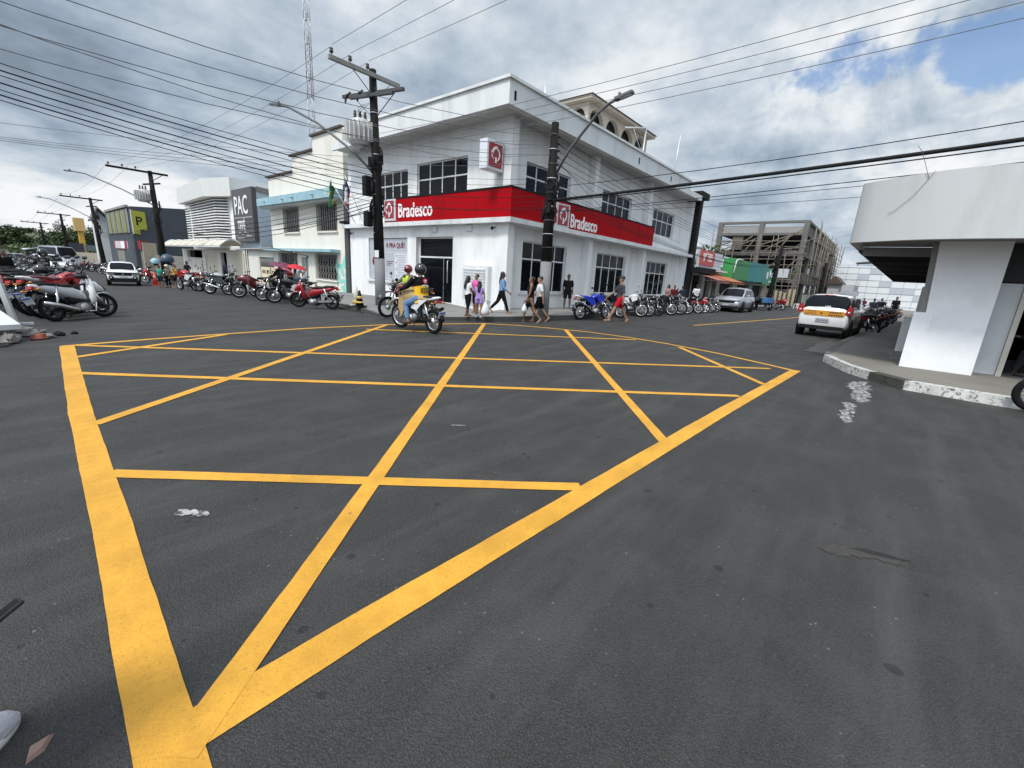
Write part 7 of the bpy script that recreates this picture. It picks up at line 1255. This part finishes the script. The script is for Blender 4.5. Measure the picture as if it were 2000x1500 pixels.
person('man in black jacket and dark hat sitting on a parked motorcycle under the purple umbrella', 7.2, 18.1, 190, 1.5, dict(hipz=.78, legL=(60, 14, 70), legR=(60, 14, 70), armL=(30, 12, 40), armR=(30, 12, 40)), 'black', 'black', .95, .95, 'short', SK3, SHOE, None, gp, False, .018, hat='cap')
person('person in red between the two umbrellas', 8.6, 20.4, 250, 1.42, None, 'red', 'black', .5, .9, 'long', SK1, SHOE, gh(8, 20)+.12, gp, True, .02)
w, q = person('person in white top and jeans with dark hair under the red umbrella, back turned', 8.0, 18.5, 30, 1.40, dict(armR=(50, 8, 80), armL=(8, 10, 12)), 'white', 'jeans', .4, .95, 'long', SK1, SHOE, gh(8, 18)+.12, gp, True, .018)
def umbrella(label, top, r, m, base):
    t = thing('umbrella', label, 'umbrella', top); B = MB(); rings = []
    for u in (0, .35, .7, 1): rings.append([Vector((r*u*math.cos(a)*(1 if k % 2 == 0 else .96), r*u*math.sin(a)*(1 if k % 2 == 0 else .96), -.36*r*u**1.8*(1 if k % 2 == 0 else .9))) for k, a in enumerate([6.283*i/16 for i in range(16)])])
    B.loft(rings, cap=False, sm=False); B.build('canopy', m, t, fix=False); d = Vector(base)-Vector(top); B = MB(); B.tube([(0, 0, .06), tuple(d)], .012, 6); B.build('shaft', FRM, t)
    for k in range(8): a = 6.283*k/8; B = MB(); B.tube([(0, 0, -.01), (r*.5*math.cos(a), r*.5*math.sin(a), -.10*r), (r*math.cos(a), r*math.sin(a), -.37*r)], .005, 4); B.build('rib', FRM, t)
    t.rotation_euler = (.12, .1, 0)
umbrella('purple umbrella over the man in the black jacket', (7.36, 18.2, 1.42), .50, M('umbrella_purple', (.14, .025, .055), .6, var=.1), (7.3, 18.1, .75)); umbrella('bright red umbrella with pale print over the person in white', (7.75, 17.9, 1.36), .42, M('umbrella_red', (.55, .015, .03), .55, var=.3, scale=5), (7.8, 18.1, .75)); umbrella('faded pink umbrella half hidden behind the red umbrella', (7.7, 18.9, 1.2), .42, M('umbrella_pink', (.40, .12, .14), .6), (7.8, 18.9, .6))
gp = 'people among the left row of motorcycles'
person('dark-clothed person standing at the far left behind the parked motorcycles', .28, 25.4, -60, 1.45, None, 'black', 'black', .9, .95, 'short', SK3, SHOE, None, gp, False, .02); person('rider in dark clothes and dark helmet sitting on the orange motorcycle in the left row', 1.05, 20.6, -150, 1.5, dict(hipz=.80, legL=(62, 14, 76), legR=(62, 14, 76), armL=(40, 14, 30), armR=(40, 14, 30)), 'black', 'black', .95, .95, 'short', SK3, SHOE, None, gp, False, .02, helmet=M('helmet_black', (.012, .012, .013), .12)); person('person in blue top standing by the small open shed', 3.6, 62, 200, 1.6, None, 'denim', 'navy', .5, .9, 'short', SK1, SHOE, None, gp, False, .03); person('person in pale blue top beside the one by the small open shed', 2.9, 60, 190, 1.6, None, 'jeans', 'navy', .5, .9, 'short', SK1, SHOE, None, gp, False, .03)
B = MB(); B.sph((0, 0, 0), (.15, .125, .135), 16, 10, z0=-.7); B.sph((.03, 0, -.02), (.13, .115, .05), 14, 6); o = B.build('helmet', M('helmet_black', (.012, .012, .013), .12)); o.location = (.75, 16.05, gh(1, 16)+.98); tag(o, 'black helmet resting on a motorcycle seat in the left row', 'helmet')
gp = 'people at the end of the right street'
person('dark silhouetted man pushing a motorcycle at the far right kerb', 41.2, .75, 200, 1.55, walk(), 'navy', 'jeans', .6, .95, 'short', SK3, SHOE, None, gp, False, .028); person('second dark man by the far right kerb with a bulky load', 43.4, .35, 180, 1.55, dict(armL=(50, 20, 60), armR=(50, 20, 60)), 'black', 'black', .9, .95, 'short', SK3, SHOE, None, gp, False, .028, fat=1.25); person('dark figure standing under the canopy of the corner building', 45.2, -.5, 180, 1.6, None, 'black', 'black', .5, .9, 'short', SK3, SHOE, gh(45, 0)+.14, gp, False, .028); person('person in navy by the yellow sign at the street end', 49, 3.0, 190, 1.55, None, 'navy', 'black', .5, .9, 'short', SK1, SHOE, None, gp, False, .03, helmet=M('helmet_cream', (.55, .48, .36), .3)); person('person on the far road in dark red by the white panelled building', 56, 1.8, 180, 1.5, None, 'wine', 'black', .5, .9, 'short', SK3, SHOE, None, gp, False, .03)
# seated person inside the corner building, on a metal bench
person('person in grey trousers sitting on a bench inside the dark corner building', 12.75, -2.62, 92, 1.60, dict(hipz=.50, lean=28, legL=(86, 10, 96), legR=(80, 6, 70), armL=(50, 12, 50), armR=(50, 12, 50)), 'black', 'grey', .9, .95, 'short', SK3, SHOE, .155, None, False, .016)
bn = thing('bench', 'metal-legged bench inside the dark opening of the corner building', 'bench', (12.8, -2.75, .155)); B = MB(); B.box(-.2, .2, -.9, .25, .37, .41); B.build('seat', M('bench_top', (.16, .14, .11), .7), bn)
for sx in (-.17, .17):
    for sy in (-.8, .18): B = MB(); B.tube([(sx, sy, 0), (sx, sy*.92, .37)], .018, 6); B.build('leg', M('bench_leg', (.30, .30, .28), .5), bn)
B = MB(); B.tube([(-.17, -.8, .12), (-.17, .18, .12)], .014, 6); B.build('rail', MATS['bench_leg'], bn)
# person just outside the left edge: shoe toe and phone reach into view
w, q = person('person at the lower left edge in grey sneakers holding a black phone', 0, 0, 45, 1.62, dict(legL=(-24, 4, 14), legR=(26, 4, 2), armL=(0, 6, 10), armR=(12, 4, 18)), 'white', 'jeans', .45, .95, 'short', SK2, SAND, 0, None, False, .014)
for o in [c for c in w.children if c.name.startswith('shoe')]: bpy.data.objects.remove(o)
for s_ in (1, -1):
    an = q['legs'][s_][2]; fd = q['legs'][s_][4]; B = MB(); B.T = Matrix.Translation((an.x, an.y, an.z-.073)) @ Matrix.Rotation(math.atan2(fd.y, fd.x), 4, 'Z') @ Matrix.Rotation(-math.asin(fd.z), 4, 'Y')
    B.loft([[Vector((x, wd*math.cos(a), max(.022, .025+h*math.sin(a)))) for a in [6.283*k/16 for k in range(16)]] for x, wd, h in ((-.105, .030, .06), (-.08, .046, .10), (.02, .052, .115), (.07, .054, .085), (.13, .056, .068), (.18, .052, .055), (.215, .038, .036), (.228, .018, .016))]); T_ = B.T; sh = B.build('shoe', SHOEW, w); bv = sh.modifiers.new('round', 'SUBSURF'); bv.levels = bv.render_levels = 2
    B = MB(); B.T = T_; B.loft([[Vector((.062+k_*(.172)*math.cos(a), k_*.062*math.sin(a)*(1.0 if math.cos(a) > 0 else .85), z)) for a in [6.283*k/28 for k in range(28)]] for z, k_ in ((.0, .97), (.012, 1.0), (.030, 1.0), (.036, .94))]); B.build('shoe_sole', SOLE, w)
toe = q['legs'][-1][2]+q['legs'][-1][4]*.228; tw = Matrix.Rotation(R_(45), 3, 'Z') @ toe; w.location = (-.175-tw.x, 1.865-tw.y, 0)
hnd = wpos(w, q['arms'][-1][2]+q['arms'][-1][3]*.08)
ph_ = thing('phone', 'black phone held low at the lower left edge', 'phone', (0, 0, 0)); tip = Vector((-.088, 1.60, .575)); d = (tip-Vector((-.24, 1.55, .50))).normalized(); u = Vector((.3, .9, -.1)); u = (u-d*u.dot(d)).normalized(); n = d.cross(u); B = MB(); B.bx(tip-d*.08, (.16, .076, .012), 0, Matrix((d, u, n)).transposed()); o = B.build('case', M('phone_black', (.008, .008, .009), .35), ph_); bevel_obj(o, .004); B = MB(); B.bx(tip-d*.08+n*.0066, (.148, .066, .001), 0, Matrix((d, u, n)).transposed()); B.build('screen', GLS, ph_)
B = MB(); B.add([(-.02, -.035, 0), (.02, -.02, 0), (.045, .03, 0), (-.01, .02, 0), (-.015, -.025, .012), (.015, -.015, .014), (.035, .022, .011), (-.006, .014, .013)], [(0,1,5,4), (1,2,6,5), (2,3,7,6), (3,0,4,7), (4,5,6,7)]); o = B.build('stone_chip', M('pinkish_stone', (.24, .15, .12), .8, var=.25, scale=30)); o.location = (-.145, 1.695, 0); tag(o, 'flat pinkish stone chip set in the asphalt by the grey sneaker', 'stone')
for pr in PROTO.values(): pass
